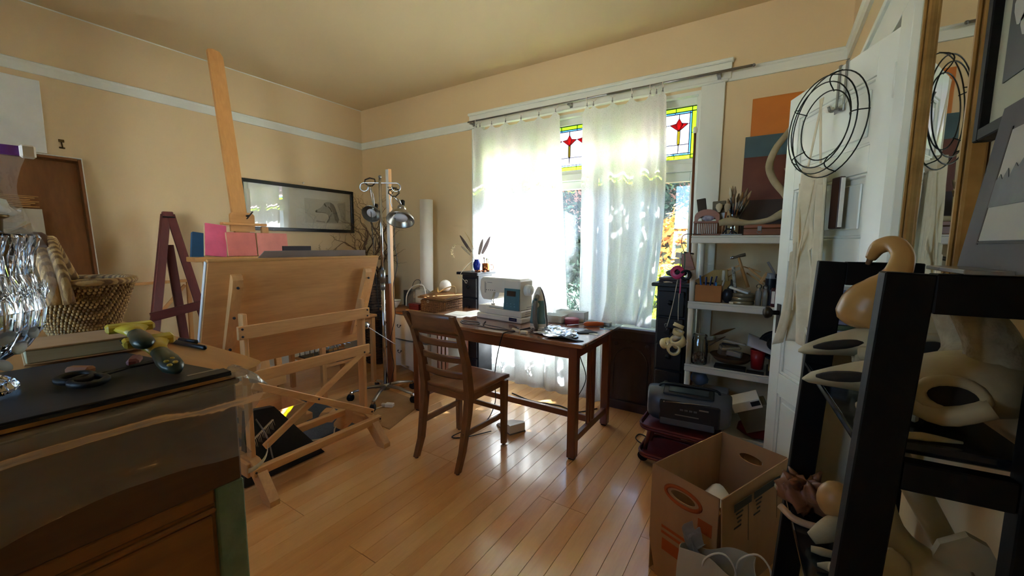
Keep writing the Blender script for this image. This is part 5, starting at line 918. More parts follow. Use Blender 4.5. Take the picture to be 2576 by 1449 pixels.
# top shelf things
zt = 1.446
rkx = thing('letter_rack', 'brown wooden rack with an arched back and a row of pegs', 'rack', (4.02, -.40, zt)); w_rk = wood('rack_wood', '94532a', '6e3a1a', 'x', 7, .4, .2)
ar = [(-.075, .09)]+[(.075*-math.cos(a), .12+.05*math.sin(a)) for a in [i*PI/12 for i in range(13)]]+[(.075, .09), (.055, .09)]+[(.055*math.cos(a), .095+.035*math.sin(a)) for a in [i*PI/10 for i in range(11)]]+[(-.055, .09)]
part('arched_back', B().prism(ar, .012, TR((4.02, -.40, zt))), w_rk, rkx); part('rail', B().span((3.945, -.435, zt+.078), (4.125, -.385, zt+.092), .003), w_rk, rkx); part('base_rail', B().span((3.945, -.43, zt), (4.115, -.39, zt+.01), .002), w_rk, rkx)
for i in range(15): part('peg', B().cyl((3.955+.0112*i, -.43, zt+.01), (3.955+.0112*i, -.43, zt+.08), .0028, n=6), w_rk, rkx)
part('side_post', B().span((3.945, -.41, zt), (3.957, -.39, zt+.09)), w_rk, rkx); solo('rack_card', B().box((4.035, -.41, zt+.045), (.11, .004, .065), .0005), m_paper, 'white card leaning inside the wooden rack', 'card')
solo('rag_bundle', B().ball((4.03, -.39, zt+.115), (.04, .015, .02), 12, fn=lambda d: 1+.3*noise.noise(d*4)), mat('mixed_rag', 'b9b4bd', '6f6a84', rough=.8, scale=50), 'crumpled pale rag in the arch of the wooden rack', 'rag')
def flatbrush(label, p, d, w, L, cf, cb):
    t = thing('flat_brush', label, 'brush', p); p, d = Vector(p), Vector(d).normalized(); s_ = Vector((1, .2, 0)); part('handle', B().bar(p, p+d*L*.5, w*.35, .012, (0, 1, 0), .003), mat('handle_'+cf, cf, rough=.5), t)
    part('ferrule', B().bar(p+d*L*.48, p+d*L*.66, w*.95, .016, (0, 1, 0), .002), m_steel, t); part('bristles', B().bar(p+d*L*.64, p+d*L, w, .014, (0, 1, 0), .003), mat('bristle_'+cb, cb, None, rough=.8, scale=60, stretch=(1, 1, .1)), t); return t
flatbrush('broad flat brush with dark bristles behind the wooden rack', (4.01, -.36, zt), (-.15, 0, 1), .055, .245, '8a6a42', '3c342a'); flatbrush('wide flat brush with pale bristles behind the wooden rack', (4.09, -.34, zt), (-.04, .03, 1), .08, .225, '9a7a52', '6e6350')
for i, (x, c) in enumerate(((4.085, 'cdc0a4'), (4.115, 'b7a68a'))):
    t = thing('mop_brush', ('round mop brush with a cream head', 'round mop brush with a tan head')[i], 'brush', (x, -.37, zt)); part('handle', B().cyl((x, -.37, zt), (x+.012*i, -.37, zt+.15), .006, n=8), w_rk, t); part('head', B().lathe([(.007, 0), (.02, .03), (.018, .05), (0, .06)], 14, TR((x+.012*i, -.37, zt+.15), (0, .2*i, 0))), mat('mop_'+c, c, rough=.9), t)
jr = thing('brush_jar', 'clear glass jar holding artist brushes on the top shelf', 'jar', (4.17, -.36, zt)); m_jar = glass('jar_glass', (.9, .94, .92), .12, .03)
part('glass', B().lathe([(0, .004), (.04, 0), (.043, .01), (.043, .10), (.036, .115), (.036, .13)], 22, TR((4.17, -.36, zt))), m_jar, jr)
R11 = random.Random(4)
BR = (('black', -.035, .0, .30, '1a1a1c', 'd8d0b8'), ('black', -.02, .01, .31, '151517', 'a89070'), ('red', .0, -.01, .30, '9c2a2e', '9a8468'), ('dark', .03, .01, .26, '2a1c16', '6a4c2c'), ('wood', .06, .0, .27, '6b4a2a', '8c6a3c'), ('black', .085, .01, .30, '1c1618', '8a7458'), ('brown', .12, .0, .29, '4a2a1e', 'a08868'), ('black', .105, -.01, .25, '141416', '8a6848'), ('wood', -.05, .01, .22, '5c4430', '3c2c1c'), ('wood', -.06, -.01, .23, '7a5a38', '9a7a54'), ('blue', -.008, -.015, .25, '22304a', '8a6a4a'), ('steel', .14, .012, .24, '8c8a84', '8e7454'))
ords = ('tall', 'slim', 'red', 'short', 'plain', 'leaning', 'far leaning', 'stubby', 'tiny', 'small', 'blue', 'silver')
for i, (nm, dx, dy, L, c, cb) in enumerate(BR):
    p = Vector((4.17-dx*.15, -.36+dy*.3, zt+.008)); d = Vector((dx, dy*1.5, .30)).normalized(); t = thing('paint_brush', '%s %s-handled paint brush in the glass jar' % (ords[i], nm), 'brush', tuple(p)); e = p+d*L
    part('handle', B().tube([p, p+d*L*.35, p+d*L*.62], [.003, .0055, .0045], 7), mat('bh_'+c, c, rough=.3), t); part('ferrule', B().cyl(p+d*L*.6, p+d*L*.8, .0048, .0055, 8), m_steel, t); part('hair', B().tube([p+d*L*.78, p+d*L*.88, e], [.0055, .0095, .003], 8), mat('hair_'+cb, cb, rough=.8), t)
ms_ = thing('mahl_stick', 'tall brown wooden stick with a white rubber tip by the window', 'stick', (3.922, -.35, 1.446)); part('shaft', B().cyl((3.925, -.36, 1.12), (3.912, -.352, 2.13), .0095, .008, 10), wood('stick_wood', '7a4a2c', '5c331c', 'z'), ms_); part('tip', B().lathe([(.009, 0), (.014, .006), (.014, .03), (.008, .042), (0, .044)], 12, TR((3.912, -.352, 2.12))), m_ring, ms_)
pb = thing('paint_box', 'wooden paint box with metal clasps on the top shelf', 'box', (4.43, -.33, zt)); part('base', B().span((4.235, -.435, zt), (4.64, -.2, zt+.04), .003), w_rk, pb); part('lid', B().span((4.235, -.435, zt+.042), (4.64, -.2, zt+.065), .003), w_rk, pb)
for x in (4.32, 4.47): part('clasp', B().box((x, -.437, zt+.04), (.022, .005, .03), .001).tube(arc((x, -.441, zt+.022), .012, PI, 2*PI, 8), .002, 5), m_steel, pb)
m_bone = mat('weathered_bone', 'b8ac8c', '8f8263', rough=.65, scale=7, bump=.25, bscale=30)
def bone(name, label, pts, rs, par=None, flat=1.0):
    P_ = smoothline(pts, 5); n = len(P_); m = len(rs); R_ = [rs[min(m-1, int(i/(n-1)*(m-1)))]*(1-((i/(n-1)*(m-1)) % 1))+rs[min(m-1, int(i/(n-1)*(m-1))+1)]*((i/(n-1)*(m-1)) % 1) for i in range(n)]
    return solo(name, B().tube(P_, R_, 12, flat=flat), m_bone, label, 'bone')
bone('leg_bone', 'pale leg bone lying on the wooden paint box', [(4.10, -.47, zt+.075), (4.16, -.46, zt+.085), (4.26, -.42, zt+.075), (4.36, -.40, zt+.09), (4.44, -.39, zt+.13), (4.49, -.385, zt+.12), (4.52, -.38, zt+.09)], [.018, .026, .016, .017, .028, .03, .018])
bone('antler', 'long curved pale branch standing on the paint box', [(4.50, -.36, zt+.066), (4.475, -.36, zt+.16), (4.44, -.355, zt+.24), (4.375, -.35, zt+.33), (4.345, -.35, zt+.42), (4.37, -.345, zt+.52), (4.42, -.34, zt+.60), (4.46, -.335, zt+.67)], [.024, .021, .02, .02, .021, .019, .017, .012])
tm = thing('metal_stand', 'small glass and metal stand among the brushes', 'stand', (4.17, -.43, zt)); part('base', B().span((4.11, -.445, zt), (4.23, -.40, zt+.008), .002), m_steel, tm); part('leg', B().tube(smoothline([(4.12, -.43, zt+.008), (4.15, -.43, zt+.04), (4.20, -.43, zt+.01)], 4), .005, 6), m_blackm, tm)
# second shelf
zt = 1.011
pbx = thing('pen_box', 'plain tan cardboard box of pens on the middle shelf', 'box', (4.06, -.40, zt)); m_tan = mat('tan_card', 'a8713c', '9a6532', rough=.7); openbox(pbx, 3.98, -.44, 4.135, -.34, zt, .11, m_tan)
for i, (x, y, dx, L, c, w) in enumerate(((4.02, -.40, -.02, .17, '2f6ea8', 'blue'), (4.035, -.38, .0, .16, '27406e', 'navy'), (4.05, -.39, .02, .165, '1f2c4c', 'dark blue'), (4.07, -.40, .03, .17, '3a3450', 'violet'), (4.10, -.41, .0, .13, '3a8ac0', 'sky blue'), (4.115, -.39, .03, .15, 'b8b4aa', 'grey'), (4.00, -.41, -.05, .19, '6a6a66', 'steel'))):
    solo('pen', B().cyl((x, y, zt+.01), (x+dx, y, zt+L), .0055, n=8), mat('pen_'+c, c, rough=.4), '%s pen standing in the tan cardboard box' % w, 'pen')
hm = thing('hammer', 'small ball-peen hammer sticking up from the middle shelf', 'hammer', (4.27, -.30, zt)); part('handle', B().tube([(4.275, -.30, zt+.10), (4.235, -.31, zt+.22), (4.21, -.315, zt+.30)], [.012, .01, .008], 8), w_pale('z'), hm); part('head', B().tube([(4.165, -.32, zt+.285), (4.18, -.32, zt+.292), (4.195, -.318, zt+.294), (4.225, -.314, zt+.306), (4.25, -.31, zt+.312)], [.006, .012, .009, .011, .012], 10), m_chrome, hm)
sp = thing('stretcher_frame', 'tangle of thin wooden stretcher sticks on the middle shelf', 'sticks', (4.25, -.25, zt))
for a, b_, w in (((4.06, -.22, .16), (4.22, -.25, .24), .014), ((4.21, -.25, .24), (4.34, -.24, .20), .008), ((4.27, -.26, .225), (4.39, -.25, .12), .013), ((4.33, -.30, .10), (4.375, -.29, .20), .016), ((4.10, -.24, .12), (4.24, -.26, .22), .007), ((4.26, -.25, .19), (4.36, -.24, .12), .008)): part('stick', B().bar((a[0], a[1], zt+a[2]), (b_[0], b_[1], zt+b_[2]), w, .008, (0, 1, 0), .001), w_pale('x'), sp)
wh = thing('whisk_broom', 'straw whisk brush lying on the middle shelf', 'brush', (4.04, -.30, zt+.10)); part('straw', B().prism([(-.10, -.03), (.02, .05), (.10, .055), (.11, -.02), (-.06, -.06)], .03, TR((4.05, -.30, zt+.155))), mat('broom_straw', 'b59a62', '8e7544', rough=.8, kind='wave', scale=60), wh); part('binding', B().box((4.13, -.285, zt+.17), (.02, .04, .07), .004), m_cordw, wh)
solo('small_pot', B().lathe([(0, 0), (.03, 0), (.038, .12), (.035, .12), (.028, .004)], 18, TR((4.04, -.28, zt))), mat('dark_pot', '3a302a', '2a221d', rough=.6), 'dark little pot under the straw whisk', 'pot')
bl2 = thing('bottle_brush', 'black bottle with a brush wedged among the tools', 'bottle', (4.20, -.38, zt)); part('bottle', B().lathe([(0, 0), (.028, 0), (.03, .09), (.012, .12), (.012, .15)], 16, TR((4.19, -.36, zt)), closed=True), m_blackm, bl2); part('speckled_stick', B().cyl((4.215, -.39, zt+.05), (4.19, -.40, zt+.235), .01, n=8), mat('speckle_white', 'c0bdb4', '55524c', rough=.6, scale=60), bl2)
cn = thing('spray_can', 'grey spray can with a dark label on the middle shelf', 'can', (4.40, -.36, zt)); part('body', B().lathe([(0, 0), (.03, 0), (.03, .17), (.024, .185), (.024, .20), (0, .20)], 20, TR((4.40, -.36, zt))), mat('can_grey', '8b8f98', '7a7e87', rough=.3), cn); part('label', B().lathe([(.0306, .10), (.0306, .168)], 20, TR((4.40, -.36, zt))), m_nvy, cn)
solo('palette_knife', B().bar((4.42, -.34, zt+.19), (4.375, -.34, zt+.27), .014, .003, (0, 1, 0), .001), m_steel, 'thin palette knife standing behind the spray can', 'knife')
sg = thing('glue_gun', 'black electric glue gun resting on the middle shelf', 'tool', (4.48, -.34, zt+.10)); part('barrel', B().tube([(4.42, -.37, zt+.185), (4.47, -.365, zt+.175), (4.56, -.355, zt+.175), (4.62, -.35, zt+.18)], [.014, .026, .03, .028], 12), m_blackm, sg); part('grip', B().box((4.555, -.355, zt+.13), (.04, .03, .09), .01), m_blackm, sg); part('trigger', B().tube(arc((4.515, -.36, zt+.145), .018, PI, 2*PI, 8), .004, 5), m_blackm, sg)
solo('storage_crate', B().span((4.36, -.30, zt), (4.62, -.12, zt+.10), .005), mat('mauve_box', '6d4f4a', '5c413d', rough=.6), 'mauve-brown box at the back of the middle shelf', 'box', (4.49, -.21, zt))
tb = thing('tin_stack', 'stack of round dented tins with a white card on top', 'tin', (4.25, -.39, zt)); m_tin = mat('old_tin', '8f8a72', '6e6a55', rough=.35, metal=.6)
for i in range(3): part('tin', B().lathe([(0, 0), (.068-.002*i, 0), (.07-.002*i, .004), (.07-.002*i, .018), (.066, .022), (0, .022)], 28, TR((4.25+.003*i, -.38, zt+.023*i))), m_tin, tb)
solo('card_pad', B().box((4.235, -.385, zt+.09), (.115, .06, .012), .001, rot=(.1, .28, -.15)), m_white, 'white card pad tilted on the round tins', 'pad')
solo('dark_pouch', B().ball((4.17, -.40, zt+.045), (.035, .03, .045), 12, fn=lambda d: 1+.2*noise.noise(d*3)), m_nvy, 'small navy pouch beside the round tins', 'pouch')
for i, (x, c, h) in enumerate(((4.34, 'c9cfcf', .085), (4.375, 'b8bfc0', .08))):
    t = thing('glass_vial', ('wide clear glass bottle on the middle shelf', 'narrow clear glass bottle on the middle shelf')[i], 'bottle', (x, -.42, zt)); part('glass', B().lathe([(0, .002), (.016-.003*i, 0), (.017-.003*i, h), (.010, h+.01), (.010, h+.025), (0, h+.025)], 16, TR((x, -.42, zt))), mat('milky_glass', 'b5bab4', 'a0a6a0', rough=.15, trans=.5), t); part('stopper', B().ball((x, -.42, zt+h+.035), .016, 10), m_jar, t)
rb2 = thing('red_bottle', 'dark red bottle with a white label on the middle shelf', 'bottle', (4.43, -.41, zt)); part('body', B().span((4.405, -.435, zt), (4.47, -.385, zt+.115), .008), mat('oxblood', '5c2026', '4a181d', rough=.35), rb2); part('label', B().span((4.408, -.4365, zt+.02), (4.425, -.4345, zt+.095)), m_paper, rb2); part('cap', B().cyl((4.437, -.41, zt+.114), (4.437, -.41, zt+.14), .013, n=12), m_blackm, rb2)
R13 = random.Random(9)
nm_ = ('steel', 'bent', 'long', 'short', 'dark', 'bright', 'thick', 'thin'); 
for i in range(8): x = 4.37+.014*i; solo('carving_tool', B().tube([(x, -.37+.006*(i % 3), zt+.02), (x+R13.uniform(-.01, .02), -.36, zt+.11+R13.uniform(0, .05))], [.004, .0025+.002*(i % 2)], 6), (m_steel, m_dkscrew, m_bz)[i % 3], '%s tool standing among the bottles on the middle shelf' % nm_[i], 'tool')
solo('eraser', B().box((4.195, -.435, zt+.007), (.025, .015, .014), .002), m_cordw, 'cream eraser at the shelf edge by the tins', 'eraser')
# third shelf
zt = .581
gj = thing('preserving_jar', 'large clear preserving jar of shells on the low shelf', 'jar', (4.02, -.385, zt)); part('glass', B().lathe([(0, .004), (.05, 0), (.053, .012), (.053, .15), (.042, .17), (.042, .185)], 24, TR((4.02, -.385, zt))), m_jar, gj); part('lid', B().lathe([(.046, 0), (.046, .012), (.04, .018), (0, .018)], 24, TR((4.02, -.385, zt+.184))), m_jar, gj); part('bail_wire', B().tube(smoothline([(3.975, -.39, zt+.16), (3.99, -.40, zt+.20), (4.05, -.40, zt+.20), (4.065, -.39, zt+.16)], 4), .002, 5), m_steel, gj)
cf = B(); R14 = random.Random(3)
for i in range(60): a = R14.random()*6.3; r = .04*R14.random()**.5; cf.ball((4.02+r*math.cos(a), -.385+r*math.sin(a), zt+.012+.06*R14.random()), .009, 6)
solo('jar_shells', cf, mat('shell_bits', '8c6a58', '5f463a', rough=.7, scale=40), 'small brown shells filling the bottom of the preserving jar', 'shells')['kind'] = 'stuff'
wb_ = thing('woven_tray', 'shallow woven tray piled with packets on the low shelf', 'tray', (4.22, -.33, zt)); part('tray', B().lathe([(0, .02), (.10, .022), (.125, .05), (.13, .055), (.12, .045), (.09, .015), (0, .012)], 26, TR((4.21, -.33, zt+.018))), mat('tray_cane', '6e5338', '4c3826', rough=.7), wb_)
for i, (c, p, d, r, l) in enumerate((('8d8f92', (4.23, -.40, .10), (.09, .045, .035), (0, .1, -.1), 'silver foil packet in the woven tray'), ('9a8a6c', (4.20, -.34, .125), (.12, .07, .02), (.1, -.12, .3), 'tan folded packet in the woven tray'), ('6a5a44', (4.16, -.33, .10), (.05, .06, .07), (0, .2, .4), 'brown paper packet in the woven tray'), ('c9c2b0', (4.22, -.30, .155), (.14, .05, .012), (0, .15, .1), 'cream envelope on top of the woven tray'), ('2c2622', (4.20, -.37, .15), (.10, .02, .012), (0, .1, .2), 'dark strip lying across the woven tray'))): solo('packet', B().box((p[0], p[1], zt+p[2]), d, .006, rot=r), mat('packet_'+c, c, rough=.35 if i == 0 else .7, metal=.6 if i == 0 else 0), l, 'packet')
solo('grey_card', B().box((4.14, -.22, zt+.20), (.004, .14, .11), .001, rot=(0, 1.0, -.5)), m_kraft, 'brown card leaning behind the preserving jar', 'card')
for i, (a, b_) in enumerate((((4.07, -.36, .15), (4.17, -.37, .20)), ((4.08, -.38, .13), (4.16, -.35, .19)))): solo('twig', B().cyl((a[0], a[1], zt+a[2]), (b_[0], b_[1], zt+b_[2]), .0035, n=6), m_twig, ('thin dark twig on the woven tray', 'crossed dark twig on the woven tray')[i], 'twig')
solo('printed_sheet', B().sheet(8, 6, lambda u, v: (4.30+.16*u, -.44+.15*v, zt+.175+.015*math.sin(PI*v)-.05*u+.05*v), thick=.0015), mat('blue_white_paper', 'c6c9d4', 'b7bac6', rough=.7), 'pale printed sheet draped over the red cup', 'paper')
rc_ = thing('red_cup', 'red plastic cup on the low shelf', 'cup', (4.36, -.40, zt)); part('body', B().lathe([(0, .002), (.034, 0), (.042, .12), (.039, .12), (.032, .004)], 22, TR((4.36, -.385, zt+.022))), mat('red_plastic', 'a01e24', '8a181d', rough=.35), rc_); part('rim', B().tube(arc((4.36, -.385, zt+.142), .042, 0, 2*PI, 22, 'xy')[:-1], .003, 5, closed=True), MATS['red_plastic'], rc_)
ht = thing('black_hat', 'black felt hat lying on its side on the low shelf', 'hat', (4.50, -.30, zt)); Mh = TR((4.455, -.34, zt+.17), (1.0, -.5, .3)); part('brim', B().lathe([(.05, .0), (.085, .004), (.10, .012), (.085, .0), (.05, -.004)], 26, Mh), m_blk, ht); part('crown', B().lathe([(.055, 0), (.052, .05), (.045, .07), (0, .075)], 26, Mh), m_blk, ht)
for i, (c, z, l) in enumerate((('2a1c16', 0, 'dark wooden case at the bottom of the low shelf pile'), ('8e7a46', .03, 'yellow tan box in the low shelf pile'), ('5c4a34', .065, 'brown box on top of the low shelf pile'))): solo('case_box', B().span((4.41+.01*i, -.44, zt+z), (4.60, -.26, zt+z+.028+.004*i), .003), mat('case_'+c, c, rough=.6), l, 'box')
solo('black_folder', B().span((4.12, -.445, zt), (4.30, -.36, zt+.016), .002), m_blk, 'flat black folder at the front of the low shelf', 'folder'); solo('dark_ruler', B().span((4.305, -.448, zt), (4.40, -.41, zt+.012), .001), m_dkscrew, 'dark brown ruler at the front of the low shelf', 'ruler')
# bottom shelf
zt = .151
for i, (c, l, h) in enumerate((('8a7a5c', 'tan book at the bottom of the floor-level pile', .06), ('4d6a5a', 'green book on the floor-level shelf', .05), ('7f9a86', 'pale green box on top of the floor-level pile', .06), ('b9bdb9', 'white plastic folder on the floor-level pile', .03))): solo('stored_book', B().span((4.00+.012*i, -.40+.01*i, zt+.055*i), (4.20, -.15, zt+.055*i+.052), .003), mat('stored_'+c, c, rough=.6), l, 'book')
solo('blue_pouch', B().ball((4.02, -.30, zt+.30), (.06, .06, .05), 12, fn=lambda d: 1+.15*noise.noise(d*3)), mat('blue_grey_bag', '6c7f98', '5a6b82', rough=.6), 'blue-grey pouch under the low shelf', 'pouch')
fb = thing('file_box', 'grey-olive cardboard file box tipped on the floor-level shelf', 'box', (4.45, -.42, .1)); Mf = TR((4.37, -.47, .33), (.15, -.42, .12)); part('body', B().box((0, 0, 0), (.17, .12, .16), .003, Mf), mat('olive_card', '6e6a58', '615d4c', rough=.7), fb); part('label_flap', B().box((-.02, -.005, .10), (.16, .12, .06), .002, Mf), m_paper, fb); part('label_photo', B().box((.03, -.0665, .105), (.05, .002, .03), 0, Mf), m_nvy, fb)
solo('red_cloth', B().ball((4.40, -.40, .21), (.13, .07, .06), 16, fn=lambda d: 1+.18*noise.noise(d*2.5)), mat('crimson_cloth', '6e1420', '560f18', rough=.8), 'crumpled dark red cloth on the floor-level shelf', 'cloth')
# ------------------------------------------------------------------ on and in front of the black tower
zt = 1.116
for i, (c, l, dz, w) in enumerate((('3a2a2a', 'dark plum book on the black drawer tower', 0, .19), ('5a4a44', 'grey-brown book on the black drawer tower', .018, .17), ('1c1a1c', 'black pouch on top of the books on the tower', .034, .13))): solo('tower_book', (B().span((3.72, -.33, zt+dz), (3.72+w, -.15, zt+dz+.016), .002) if i < 2 else B().ball((3.82, -.24, zt+dz+.03), (.075, .06, .03), 12)), mat('tb_'+c, c, rough=.6), l, 'book' if i < 2 else 'pouch')
cord('knotted_string', 'pale knotted string on the black drawer tower', [(3.76, -.35, zt+.004), (3.78, -.37, zt+.004), (3.80, -.35, zt+.006), (3.77, -.345, zt+.006), (3.79, -.365, zt+.008), (3.82, -.36, zt+.004)], .003, m_cordw, cat='string')
wvb = thing('weaving_sword', 'brown wooden spatula-like paddle leaning on the shelves', 'paddle', (3.92, -.47, 1.18)); part('blade', B().box((3.925, -.475, 1.27), (.075, .01, .12), .003, rot=(0, -.32, 0)), w_rk, wvb); part('edge_rod', B().cyl((3.905, -.475, 1.335), (3.965, -.475, 1.325), .005, n=8), m_dkscrew, wvb)
gw = thing('green_wire_coil', 'coil of green wire hanging on the shelf corner', 'wire', (3.915, -.48, 1.3)); part('coil', B().tube([(3.90+.014*math.cos(a), -.48, 1.27+.075*math.sin(a)) for a in [i*.4 for i in range(16)]], .003, 5, closed=True).tube([(3.895+.011*math.cos(a), -.475, 1.26+.07*math.sin(a)) for a in [i*.4 for i in range(16)]], .003, 5, closed=True), mat('green_wire', '3f6a44', '315636', rough=.4), gw); part('lead', B().tube(smoothline([(3.905, -.48, 1.34), (3.885, -.47, 1.40), (3.90, -.465, 1.45), (4.0, -.46, 1.452)], 4), .0025, 5), m_cordb, gw)
for i in range(2): solo('note_tag', B().box((3.875-.004*i, -.485, 1.315-.04*i), (.04, .003, .035), .001, rot=(0, .15-.3*i, .3)), m_paper, ('white paper tag hung near the green wire', 'lower white paper tag hung near the green wire')[i], 'tag')
pk = thing('pink_spool', 'bright pink plastic ribbon spool hung on the shelf corner', 'spool', (3.875, -.47, 1.19)); Mk = TR((3.87, -.46, 1.195), (PI/2-.25, .25, 0)); m_pink = mat('pink_plastic', 'c23a6c', 'ab2f5c', rough=.35)
part('flange', B().lathe([(.018, .0), (.042, 0), (.044, .003), (.042, .006), (.018, .006)], 24, Mk), m_pink, pk); part('flange', B().lathe([(.018, .03), (.042, .03), (.044, .033), (.042, .036), (.018, .036)], 24, Mk), m_pink, pk); part('core', B().lathe([(.02, .003), (.024, .005), (.024, .031), (.02, .033)], 20, Mk), m_pink, pk); part('ribbon', B().span((3.89, -.485, 1.06), (3.898, -.482, 1.17)), m_pink, pk)
solo('tape_core', B().lathe([(.02, 0), (.036, 0), (.036, .025), (.02, .025), (.02, 0)], 22, TR((3.925, -.47, 1.185), (PI/2, .3, 0))), m_blackm, 'black tape roll beside the pink spool', 'tape')
cord('hanging_string', 'string from the pink spool holding rolls of tape', [(3.875, -.485, 1.15), (3.86, -.49, 1.02), (3.84, -.495, .90), (3.825, -.50, .83)], .002, m_cordw, cat='string'); cord('hanging_string', 'second string from the shelf holding rolls of tape', [(3.89, -.485, 1.06), (3.89, -.49, .95), (3.895, -.50, .88)], .002, m_cordw, cat='string'); cord('hanging_string', 'dark string falling from the shelf corner past the tape rolls', [(3.90, -.485, 1.10), (3.92, -.49, 1.03), (3.93, -.492, .98)], .002, m_cordb, cat='string')
m_tape = mat('masking_tape', 'd8c795', 'c9b681', rough=.5); m_tapec = mat('tape_core_card', 'e6ddc6', 'd8ceb5', rough=.7)
for i, (p, r, w, rot, l) in enumerate(((( 3.83, -.52, .72), .036, .045, (1.2, .2, .9), 'cream tape roll facing left at the foot of the string'), ((3.885, -.55, .695), .042, .045, (1.5, .5, .3), 'cream tape roll facing the room at the foot of the string'), ((3.905, -.52, .745), .048, .05, (.5, -.5, .2), 'largest cream tape roll hanging by the white shelves'), ((3.90, -.505, .80), .036, .028, (.15, .3, 0), 'cream tape roll in the middle of the hanging string'), ((3.90, -.50, .845), .034, .024, (-.25, .35, 0), 'small cream tape roll at the top of the hanging string'))):
    t = thing('tape_roll', l, 'tape', p, rot, 'tape rolls hung on string'); lp_('tape', B().lathe([(r*.72, -w/2), (r, -w/2), (r, w/2), (r*.72, w/2)], 26), m_tape, t); lp_('core', B().lathe([(r*.72, w/2), (r*.66, w/2), (r*.66, -w/2), (r*.72, -w/2)], 26), m_tapec, t)
bc = thing('binder_clip', 'black binder clip holding the tape string', 'clip', (3.835, -.50, .81)); part('jaw', B().prism([(-.02, -.02), (.02, -.02), (.004, .02), (-.004, .02)], .035, TR((3.835, -.52, .80), (0, .4, 0))), m_blackm, bc); part('wire_arm', B().tube(smoothline([(3.82, -.50, .82), (3.81, -.50, .845), (3.83, -.50, .85)], 4), .002, 5), m_steel, bc)
# ------------------------------------------------------------------ boombox on a red rolling cart
ct = thing('rolling_cart', 'small round-cornered red metal cart on black castors', 'cart', (3.98, -.74, 0)); m_rpaint = mat('red_enamel', '6e2420', '571b18', rough=.45, scale=10)
def rrect(x0, y0, x1, y1, r, n=5):
    o = []
    for cx, cy, a in ((x1-r, y0+r, -PI/2), (x1-r, y1-r, 0), (x0+r, y1-r, PI/2), (x0+r, y0+r, PI)):
        for i in range(n+1): t = a+PI/2*i/n; o.append((cx+r*math.cos(t), cy+r*math.sin(t)))
    return o
flat_ = Matrix(((1, 0, 0, 0), (0, 0, 1, 0), (0, 1, 0, 0), (0, 0, 0, 1)))
for z, nm in ((.075, 'lower_tray'), (.255, 'upper_tray')):
    tr = part(nm, B().prism(rrect(3.765, -.90, 4.20, -.59, .07), .006, TR((0, 0, z)) @ flat_), m_rpaint, ct); part('tray_rim', B().tube([(p[0], p[1], z+.02) for p in rrect(3.765, -.90, 4.20, -.59, .07)], .008, 6, closed=True).tube([(p[0], p[1], z+.005) for p in rrect(3.768, -.897, 4.197, -.593, .07)], .01, 6, closed=True), m_rpaint, tr)
for x, y in ((3.79, -.80), (4.17, -.80), (3.79, -.66), (4.17, -.66)):
    lg = part('leg', B().cyl((x, y, .08), (x+(.03 if x < 4 else -.03), y, .26), .013, .011, 10), wood('red_leg', '8a4a38', '6e3528', 'z'), ct); part('castor', B().cyl((x-.01, y-.012, .034), (x-.01, y+.012, .034), .033, n=16).cyl((x, y, .06), (x, y, .08), .012, n=8), m_blackm, lg)
bx_ = thing('boombox', 'grey and black rounded boombox standing on the red cart', 'boombox', (4.02, -.73, .286), (0, 0, .10)); m_bbg = mat('boombox_grey', '565c64', '474c54', rough=.35); m_bbd = mat('boombox_dark', '222528', '191b1e', rough=.4)
sec = lambda s_: [(-.10*s_, .03*s_+.09*(1-s_)), (-.115*s_, .09), (-.10*s_, .17), (-.05*s_, .212-.02*(1-s_)), (.03*s_, .215-.02*(1-s_)), (.085*s_, .17), (.10*s_, .09), (.08*s_, .02+.06*(1-s_)), (0, .0+.06*(1-s_))]
xs_ = [-.235, -.232, -.22, -.19, -.15, .15, .19, .22, .232, .235]; ss = [.35, .55, .75, .92, 1, 1, .92, .75, .55, .35]
def loft(b, xs, secs, smooth=True):
    n = len(secs[0]); vs = [(x, p[0], p[1]) for x, sc2 in zip(xs, secs) for p in sc2]; fs = [(i*n+k, (i+1)*n+k, (i+1)*n+(k+1) % n, i*n+(k+1) % n) for i in range(len(xs)-1) for k in range(n)]+[tuple(range(n)), tuple(reversed(range((len(xs)-1)*n, len(xs)*n)))]
    return b.add(vs, fs, smooth)
lp_('shell', loft(B(), xs_, [sec(s_) for s_ in ss]), m_bbg, bx_); lp_('front_panel', B().box((.01, -.108, .10), (.33, .016, .13), .008), m_bbd, bx_); lp_('handle', B().tube(smoothline([(-.17, -.01, .19), (-.15, -.01, .232), (0, -.01, .238), (.15, -.01, .232), (.17, -.01, .19)], 4), .011, 8, flat=.7), m_bbd, bx_)
td = lp_('cd_lid', B().box((.0, -.045, .212), (.28, .10, .012), .005, rot=(.35, 0, 0)), m_bbd, bx_); lp_('lid_window', B().box((.0, -.05, .2185), (.22, .05, .004), .001, rot=(.35, 0, 0)), mat('smoked_lid', '3d4a50', '333f44', rough=.1), td)
lp_('antenna', B().cyl((-.13, -.118, .155), (.12, -.118, .175), .0022, n=6).ball((-.13, -.118, .155), .005, 8), m_chrome, bx_); lp_('lower_panel', B().box((.0, -.112, .035), (.30, .012, .045), .006), m_bbg, bx_)
for i in range(4): lp_('key', B().box((-.03+.025*i, -.118, .12), (.018, .006, .01), .002), m_bbg, bx_)
lp_('maker_marks', B().box((.09, -.1165, .135), (.05, .001, .008), 0).box((.0, -.1165, .085), (.13, .001, .005), 0), m_cord, bx_)
cord('black_cable', 'black power cord on the floor by the drawer tower', [(3.76, -.50, .006), (3.67, -.46, .006), (3.66, -.54, .006), (3.72, -.60, .006), (3.80, -.62, .006)], .004, m_cordb)
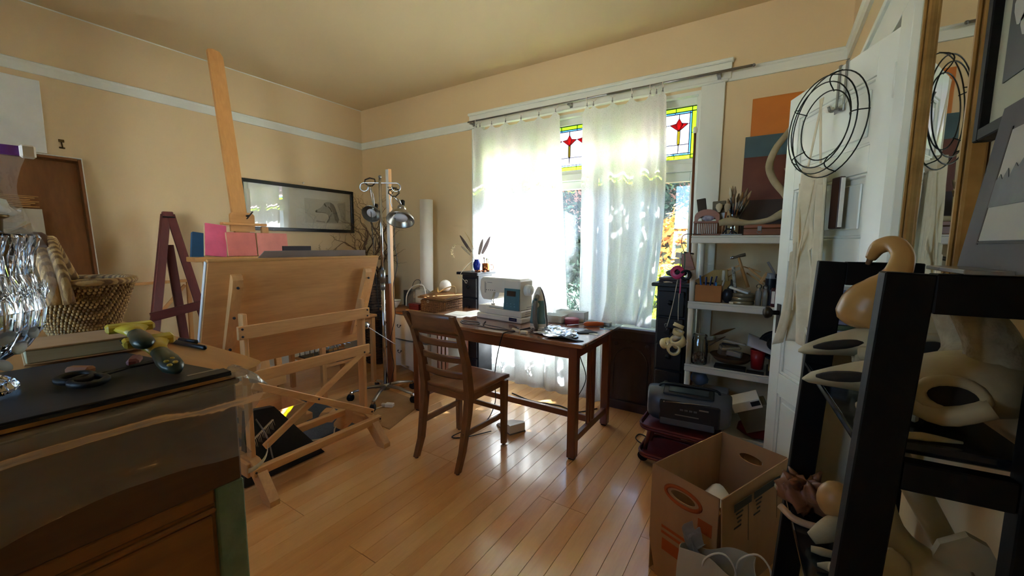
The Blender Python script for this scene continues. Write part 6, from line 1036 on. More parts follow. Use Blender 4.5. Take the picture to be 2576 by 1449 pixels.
# ------------------------------------------------------------------ open cardboard archive box
CBX = thing('archive_box', 'open brown cardboard archive box with orange print on the floor', 'box', (4.27, -1.49, 0), (0, 0, -.41))
bw_, bl_2, bh_ = .285, .53, .475; m_box = mat('box_card', 'b89064', 'aa8258', rough=.85, scale=8, stretch=(1, 1, .3)); m_or = mat('orange_ink', 'b8581e', 'a64d18', rough=.8); m_ink = mat('dark_ink', '4a4436', '3d382c', rough=.8)
def wall_hole(p0, p1, hz, axis):
    """end wall with an oval hand hole: built as a ring of strips"""
    b = B(); w = p1-p0; rx, rz = .052, .02; n = 24; inner = [(rx*math.cos(2*PI*i/n)*(1 if abs(math.cos(2*PI*i/n)) < 2 else 1), hz+rz*math.sin(2*PI*i/n)) for i in range(n)]; outer = []
    for i in range(n):
        a = 2*PI*i/n; c, s_ = math.cos(a), math.sin(a); k = min((w/2)/abs(c) if abs(c) > 1e-6 else 9, ((bh_-hz) if s_ > 0 else hz)/abs(s_) if abs(s_) > 1e-6 else 9); outer.append((k*c, hz+k*s_))
    crn = [(w/2, bh_), (-w/2, bh_), (-w/2, 0), (w/2, 0)]
    vs = []; 
    for y in (0, .005): vs += [(p[0], y, p[1]) for p in inner]+[(p[0], y, p[1]) for p in outer]
    fs = []
    for i in range(n):
        j = (i+1) % n; fs += [(i, j, n+j, n+i), (2*n+i, 3*n+i, 3*n+j, 2*n+j), (i, 2*n+i, 2*n+j, j)]
    o = len(vs)
    for c in crn:
        i = max(range(n), key=lambda k: outer[k][0]*c[0]*4+(outer[k][1]-hz)*(c[1]-hz)*4 if False else -((outer[k][0]-c[0])**2+(outer[k][1]-c[1])**2))
        cand = sorted(range(n), key=lambda k: (outer[k][0]-c[0])**2+(outer[k][1]-c[1])**2)[:2]
        for y, q_ in ((0, 0), (.005, 2*n)): vs.append((c[0], y, c[1])); fs.append((n+q_+cand[0], n+q_+cand[1], len(vs)-1))
    return b.add(vs, fs)
def endwall(y, nm):
    b = wall_hole(-bw_/2, bw_/2, .40, 'x'); b.v = [(v[0], y+v[1], v[2]) for v in b.v]; return lp_(nm, b, m_box, CBX)
e1 = endwall(-bl_2/2, 'front_wall'); endwall(bl_2/2-.005, 'rear_wall')
sdw = lp_('side_wall', B().span((bw_/2-.005, -bl_2/2+.005, 0), (bw_/2, bl_2/2-.005, bh_-.06), .001), m_box, CBX); lp_('side_wall', B().span((-bw_/2, -bl_2/2+.005, 0), (-bw_/2+.005, bl_2/2-.005, bh_), .001), m_box, CBX)
fp = lp_('folded_flap', B().box((bw_/2+.012, 0, bh_-.13), (.005, bl_2-.01, .26), .001, rot=(0, -.06, 0)), m_box, CBX); lp_('bottom', B().span((-bw_/2+.005, -bl_2/2+.005, .0), (bw_/2-.005, bl_2/2-.005, .005)), m_box, CBX)
# print on the flap: two ruled lists under dark headings; orange marks on the front wall
for y0_, y1_ in ((-.20, -.075), (-.055, .16)):
    lp_('print_heading', B().box((bw_/2+.0215, (y0_+y1_)/2, bh_-.05), (.001, y1_-y0_, .028), 0, rot=(0, -.06, 0)), m_ink, fp)
    lp_('print_rule', B().box((bw_/2+.0105, (y0_+y1_)/2, bh_-.225), (.001, y1_-y0_, .003), 0, rot=(0, -.06, 0)).box((bw_/2+.0155, y1_, bh_-.14), (.001, .002, .17), 0, rot=(0, -.06, 0)), m_ink, fp)
    for i in range(7): lp_('print_line', B().box((bw_/2+.0195-.0011*i, y0_+.045+.004*(i % 3), bh_-.08-.02*i), (.001, .05-.012*(i % 3), .006), 0, rot=(0, -.06, 0)), m_ink, fp)
ring_ = [(.075*math.cos(a)*(1), .40+.034*math.sin(a)) for a in [2*PI*i/28 for i in range(28)]]
lp_('orange_ring', B().tube([(p[0], -bl_2/2-.001, p[1]) for p in ring_], .008, 4, closed=True, flat=1), m_or, e1); lp_('orange_square', B().box((.095, -bl_2/2-.0015, .335), (.055, .001, .05), 0), m_or, e1)
lp_('orange_logo', B().box((-.02, -bl_2/2-.0015, .235), (.13, .001, .012), 0).box((-.02, -bl_2/2-.0015, .21), (.13, .001, .012), 0).box((-.03, -bl_2/2-.0015, .16), (.10, .001, .05), 0), m_or, e1)
solo('box_papers', B().sheet(8, 8, lambda u, v: (4.19+.10*u+.05*v, -1.60+.16*v-.05*u, .33+.05*u*(1-v)+.02*math.sin(5*u)), thick=.002), m_paper, 'curled white papers inside the archive box', 'paper')
# white paper bag
bgx = thing('paper_bag', 'white paper bag with cord handles in front of the box', 'bag', (4.30, -1.86, 0)); m_bag = mat('bag_white', 'cfcabb', 'c2bcab', rough=.7, scale=6)
def bagf(u, v):
    a = 2*PI*u; sx, sy = math.cos(a), math.sin(a); k = max(abs(sx)/.13, abs(sy)/.075); w = 1/k; z = .30*v; f = 1+.10*math.sin(3*a+4*v)*v
    return (4.31+sx*w*f*(1-.12*v), -1.87+sy*w*f*(1-.35*v)+.02*v, z+.02*math.sin(2*a)*v)
part('sides', B().sheet(49, 12, bagf, smooth=False, thick=.0015), m_bag, bgx)
part('crumpled_flap', B().sheet(10, 10, lambda u, v: (4.20+.05*u+.02*math.sin(7*v), -1.84-.02*u+.03*v, .22+.15*v*(1-.3*u)+.02*math.sin(9*u+3*v)), smooth=False, thick=.0015), mat('grey_tissue', '9d9892', '8a857f', rough=.8, scale=25), bgx)
for x0_, y0_ in ((4.26, -1.90), (4.36, -1.84)): part('handle', B().tube(smoothline([(x0_, y0_, .24), (x0_+.01, y0_, .31), (x0_+.06, y0_+.01, .345), (x0_+.10, y0_+.02, .30), (x0_+.105, y0_+.02, .22)], 5), .0035, 6), m_ring, bgx)
# ------------------------------------------------------------------ leaning ladder shelf of bones on the right
LS = thing('ladder_shelf', 'espresso black ladder shelf of skulls against the wall', 'shelf', (4.507, -2.355, 0), (0, 0, .084))
lx = lambda z: -.06+.045*z
for y in (-.225, .225):
    fr = lp_('front_post', B().bar((lx(0)+.027, y, 0), (lx(1.345)+.027, y, 1.345), .03, .053, (1, 0, 0), .002), w_black('z'), LS)
    lp_('top_rail', B().span((lx(1.32)+.053, y-.015, 1.292), (.185, y+.015, 1.345), .002), w_black('x'), LS); lp_('rear_post', B().span((.155, y-.015, 0), (.19, y+.015, 1.292), .002), w_black('z'), LS)
    for z in (1.085, .735, .38): lp_('side_rail', B().span((lx(z)+.053, y-.012, z-.045), (.155, y+.012, z-.004), .002), w_black('x'), LS)
m_glasssh = mat('black_glass', '1c1d20', '151619', rough=.12, spec=.6)
for z in (1.10, .75, .395): s_ = lp_('shelf_board', B().span((lx(z)+.004, -.21, z-.016), (.19, .21, z), .002), m_glasssh, LS); lp_('metal_edge', B().span((lx(z)+.001, -.208, z-.006), (lx(z)+.004, .208, z+.001)), m_chrome, s_)
lsM = TR(LS.location, LS.rotation_euler)
def skull(label, base_, L, k, yaw, horn=True, tilt=0.0):
    """horned herbivore skull; local +x is the muzzle"""
    t = thing('animal_skull', label, 'skull', base_, (0, tilt, yaw)); hx = .16*k
    xs = [-.48, -.44, -.36, -.24, -.12, .0, .12, .24, .36, .46, .5]; w = [.20, .38, .50, .56, .50, .40, .34, .29, .24, .18, .06]; h = [.26, .44, .54, .56, .50, .42, .36, .29, .21, .12, .03]; zc_ = [.42, .44, .45, .44, .42, .37, .33, .28, .22, .17, .14]
    secs = []; n = 20
    for i, x in enumerate(xs):
        sec_ = []
        for j in range(n):
            a = 2*PI*j/n; nz = 1+.05*noise.noise(Vector((x*4, math.cos(a)*2, math.sin(a)*2+k))); ca, sa = math.cos(a), math.sin(a); pinch = 1-.25*max(0, -sa)*(0.3 if x < -.2 else 1)
            sec_.append((ca*w[i]*L*.5*nz*pinch, (zc_[i]+sa*h[i]*.5*nz)*L*.62))
        secs.append(sec_)
    lp_('cranium', loft(B(), [x*L for x in xs], secs), m_bone, t)
    for s_ in (-1, 1):
        lp_('orbit_rim', B().tube([((-.22+.115*math.cos(a))*L, s_*(.278+.02*math.cos(a))*L*.98, (.24+.085*math.sin(a))*L) for a in [2*PI*i/18 for i in range(18)]], .009*L/.3, 7, closed=True), m_bone, t)
        lp_('orbit', B().ball((-.22*L, s_*.262*L, .24*L), (.112*L, .032*L, .085*L), 16), mat('orbit_dark', '2a2118', '1a140e', rough=.9), t)  # dark solid standing for the shade inside the eye hollow
        lp_('cheek_bone', B().tube(smoothline([(-.36*L, s_*.26*L, .22*L), (-.2*L, s_*.285*L, .13*L), (-.02*L, s_*.24*L, .17*L), (.12*L, s_*.17*L, .15*L)], 4), [.016*L/.3]*13, 8), m_bone, t)
        lp_('nasal_slit', B().tube(smoothline([(.10*L, s_*.155*L, .23*L), (.25*L, s_*.125*L, .19*L), (.40*L, s_*.09*L, .145*L)], 4), [.004, .007, .009, .010, .010, .010, .009, .007, .004], 8), MATS['orbit_dark'], t)  # dark tube standing for the shade inside the nasal hollow
        tt = lp_('tooth_row', B().box((.02*L, s_*.11*L, .085*L), (.26*L, .05*L, .09*L), .004), m_bone, t)
        for i in range(6): lp_('tooth', B().box((-.08*L+i*.042*L, s_*.112*L, .035*L), (.034*L, .045*L, .05*L), .003), m_bone, tt)
    return t
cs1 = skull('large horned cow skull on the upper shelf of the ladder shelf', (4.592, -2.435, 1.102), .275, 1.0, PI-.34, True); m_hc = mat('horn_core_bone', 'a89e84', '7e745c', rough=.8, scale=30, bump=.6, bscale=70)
for pts in ([(4.672, -2.455, 1.185), (4.678, -2.47, 1.215), (4.668, -2.48, 1.25), (4.645, -2.485, 1.285), (4.61, -2.485, 1.32)], [(4.672, -2.395, 1.185), (4.68, -2.375, 1.215), (4.67, -2.36, 1.25), (4.65, -2.355, 1.285), (4.615, -2.355, 1.318)]): part('horn_core', B().tube(smoothline(pts, 4), [.040, .037, .035, .034, .033, .032, .031, .030, .029, .028, .027, .025, .023, .021, .019, .017, .015], 14), m_hc, cs1)
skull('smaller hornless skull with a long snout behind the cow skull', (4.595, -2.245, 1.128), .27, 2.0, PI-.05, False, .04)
solo('skull_rest', B().box((4.62, -2.24, 1.113), (.14, .06, .026), .006), m_bone, 'flat bone piece propping up the smaller skull', 'bone')
gd = thing('bottle_gourd', 'tan bottle gourd with a hooked neck on the ladder shelf', 'gourd', (4.575, -2.24, 1.21)); gpts = smoothline([(4.572, -2.215, 1.205), (4.574, -2.217, 1.225), (4.578, -2.222, 1.247), (4.586, -2.228, 1.272), (4.595, -2.232, 1.294), (4.605, -2.235, 1.315), (4.614, -2.23, 1.34), (4.618, -2.215, 1.366), (4.608, -2.19, 1.386), (4.59, -2.165, 1.38), (4.58, -2.15, 1.355)], 6)
def gprof(s_):
    ks = ((0, .006), (.03, .033), (.08, .050), (.15, .057), (.24, .056), (.32, .050), (.40, .038), (.48, .028), (.56, .022), (.7, .018), (.9, .016), (1, .010))
    for (a, ra), (b_, rb_) in zip(ks, ks[1:]):
        if a <= s_ <= b_: return ra+(rb_-ra)*(s_-a)/(b_-a)
    return .01
gr = [gprof(i/(len(gpts)-1)) for i in range(len(gpts))]
part('body', B().tube(gpts, gr[:len(gpts)], 20), mat('gourd_skin', 'b58a50', '9a7038', rough=.35, scale=4), gd); part('stem', B().cyl(gpts[-1], gpts[-1]+Vector((-.003, .004, -.014)), .006, .005, 8), m_twig, gd)
bone('bone_splinter', 'short pale bone piece at the front of the upper ladder shelf', [(4.535, -2.47, 1.112), (4.555, -2.46, 1.116), (4.58, -2.44, 1.112)], [.009, .007, .010])
bone('bone_shard', 'thin yellowish bone shard lying beneath the cow skull', [(4.575, -2.545, 1.105), (4.60, -2.54, 1.107), (4.64, -2.53, 1.105)], [.005, .006, .002])
zz = .751
sh2 = thing('conch_shell', 'brown spiny seashell on the middle ladder shelf', 'shell', (4.50, -2.19, zz)); 
def shl(d):
    a = math.atan2(d.y, d.x); return .78+.22*math.sin(5*a+3*d.z)+.25*noise.noise(d*3.1)+.12*noise.noise(d*8)
part('whorl', B().ball((4.50, -2.20, zz+.045), (.062, .055, .042), 30, fn=shl), mat('shell_brown', '9c6844', '6e4228', rough=.5, scale=9, bump=.4), sh2)
for a in range(6): p = Vector((4.50, -2.20, zz+.05)); d = Vector((math.cos(a*1.05), math.sin(a*1.05)*.6, .5+.3*(a % 2))).normalized(); part('spine', B().tube([p+d*.035, p+d*.062], [.012, .002], 7), MATS['shell_brown'], sh2)
part('lip', B().tube(smoothline([(4.45, -2.24, zz+.02), (4.48, -2.26, zz+.008), (4.53, -2.26, zz+.008), (4.56, -2.24, zz+.02)], 4), [.008]*13, 7), mat('shell_pale', 'c8a888', 'b0906e', rough=.4), sh2)
bone('bone_knuckle', 'pale bone knuckle poking out beside the brown shell', [(4.445, -2.17, zz+.03), (4.455, -2.18, zz+.035), (4.475, -2.19, zz+.03)], [.009, .012, .009])
solo('egg_gourd', B().ball((4.545, -2.275, zz+.088), (.034, .034, .040), 20), mat('egg_tan', 'b98b52', 'a87c46', rough=.4), 'smooth tan egg-shaped gourd on the middle ladder shelf', 'gourd')
bone('hoof_bone', 'pale hoof bone arching under the egg-shaped gourd', [(4.505, -2.325, zz+.016), (4.525, -2.315, zz+.03), (4.55, -2.30, zz+.046), (4.58, -2.29, zz+.04), (4.61, -2.285, zz+.03)], [.012, .020, .024, .016, .012]); bone('finger_bone', 'small pinkish bone lying beside the hoof bone', [(4.503, -2.35, zz+.008), (4.52, -2.35, zz+.009), (4.54, -2.345, zz+.008)], [.006, .008, .007])
bone('tusk', 'curved ivory tusk on the middle ladder shelf', [(4.51, -2.395, zz+.008), (4.535, -2.395, zz+.012), (4.565, -2.405, zz+.013), (4.60, -2.42, zz+.012)], [.003, .011, .013, .012]); bone('tusk', 'second smaller ivory tusk in front of the first', [(4.527, -2.425, zz+.006), (4.545, -2.43, zz+.009), (4.58, -2.435, zz+.009)], [.003, .008, .008])
vt = thing('vertebra', 'knobbly pale vertebra at the front of the ladder shelf', 'bone', (4.55, -2.47, zz)); part('centrum', B().ball((4.548, -2.465, zz+.028), (.024, .022, .026), 16, fn=lambda d: 1+.25*noise.noise(d*3)), m_bone, vt)
for i, (dx, dy, dz) in enumerate(((-.02, .0, .03), (.015, .01, .03), (-.018, -.01, -.01), (.02, -.012, -.008))): part('process', B().ball((4.548+dx, -2.465+dy, zz+.028+dz), (.012, .01, .012), 10), m_bone, vt)
for i in range(2): solo('glass_ring', B().tube(arc((4.525+.006*i, -2.455-.028*i, zz+.003), .0095, 0, 2*PI, 16, 'xy')[:-1], .0016, 5, closed=True), m_steel, ('small metal ring on the ladder shelf by the vertebra', 'second metal ring on the ladder shelf edge')[i], 'ring')
jw = thing('jaw_bone', 'large curved jaw bone on the middle ladder shelf', 'bone', (4.63, -2.50, .88)); part('body', B().tube(smoothline([(4.572, -2.465, 1.01), (4.576, -2.485, .965), (4.588, -2.50, .925), (4.615, -2.51, .90), (4.648, -2.51, .888), (4.675, -2.505, .895)], 4), [.010, .011, .012, .014, .015, .016, .017, .018, .020, .021, .022, .024, .025, .026, .027, .027, .028, .028, .028, .028, .028], 14, flat=.6), m_bone, jw); part('ramus', B().prism([(-.04, -.03), (.035, -.03), (.04, .02), (.018, .055), (-.005, .062), (-.03, .035)], .014, TR((4.662, -2.515, .90), (0, .1, 0))), m_bone, jw)
bone('rib_slab', 'broad grey weathered bone slanting across the ladder shelf', [(4.598, -2.405, 1.025), (4.622, -2.435, .98), (4.648, -2.465, .93), (4.668, -2.485, .895)], [.023, .023, .021, .019], flat=.62)
solo('pelvis_bone', B().ball((4.625, -2.49, .805), (.062, .05, .056), 20, fn=lambda d: 1+.2*noise.noise(d*2.5)), m_bone, 'rounded hip bone under the large jaw bone', 'bone')
sk3 = solo('small_skull', B().ball((4.578, -2.53, .888), (.028, .022, .026), 18, fn=lambda d: 1+.14*noise.noise(d*4)), m_bone, 'small round animal skull beneath the jaw bone', 'skull')
solo('dark_vessel', B().lathe([(0, 0), (.05, .0), (.055, .06), (.03, .13), (.02, .14)], 20, TR((4.655, -2.20, 1.15))), m_blk, 'dark rounded vessel behind the cow skull horn', 'vessel')
# ------------------------------------------------------------------ disc rack between the ladder shelf and the door
rk2 = thing('disc_rack', 'cream disc rack standing between ladder shelf and door', 'rack', (4.60, -1.90, 0)); m_rk2 = mat('cream_rack', 'c9c0a4', 'bcb295', rough=.5)
for y in (-2.06, -1.74): part('side', B().span((4.50, y-.008, 0), (4.69, y+.008, 1.12), .002), m_rk2, rk2)
for z in (.30, .62, .86, 1.12): part('shelf', B().span((4.50, -2.052, z-.014), (4.69, -1.748, z), .002), m_rk2, rk2)
cols = ('c8ccd2', '8a94a4', 'dfe2e4', '5a6270', 'b0b6bc', '3a4658', 'd4d0c4', '707a88', 'e6e6e2', '48505c', '9aa4ae', '2c3440')
for i in range(12): y = -2.04+.0235*i; solo('disc_case', B().span((4.515, y, .861), (4.66, y+.0215, .861+.19-.012*(i % 3)), .001), mat('disc_'+cols[i], cols[i], rough=.25), '%s disc case standing in the cream rack' % ('pale grey', 'steel blue', 'white', 'slate', 'silver', 'dark blue', 'ivory', 'dull blue', 'bright white', 'charcoal', 'light blue', 'midnight')[i], 'disc case')
for i in range(11): solo('flat_disc_case', B().box((4.59+.006*math.sin(i*2.3), -1.93+.006*math.cos(i*1.7), 1.127+.0135*i), (.14, .125, .012), .001, rot=(0, 0, .1*math.sin(i*3))), mat('flatdisc_%d' % (i % 5), ('7d7f92', '4e4a42', 'a6a8b0', '5e6a4c', '8a8698')[i % 5], rough=.3), '%s disc case lying in the pile on the cream rack' % ('lowest', 'second lowest', 'third lowest', 'fourth lowest', 'fifth lowest', 'middle', 'fifth highest', 'fourth highest', 'third highest', 'second highest', 'topmost')[i], 'disc case')
# ------------------------------------------------------------------ mirror and framed pictures on the right wall
m_gold = mat('gilt', 'a8834a', '8a6834', rough=.35, metal=.5, scale=20); m_mir = mat('silvered_glass', 'd8dcd8', 'd2d6d2', rough=.015, metal=1.0)
mi = thing('wall_mirror', 'tall gilt framed mirror on the right wall by the door', 'mirror', (4.70, -2.02, 1.7)); ya, yb, za, zb = -2.225, -1.80, 1.0, 2.32
for a, b_ in (((yb-.045, za), (yb, zb)), ((ya, za), (ya+.045, zb)), ((ya+.045, zb-.045), (yb-.045, zb)), ((ya+.045, za), (yb-.045, za+.045))):
    f = part('frame_rail', B().span((4.69, a[0], a[1]), (4.716, b_[0], b_[1]), .004), m_gold, mi); w2 = (b_[0]-a[0] < .1)
    part('bead', B().span((4.684, a[0]+(.012 if w2 else 0), a[1]+(0 if w2 else .012)), (4.691, b_[0]-(.02 if w2 else 0), b_[1]-(0 if w2 else .02)), .003), m_gold, f)
part('glass', B().span((4.70, ya+.045, za+.045), (4.712, yb-.045, zb-.045)), m_mir, mi)
p1 = thing('framed_photograph', 'dark framed photograph with a wide pale mat on the right wall', 'picture', (4.70, -2.5, 1.8)); ya, yb, za, zb = -2.78, -2.29, 1.56, 2.1
for a, b_ in (((yb-.02, za), (yb, zb)), ((ya, za), (ya+.02, zb)), ((ya+.02, zb-.02), (yb-.02, zb)), ((ya+.02, za), (yb-.02, za+.02))): part('frame_rail', B().span((4.675, a[0], a[1]), (4.70, b_[0], b_[1]), .002), w_black('z'), p1)
part('mat', B().span((4.688, ya+.02, za+.02), (4.695, yb-.02, zb-.02)), mat('pale_green_mat', 'a9ad98', 'a0a48f', rough=.8), p1); ph = part('print', B().span((4.686, -2.70, 1.64), (4.688, -2.345, 2.05)), mat('dark_grey_print', '4c504e', '3c403e', rough=.6, scale=8), p1)
for (y, z, s_) in ((-2.38, 1.74, .02), (-2.40, 1.71, .014), (-2.36, 1.86, .006), (-2.375, 1.80, .006)): part('pale_mark', B().prism([(y+s_*math.cos(a)*(1+.3*math.sin(2*a)), z+s_*1.3*math.sin(a)) for a in [i*.52 for i in range(12)]], -.0008, Matrix(((0, 1, 0, 4.6855), (1, 0, 0, 0), (0, 0, 1, 0), (0, 0, 0, 1)))), mat('print_white', 'b9bab0', rough=.6), ph)
p2 = thing('matted_photograph', 'grey matted snowy landscape photograph leaning on the ladder shelf', 'picture', (4.65, -2.55, 1.346)); M2 = TR((4.645, -2.55, 1.347), (0, .12, 0))
part('mat_board', B().box((0, 0, .12), (.005, .27, .24), .0008, M2), mat('slate_mat', '5c5d5f', '525355', rough=.8), p2); ph = part('photo_sky', B().box((-.003, -.03, .12), (.001, .22, .155), 0, M2), mat('photo_pale', '9c9a90', '8f8d84', rough=.5), p2)
tree = [(-.14, -.03)]+[(-.14+.22*i/24, -.03+.075*(1+.4*noise.noise(Vector((i*.5, 2, 0))))*(.5+.5*math.sin(PI*min(1, i/20))) + .012*(i % 2)) for i in range(25)]+[(.08, -.03)]
part('photo_trees', B().prism(tree, .0006, M2 @ TR((-.0044, 0, .12)) @ Matrix(((0, 1, 0, 0), (1, 0, 0, 0), (0, 0, 1, 0), (0, 0, 0, 1)))), mat('photo_dark', '4a4e52', '3a3e42', rough=.5, scale=30), p2); part('inner_bevel', B().box((-.003, .083, .12), (.0014, .004, .165), 0, M2).box((-.003, -.03, .04), (.0014, .222, .003), 0, M2), m_dkscrew, p2)
solo('clear_tray', B().span((4.60, -2.60, 1.346), (4.70, -2.45, 1.352), .001), mat('grey_tray', '8f8f8c', '7f7f7c', rough=.2, metal=.4), 'thin grey metal tray edge on top of the ladder shelf', 'tray')
# ------------------------------------------------------------------ tall chest in the left foreground
CH = thing('tall_chest', 'tall wooden chest with flaking green paint at the corner', 'chest', (2.9, -3.35, 0)); X1c, Y1c = 3.42, -2.94
w_ch = wood('chest_brown', '6d4a2a', '4f331b', 'y', 5, .55); w_ch2 = wood('chest_amber', '9a6830', '7a4e20', 'y', 5, .5); m_grn = mat('flaking_green', '7f9078', '667a62', rough=.6, scale=16, bump=.2)
part('lower_body', B().span((2.30, -3.80, 0), (X1c-.012, Y1c, .835), .003), w_ch2, CH); part('upper_case', B().span((2.30, -3.80, .848), (X1c, Y1c, 1.07), .004), w_ch, CH)
part('corner_post', B().span((X1c-.05, Y1c-.052, 0), (X1c, Y1c+.003, .848), .003), m_grn, CH); part('front_rail', B().span((X1c-.04, -3.80, .815), (X1c-.004, Y1c-.052, .848), .004), w_ch2, CH); part('bead_moulding', B().span((X1c-.03, -3.80, .795), (X1c-.001, Y1c-.052, .807), .004), w_ch2, CH)
for z0_, z1_ in ((.43, .79), (.05, .41)):
    d = part('drawer', B().span((X1c-.03, -3.78, z0_), (X1c-.006, Y1c-.058, z1_), .003), w_ch2, CH); part('cup_pull', B().sheet(8, 6, lambda u, v: (X1c-.006+.02*math.sin(PI*v/2), -3.16+.09*u, (z0_+z1_)/2-.01+.035*math.cos(PI*v/2)), thick=.002), m_bz, d)
part('lid_edge', B().span((2.28, -3.82, 1.07), (X1c+.006, Y1c+.006, 1.082), .003), w_ch, CH)
zt = 1.083
# board with a round corner, portfolio, film
bd2 = thing('palette_board', 'pine board with a rounded corner on top of the chest', 'board', (2.9, -3.0, zt))
pl_ = [(2.36, -3.30), (2.36, -2.90)]+[(2.36+.02*i, -2.90+.0) for i in range(1, 2)]+[(3.27, -2.865)]+[(3.36+.06*math.sin(a), -2.925+.06*math.cos(a)) for a in [i*PI/16 for i in range(0, 9)]]+[(3.42, -3.05), (3.42, -3.30)]
part('board', B().prism(pl_, .012, TR((0, 0, zt)) @ flat_), wood('board_pine', 'c08a4c', '9a6428', 'x', 3.2, .5, .1), bd2)
zt2 = zt+.013
pf = thing('portfolio', 'flat black portfolio lying on the chest top', 'portfolio', (3.2, -3.2, zt2)); part('cover', B().prism([(3.02, -3.80), (3.44, -3.80), (3.44, -2.955), (3.05, -3.03)], .006, TR((0, 0, zt2)) @ flat_), mat('black_cover', '242424', '1b1b1b', rough=.55), pf); part('edge_band', B().span((3.405, -3.80, zt2+.006), (3.44, -2.955, zt2+.010), .001), m_blk, pf); part('label_strip', B().span((3.40, -3.02, zt2+.0065), (3.408, -2.965, zt2+.0105)), m_cord, pf)
zt3 = zt2+.007
fm = glass('dust_film', (.80, .80, .78), .06, .25, .28, (.62, .61, .58), .3, 15)
solo('plastic_film', B().sheet(40, 22, lambda u, v: (3.424+.02*math.sin(PI*min(1, v*3))+.012*noise.noise(Vector((u*9, v*5, 0)))+.006*v+.012, -3.75+.83*u+.02*math.sin(v*6)*(u > .9), 1.085-.02*v-(.135+.09*(1-u)+.03*math.sin(u*7))*v)), fm, 'clear plastic film draped over the chest front edge', 'plastic film')
solo('film_corner', B().sheet(14, 12, lambda u, v: (3.36+.09*u+.02*noise.noise(Vector((u*5, v*5, 3))), -2.955+.06*v+.01*math.sin(u*9), 1.088+.025*math.sin(PI*u)*math.sin(PI*v)-.03*v*v)), glass('bright_film', (.88, .9, .92), .15, .12, .25, (.8, .82, .85), .4, 30), 'crinkled plastic film corner beside the black portfolio', 'plastic film')
tp = solo('tape_curl', B().sheet(10, 3, lambda u, v: (3.438+.003*v+.0, -2.945+.045*math.sin(u*1.5)+.01, .862+.05*u*u+.012*v-.008*u), thick=.0012) , m_paper, 'curl of white masking tape on the chest corner', 'tape')
# crystal bowl with its contents
CBw = thing('crystal_bowl', 'large cut crystal bowl on a foot on the chest', 'bowl', (3.215, -3.285, zt3)); cx, cy = 3.215, -3.285
m_cry = mat('cut_crystal', 'f4f6f8', 'eef0f3', rough=.02, trans=1.0, ior=1.52)
def cut(a, r, z):
    zz_ = z/.29
    if zz_ < .12: return r*(1+.03*math.cos(24*a))
    if zz_ > .62: return r*(1+.028*math.sin(22*a+zz_*26)+.012*math.sin(11*a))
    return r*(1+.02*math.cos(16*a+40*zz_)*math.cos(16*a-40*zz_)+.012*math.cos(40*a))
op = [(.0, .0), (.06, .0), (.066, .008), (.06, .02), (.035, .034), (.032, .042), (.05, .055), (.085, .08), (.105, .115), (.112, .15), (.108, .185), (.100, .215), (.104, .25), (.113, .282), (.110, .288), (.104, .284), (.096, .25), (.092, .215), (.099, .185), (.103, .15), (.096, .118), (.076, .086), (.044, .064), (.0, .058)]
part('bowl', B().lathe(op, 96, TR((cx, cy, zt3)), smooth=False, fn=cut), m_cry, CBw)
m_fro = mat('frosted_cut', 'c4c8c8', 'b4b8b8', rough=.5, trans=.4)
for i in range(14):
    a = -1.1+.16*i; z = zt3+.085+.03*math.sin(i*2.1); r = .0895+.5*(z-zt3-.085); part('frosted_petal', B().ball((0, 0, 0), (.016, .0025, .011), 10, M=TR((cx+r*math.cos(a), cy+r*math.sin(a), z), (.4*math.sin(i), .5*math.sin(i*3), a+PI/2))), m_fro, CBw)
for k in range(9):
    a = -1.2+.3*k
    for j in range(7): b2 = -.9+.3*j; c0 = Vector((cx+.113*math.cos(a), cy+.113*math.sin(a), zt3+.165)); e = Vector((-math.sin(a)*math.sin(b2), math.cos(a)*math.sin(b2), math.cos(b2))); part('star_cut', B().tube([c0+e*.006, c0+e*.024, c0+e*.04], [.001, .0025, .0006], 4, smooth=False), m_cry, CBw)
m_bagc = glass('zip_bag_film', (.9, .9, .89), .14, .1, .16, (.8, .8, .78), .4, 25)
zb2 = thing('zip_bag', 'clear zip bag with a purple slider seal in the crystal bowl', 'bag', (3.16, -3.29, zt3+.2)); part('film', B().sheet(16, 18, lambda u, v: (3.10+.16*u*.6, -3.42+.25*u+.02*math.sin(6*v), zt3+.16+.29*v+.02*math.sin(5*u)+.012*noise.noise(Vector((u*5, v*5, 1))))), m_bagc, zb2)
part('seal_strip', B().sheet(8, 3, lambda u, v: (3.10+.105*u, -3.43+.265*u, zt3+.442+.018*v-.008*u), thick=.003), mat('purple_zip', '7c3f9a', '6c3488', rough=.4), zb2); part('slider', B().box((3.203, -3.172, zt3+.443), (.014, .02, .024), .003), m_ring, zb2)
part('crumple', B().sheet(16, 16, lambda u, v: (3.13+.10*u, -3.40+.22*v, zt3+.33+.06*noise.noise(Vector((u*4, v*4, 7)))+.05*math.sin(PI*v)-.06*u), smooth=False), m_bagc, zb2)
solo('white_wrap', B().ball((3.17, -3.27, zt3+.335), (.075, .075, .028), 18, fn=lambda d: 1+.3*noise.noise(d*2.2)), mat('white_wrap_film', 'd6d3ca', 'c3c0b6', rough=.35), 'crumpled white plastic wrap above the crystal bowl', 'wrap')
solo('blue_wrap', B().ball((3.22, -3.33, zt3+.27), (.06, .055, .06), 18, fn=lambda d: 1+.25*noise.noise(d*2.6)), mat('blue_white_wrap', 'b5bdc9', 'a3acb9', rough=.4), 'bluish crumpled wrap inside the crystal bowl', 'wrap')
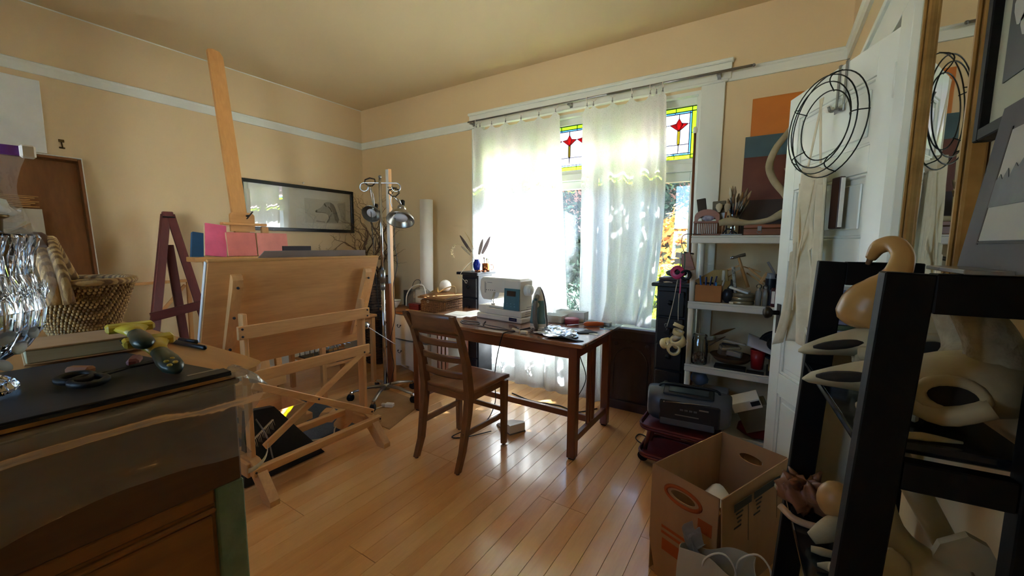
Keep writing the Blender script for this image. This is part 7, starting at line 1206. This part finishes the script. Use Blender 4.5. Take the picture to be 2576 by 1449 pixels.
cdl = thing('brass_candlestick', 'small brass candlestick standing in the crystal bowl', 'candlestick', (3.20, -3.235, zt3+.06)); part('stem', B().lathe([(.03, 0), (.012, .02), (.010, .17), (.014, .20), (.022, .215), (.024, .25), (.032, .254), (.032, .258), (0, .258)], 20, TR((3.20, -3.235, zt3+.065))), mat('dull_brass', '8a6c3a', '6a5128', rough=.3, metal=.8), cdl)
bs_ = thing('bark_piece', 'brown broken twig lying over the crystal bowl', 'twig', (3.2, -3.3, zt3+.36)); part('twig', B().tube([(3.24, -3.36, zt3+.33), (3.215, -3.28, zt3+.36), (3.20, -3.225, zt3+.39)], [.007, .006, .005], 7), m_twig, bs_); part('bud', B().ball((3.235, -3.345, zt3+.37), (.02, .02, .014), 12, fn=lambda d: 1+.3*noise.noise(d*4)), mat('maroon_bud', '4c1c1a', '3a1413', rough=.7), bs_)
# woven basket with a handle
Kb = thing('woven_basket', 'golden woven grass basket with a thick leather-wrapped handle', 'basket', (2.70, -3.02, zt2)); kx, ky = 2.70, -3.035
m_gr2 = mat('woven_grass', 'b8935a', '7f5d34', rough=.7, kind='wave', scale=26, stretch=(1, 1, .6), bump=.4)
part('shell', B().lathe([(0, .004), (.055, 0), (.066, .02), (.095, .10), (.114, .155), (.118, .168), (.106, .165), (.088, .10), (.056, .02), (0, .012)], 40, TR((kx, ky, zt2))), m_gr2, Kb)
cb_ = B()
for j in range(19):
    z = .008+.0082*j; r = .058+.056*(z/.16)**.85+.003
    for i in range(64): a = 2*PI*(i+.35*j)/64; cb_.ball((kx+r*math.cos(a), ky+r*math.sin(a), zt2+z), (.0046, .0046, .0052), 6)
part('woven_rows', cb_, m_gr2, Kb, kind='stuff'); part('rim', B().tube(arc((kx, ky, zt2+.168), .118, 0, 2*PI, 40, 'xy')[:-1], .010, 8, closed=True), m_gr2, Kb)
hpts = smoothline([(kx+.10, ky-.065, zt2+.115), (kx+.10, ky-.07, zt2+.18), (kx+.055, ky-.075, zt2+.255), (kx, ky-.07, zt2+.285), (kx-.055, ky-.05, zt2+.25), (kx-.085, ky-.02, zt2+.17)], 5); part('handle', B().tube(hpts, .016, 10).tube([p+Vector((.012, .022, 0)) for p in hpts], .013, 10), m_gr2, Kb); part('leather_wrap', B().tube(hpts[10:19], .023, 10), mat('brown_wrap', '5c3a26', '432818', rough=.6), Kb)
# book, brushes with yellow heads, scissors, pencils
bk2 = thing('cream_book', 'thick cream-edged book on the chest top', 'book', (2.93, -3.09, zt2)); Mb2 = TR((2.95, -3.08, zt2+.006), (0, 0, 1.48)); part('pages', B().box((0, 0, .018), (.20, .15, .030), .002, Mb2), mat('cream_pages', 'b9b08c', 'aba27e', rough=.8, scale=40, stretch=(.1, .1, 4)), bk2); part('cover', B().box((0, 0, .035), (.206, .156, .004), .001, Mb2).box((0, 0, .001), (.206, .156, .003), .001, Mb2), m_kraft, bk2)
m_yel = mat('yellow_plastic', 'c2a832', 'a68e26', rough=.3); m_dg = mat('dark_green_rubber', '2f4236', '233228', rough=.3, scale=12)
def scraper(label, p, d, L, chips):
    t = thing('hand_scraper', label, 'scraper', p); p, d = Vector(p), Vector(d).normalized(); sd_ = Vector((0, 0, 1)).cross(d).normalized(); up_ = d.cross(sd_)
    hp = [p, p+d*L*.12, p+d*L*.3, p+d*L*.45, p+d*L*.6]; part('grip', sweep(B(), hp, [.008, .020, .021, .018, .016], [.006, .015, .016, .014, .012], 12, up_), m_dg, t)
    part('neck', sweep(B(), [p+d*L*.55, p+d*L*.7, p+d*L*.85, p+d*L*.94], [.0165, .02, .032, .038], [.013, .013, .011, .008], 12, up_), m_yel, t); hd_ = part('head', B().bar(p+d*L*.93-sd_*.045, p+d*L*.93+sd_*.045, .034, .02, up_, .005), m_yel, t); part('blade', B().bar(p+d*L*1.0-sd_*.046, p+d*L*1.0+sd_*.046, .02, .003, up_, .0005), m_blackm, hd_)
    for i in range(chips): q = p+d*L*(.03+.05*i)+sd_*(.010-.012*(i % 2))*(1); part('chip', B().ball(tuple(q+up_*.0135), (.006, .005, .003), 8), m_yel, t)
    return t
scraper('yellow scraper with a chipped green grip, its handle towards the chest edge', (3.40, -3.035, zt3+.016), (-.86, .06, .14), .22, 4); scraper('yellow scraper with a green grip lying across the other scraper', (3.27, -3.045, zt3+.052), (-.95, .12, .05), .23, 0)
sc2 = thing('black_scissors', 'black handled scissors on the black portfolio', 'scissors', (3.27, -3.12, zt3+.01))
for s_ in (-1, 1): part('finger_loop', B().tube([(3.295+.032*math.cos(a)+s_*.022, -3.15+.024*math.sin(a)+s_*.005, zt3+.012) for a in [2*PI*i/18 for i in range(18)]], .0065, 7, closed=True), m_blk, sc2); part('blade', B().bar((3.285+s_*.01, -3.125, zt3+.012), (3.255-s_*.01, -3.03, zt3+.012), .012, .004, (0, 0, 1), .001), m_blk, sc2)
for i, (p, q, l, c) in enumerate((((2.965, -2.925, .006), (3.16, -2.90, .006), 'black marker pen on the pine board', '18181a'), ((2.99, -2.90, .005), (3.06, -2.885, .005), 'short dark pencil on the pine board', '2a2622'))): solo('marker', B().tube([(p[0], p[1], zt2+p[2]), (q[0]-.03*(q[0]-p[0]), q[1], zt2+q[2]), (q[0], q[1], zt2+q[2])], [.0065, .0065, .003], 8), mat('mk_'+c, c, rough=.4), l, 'pen')
for i, (x, y, c, l) in enumerate(((3.20, -3.135, '9a6440', 'orange-brown eraser lying by the scissors'), (3.20, -3.05, '8a4a42', 'pinkish knife handle under the yellow scraper'))): solo('small_tool', B().box((x, y, zt3+.009), (.05, .022, .016), .005, rot=(0, 0, .6-i)), mat('st_'+c, c, rough=.5), l, 'tool')
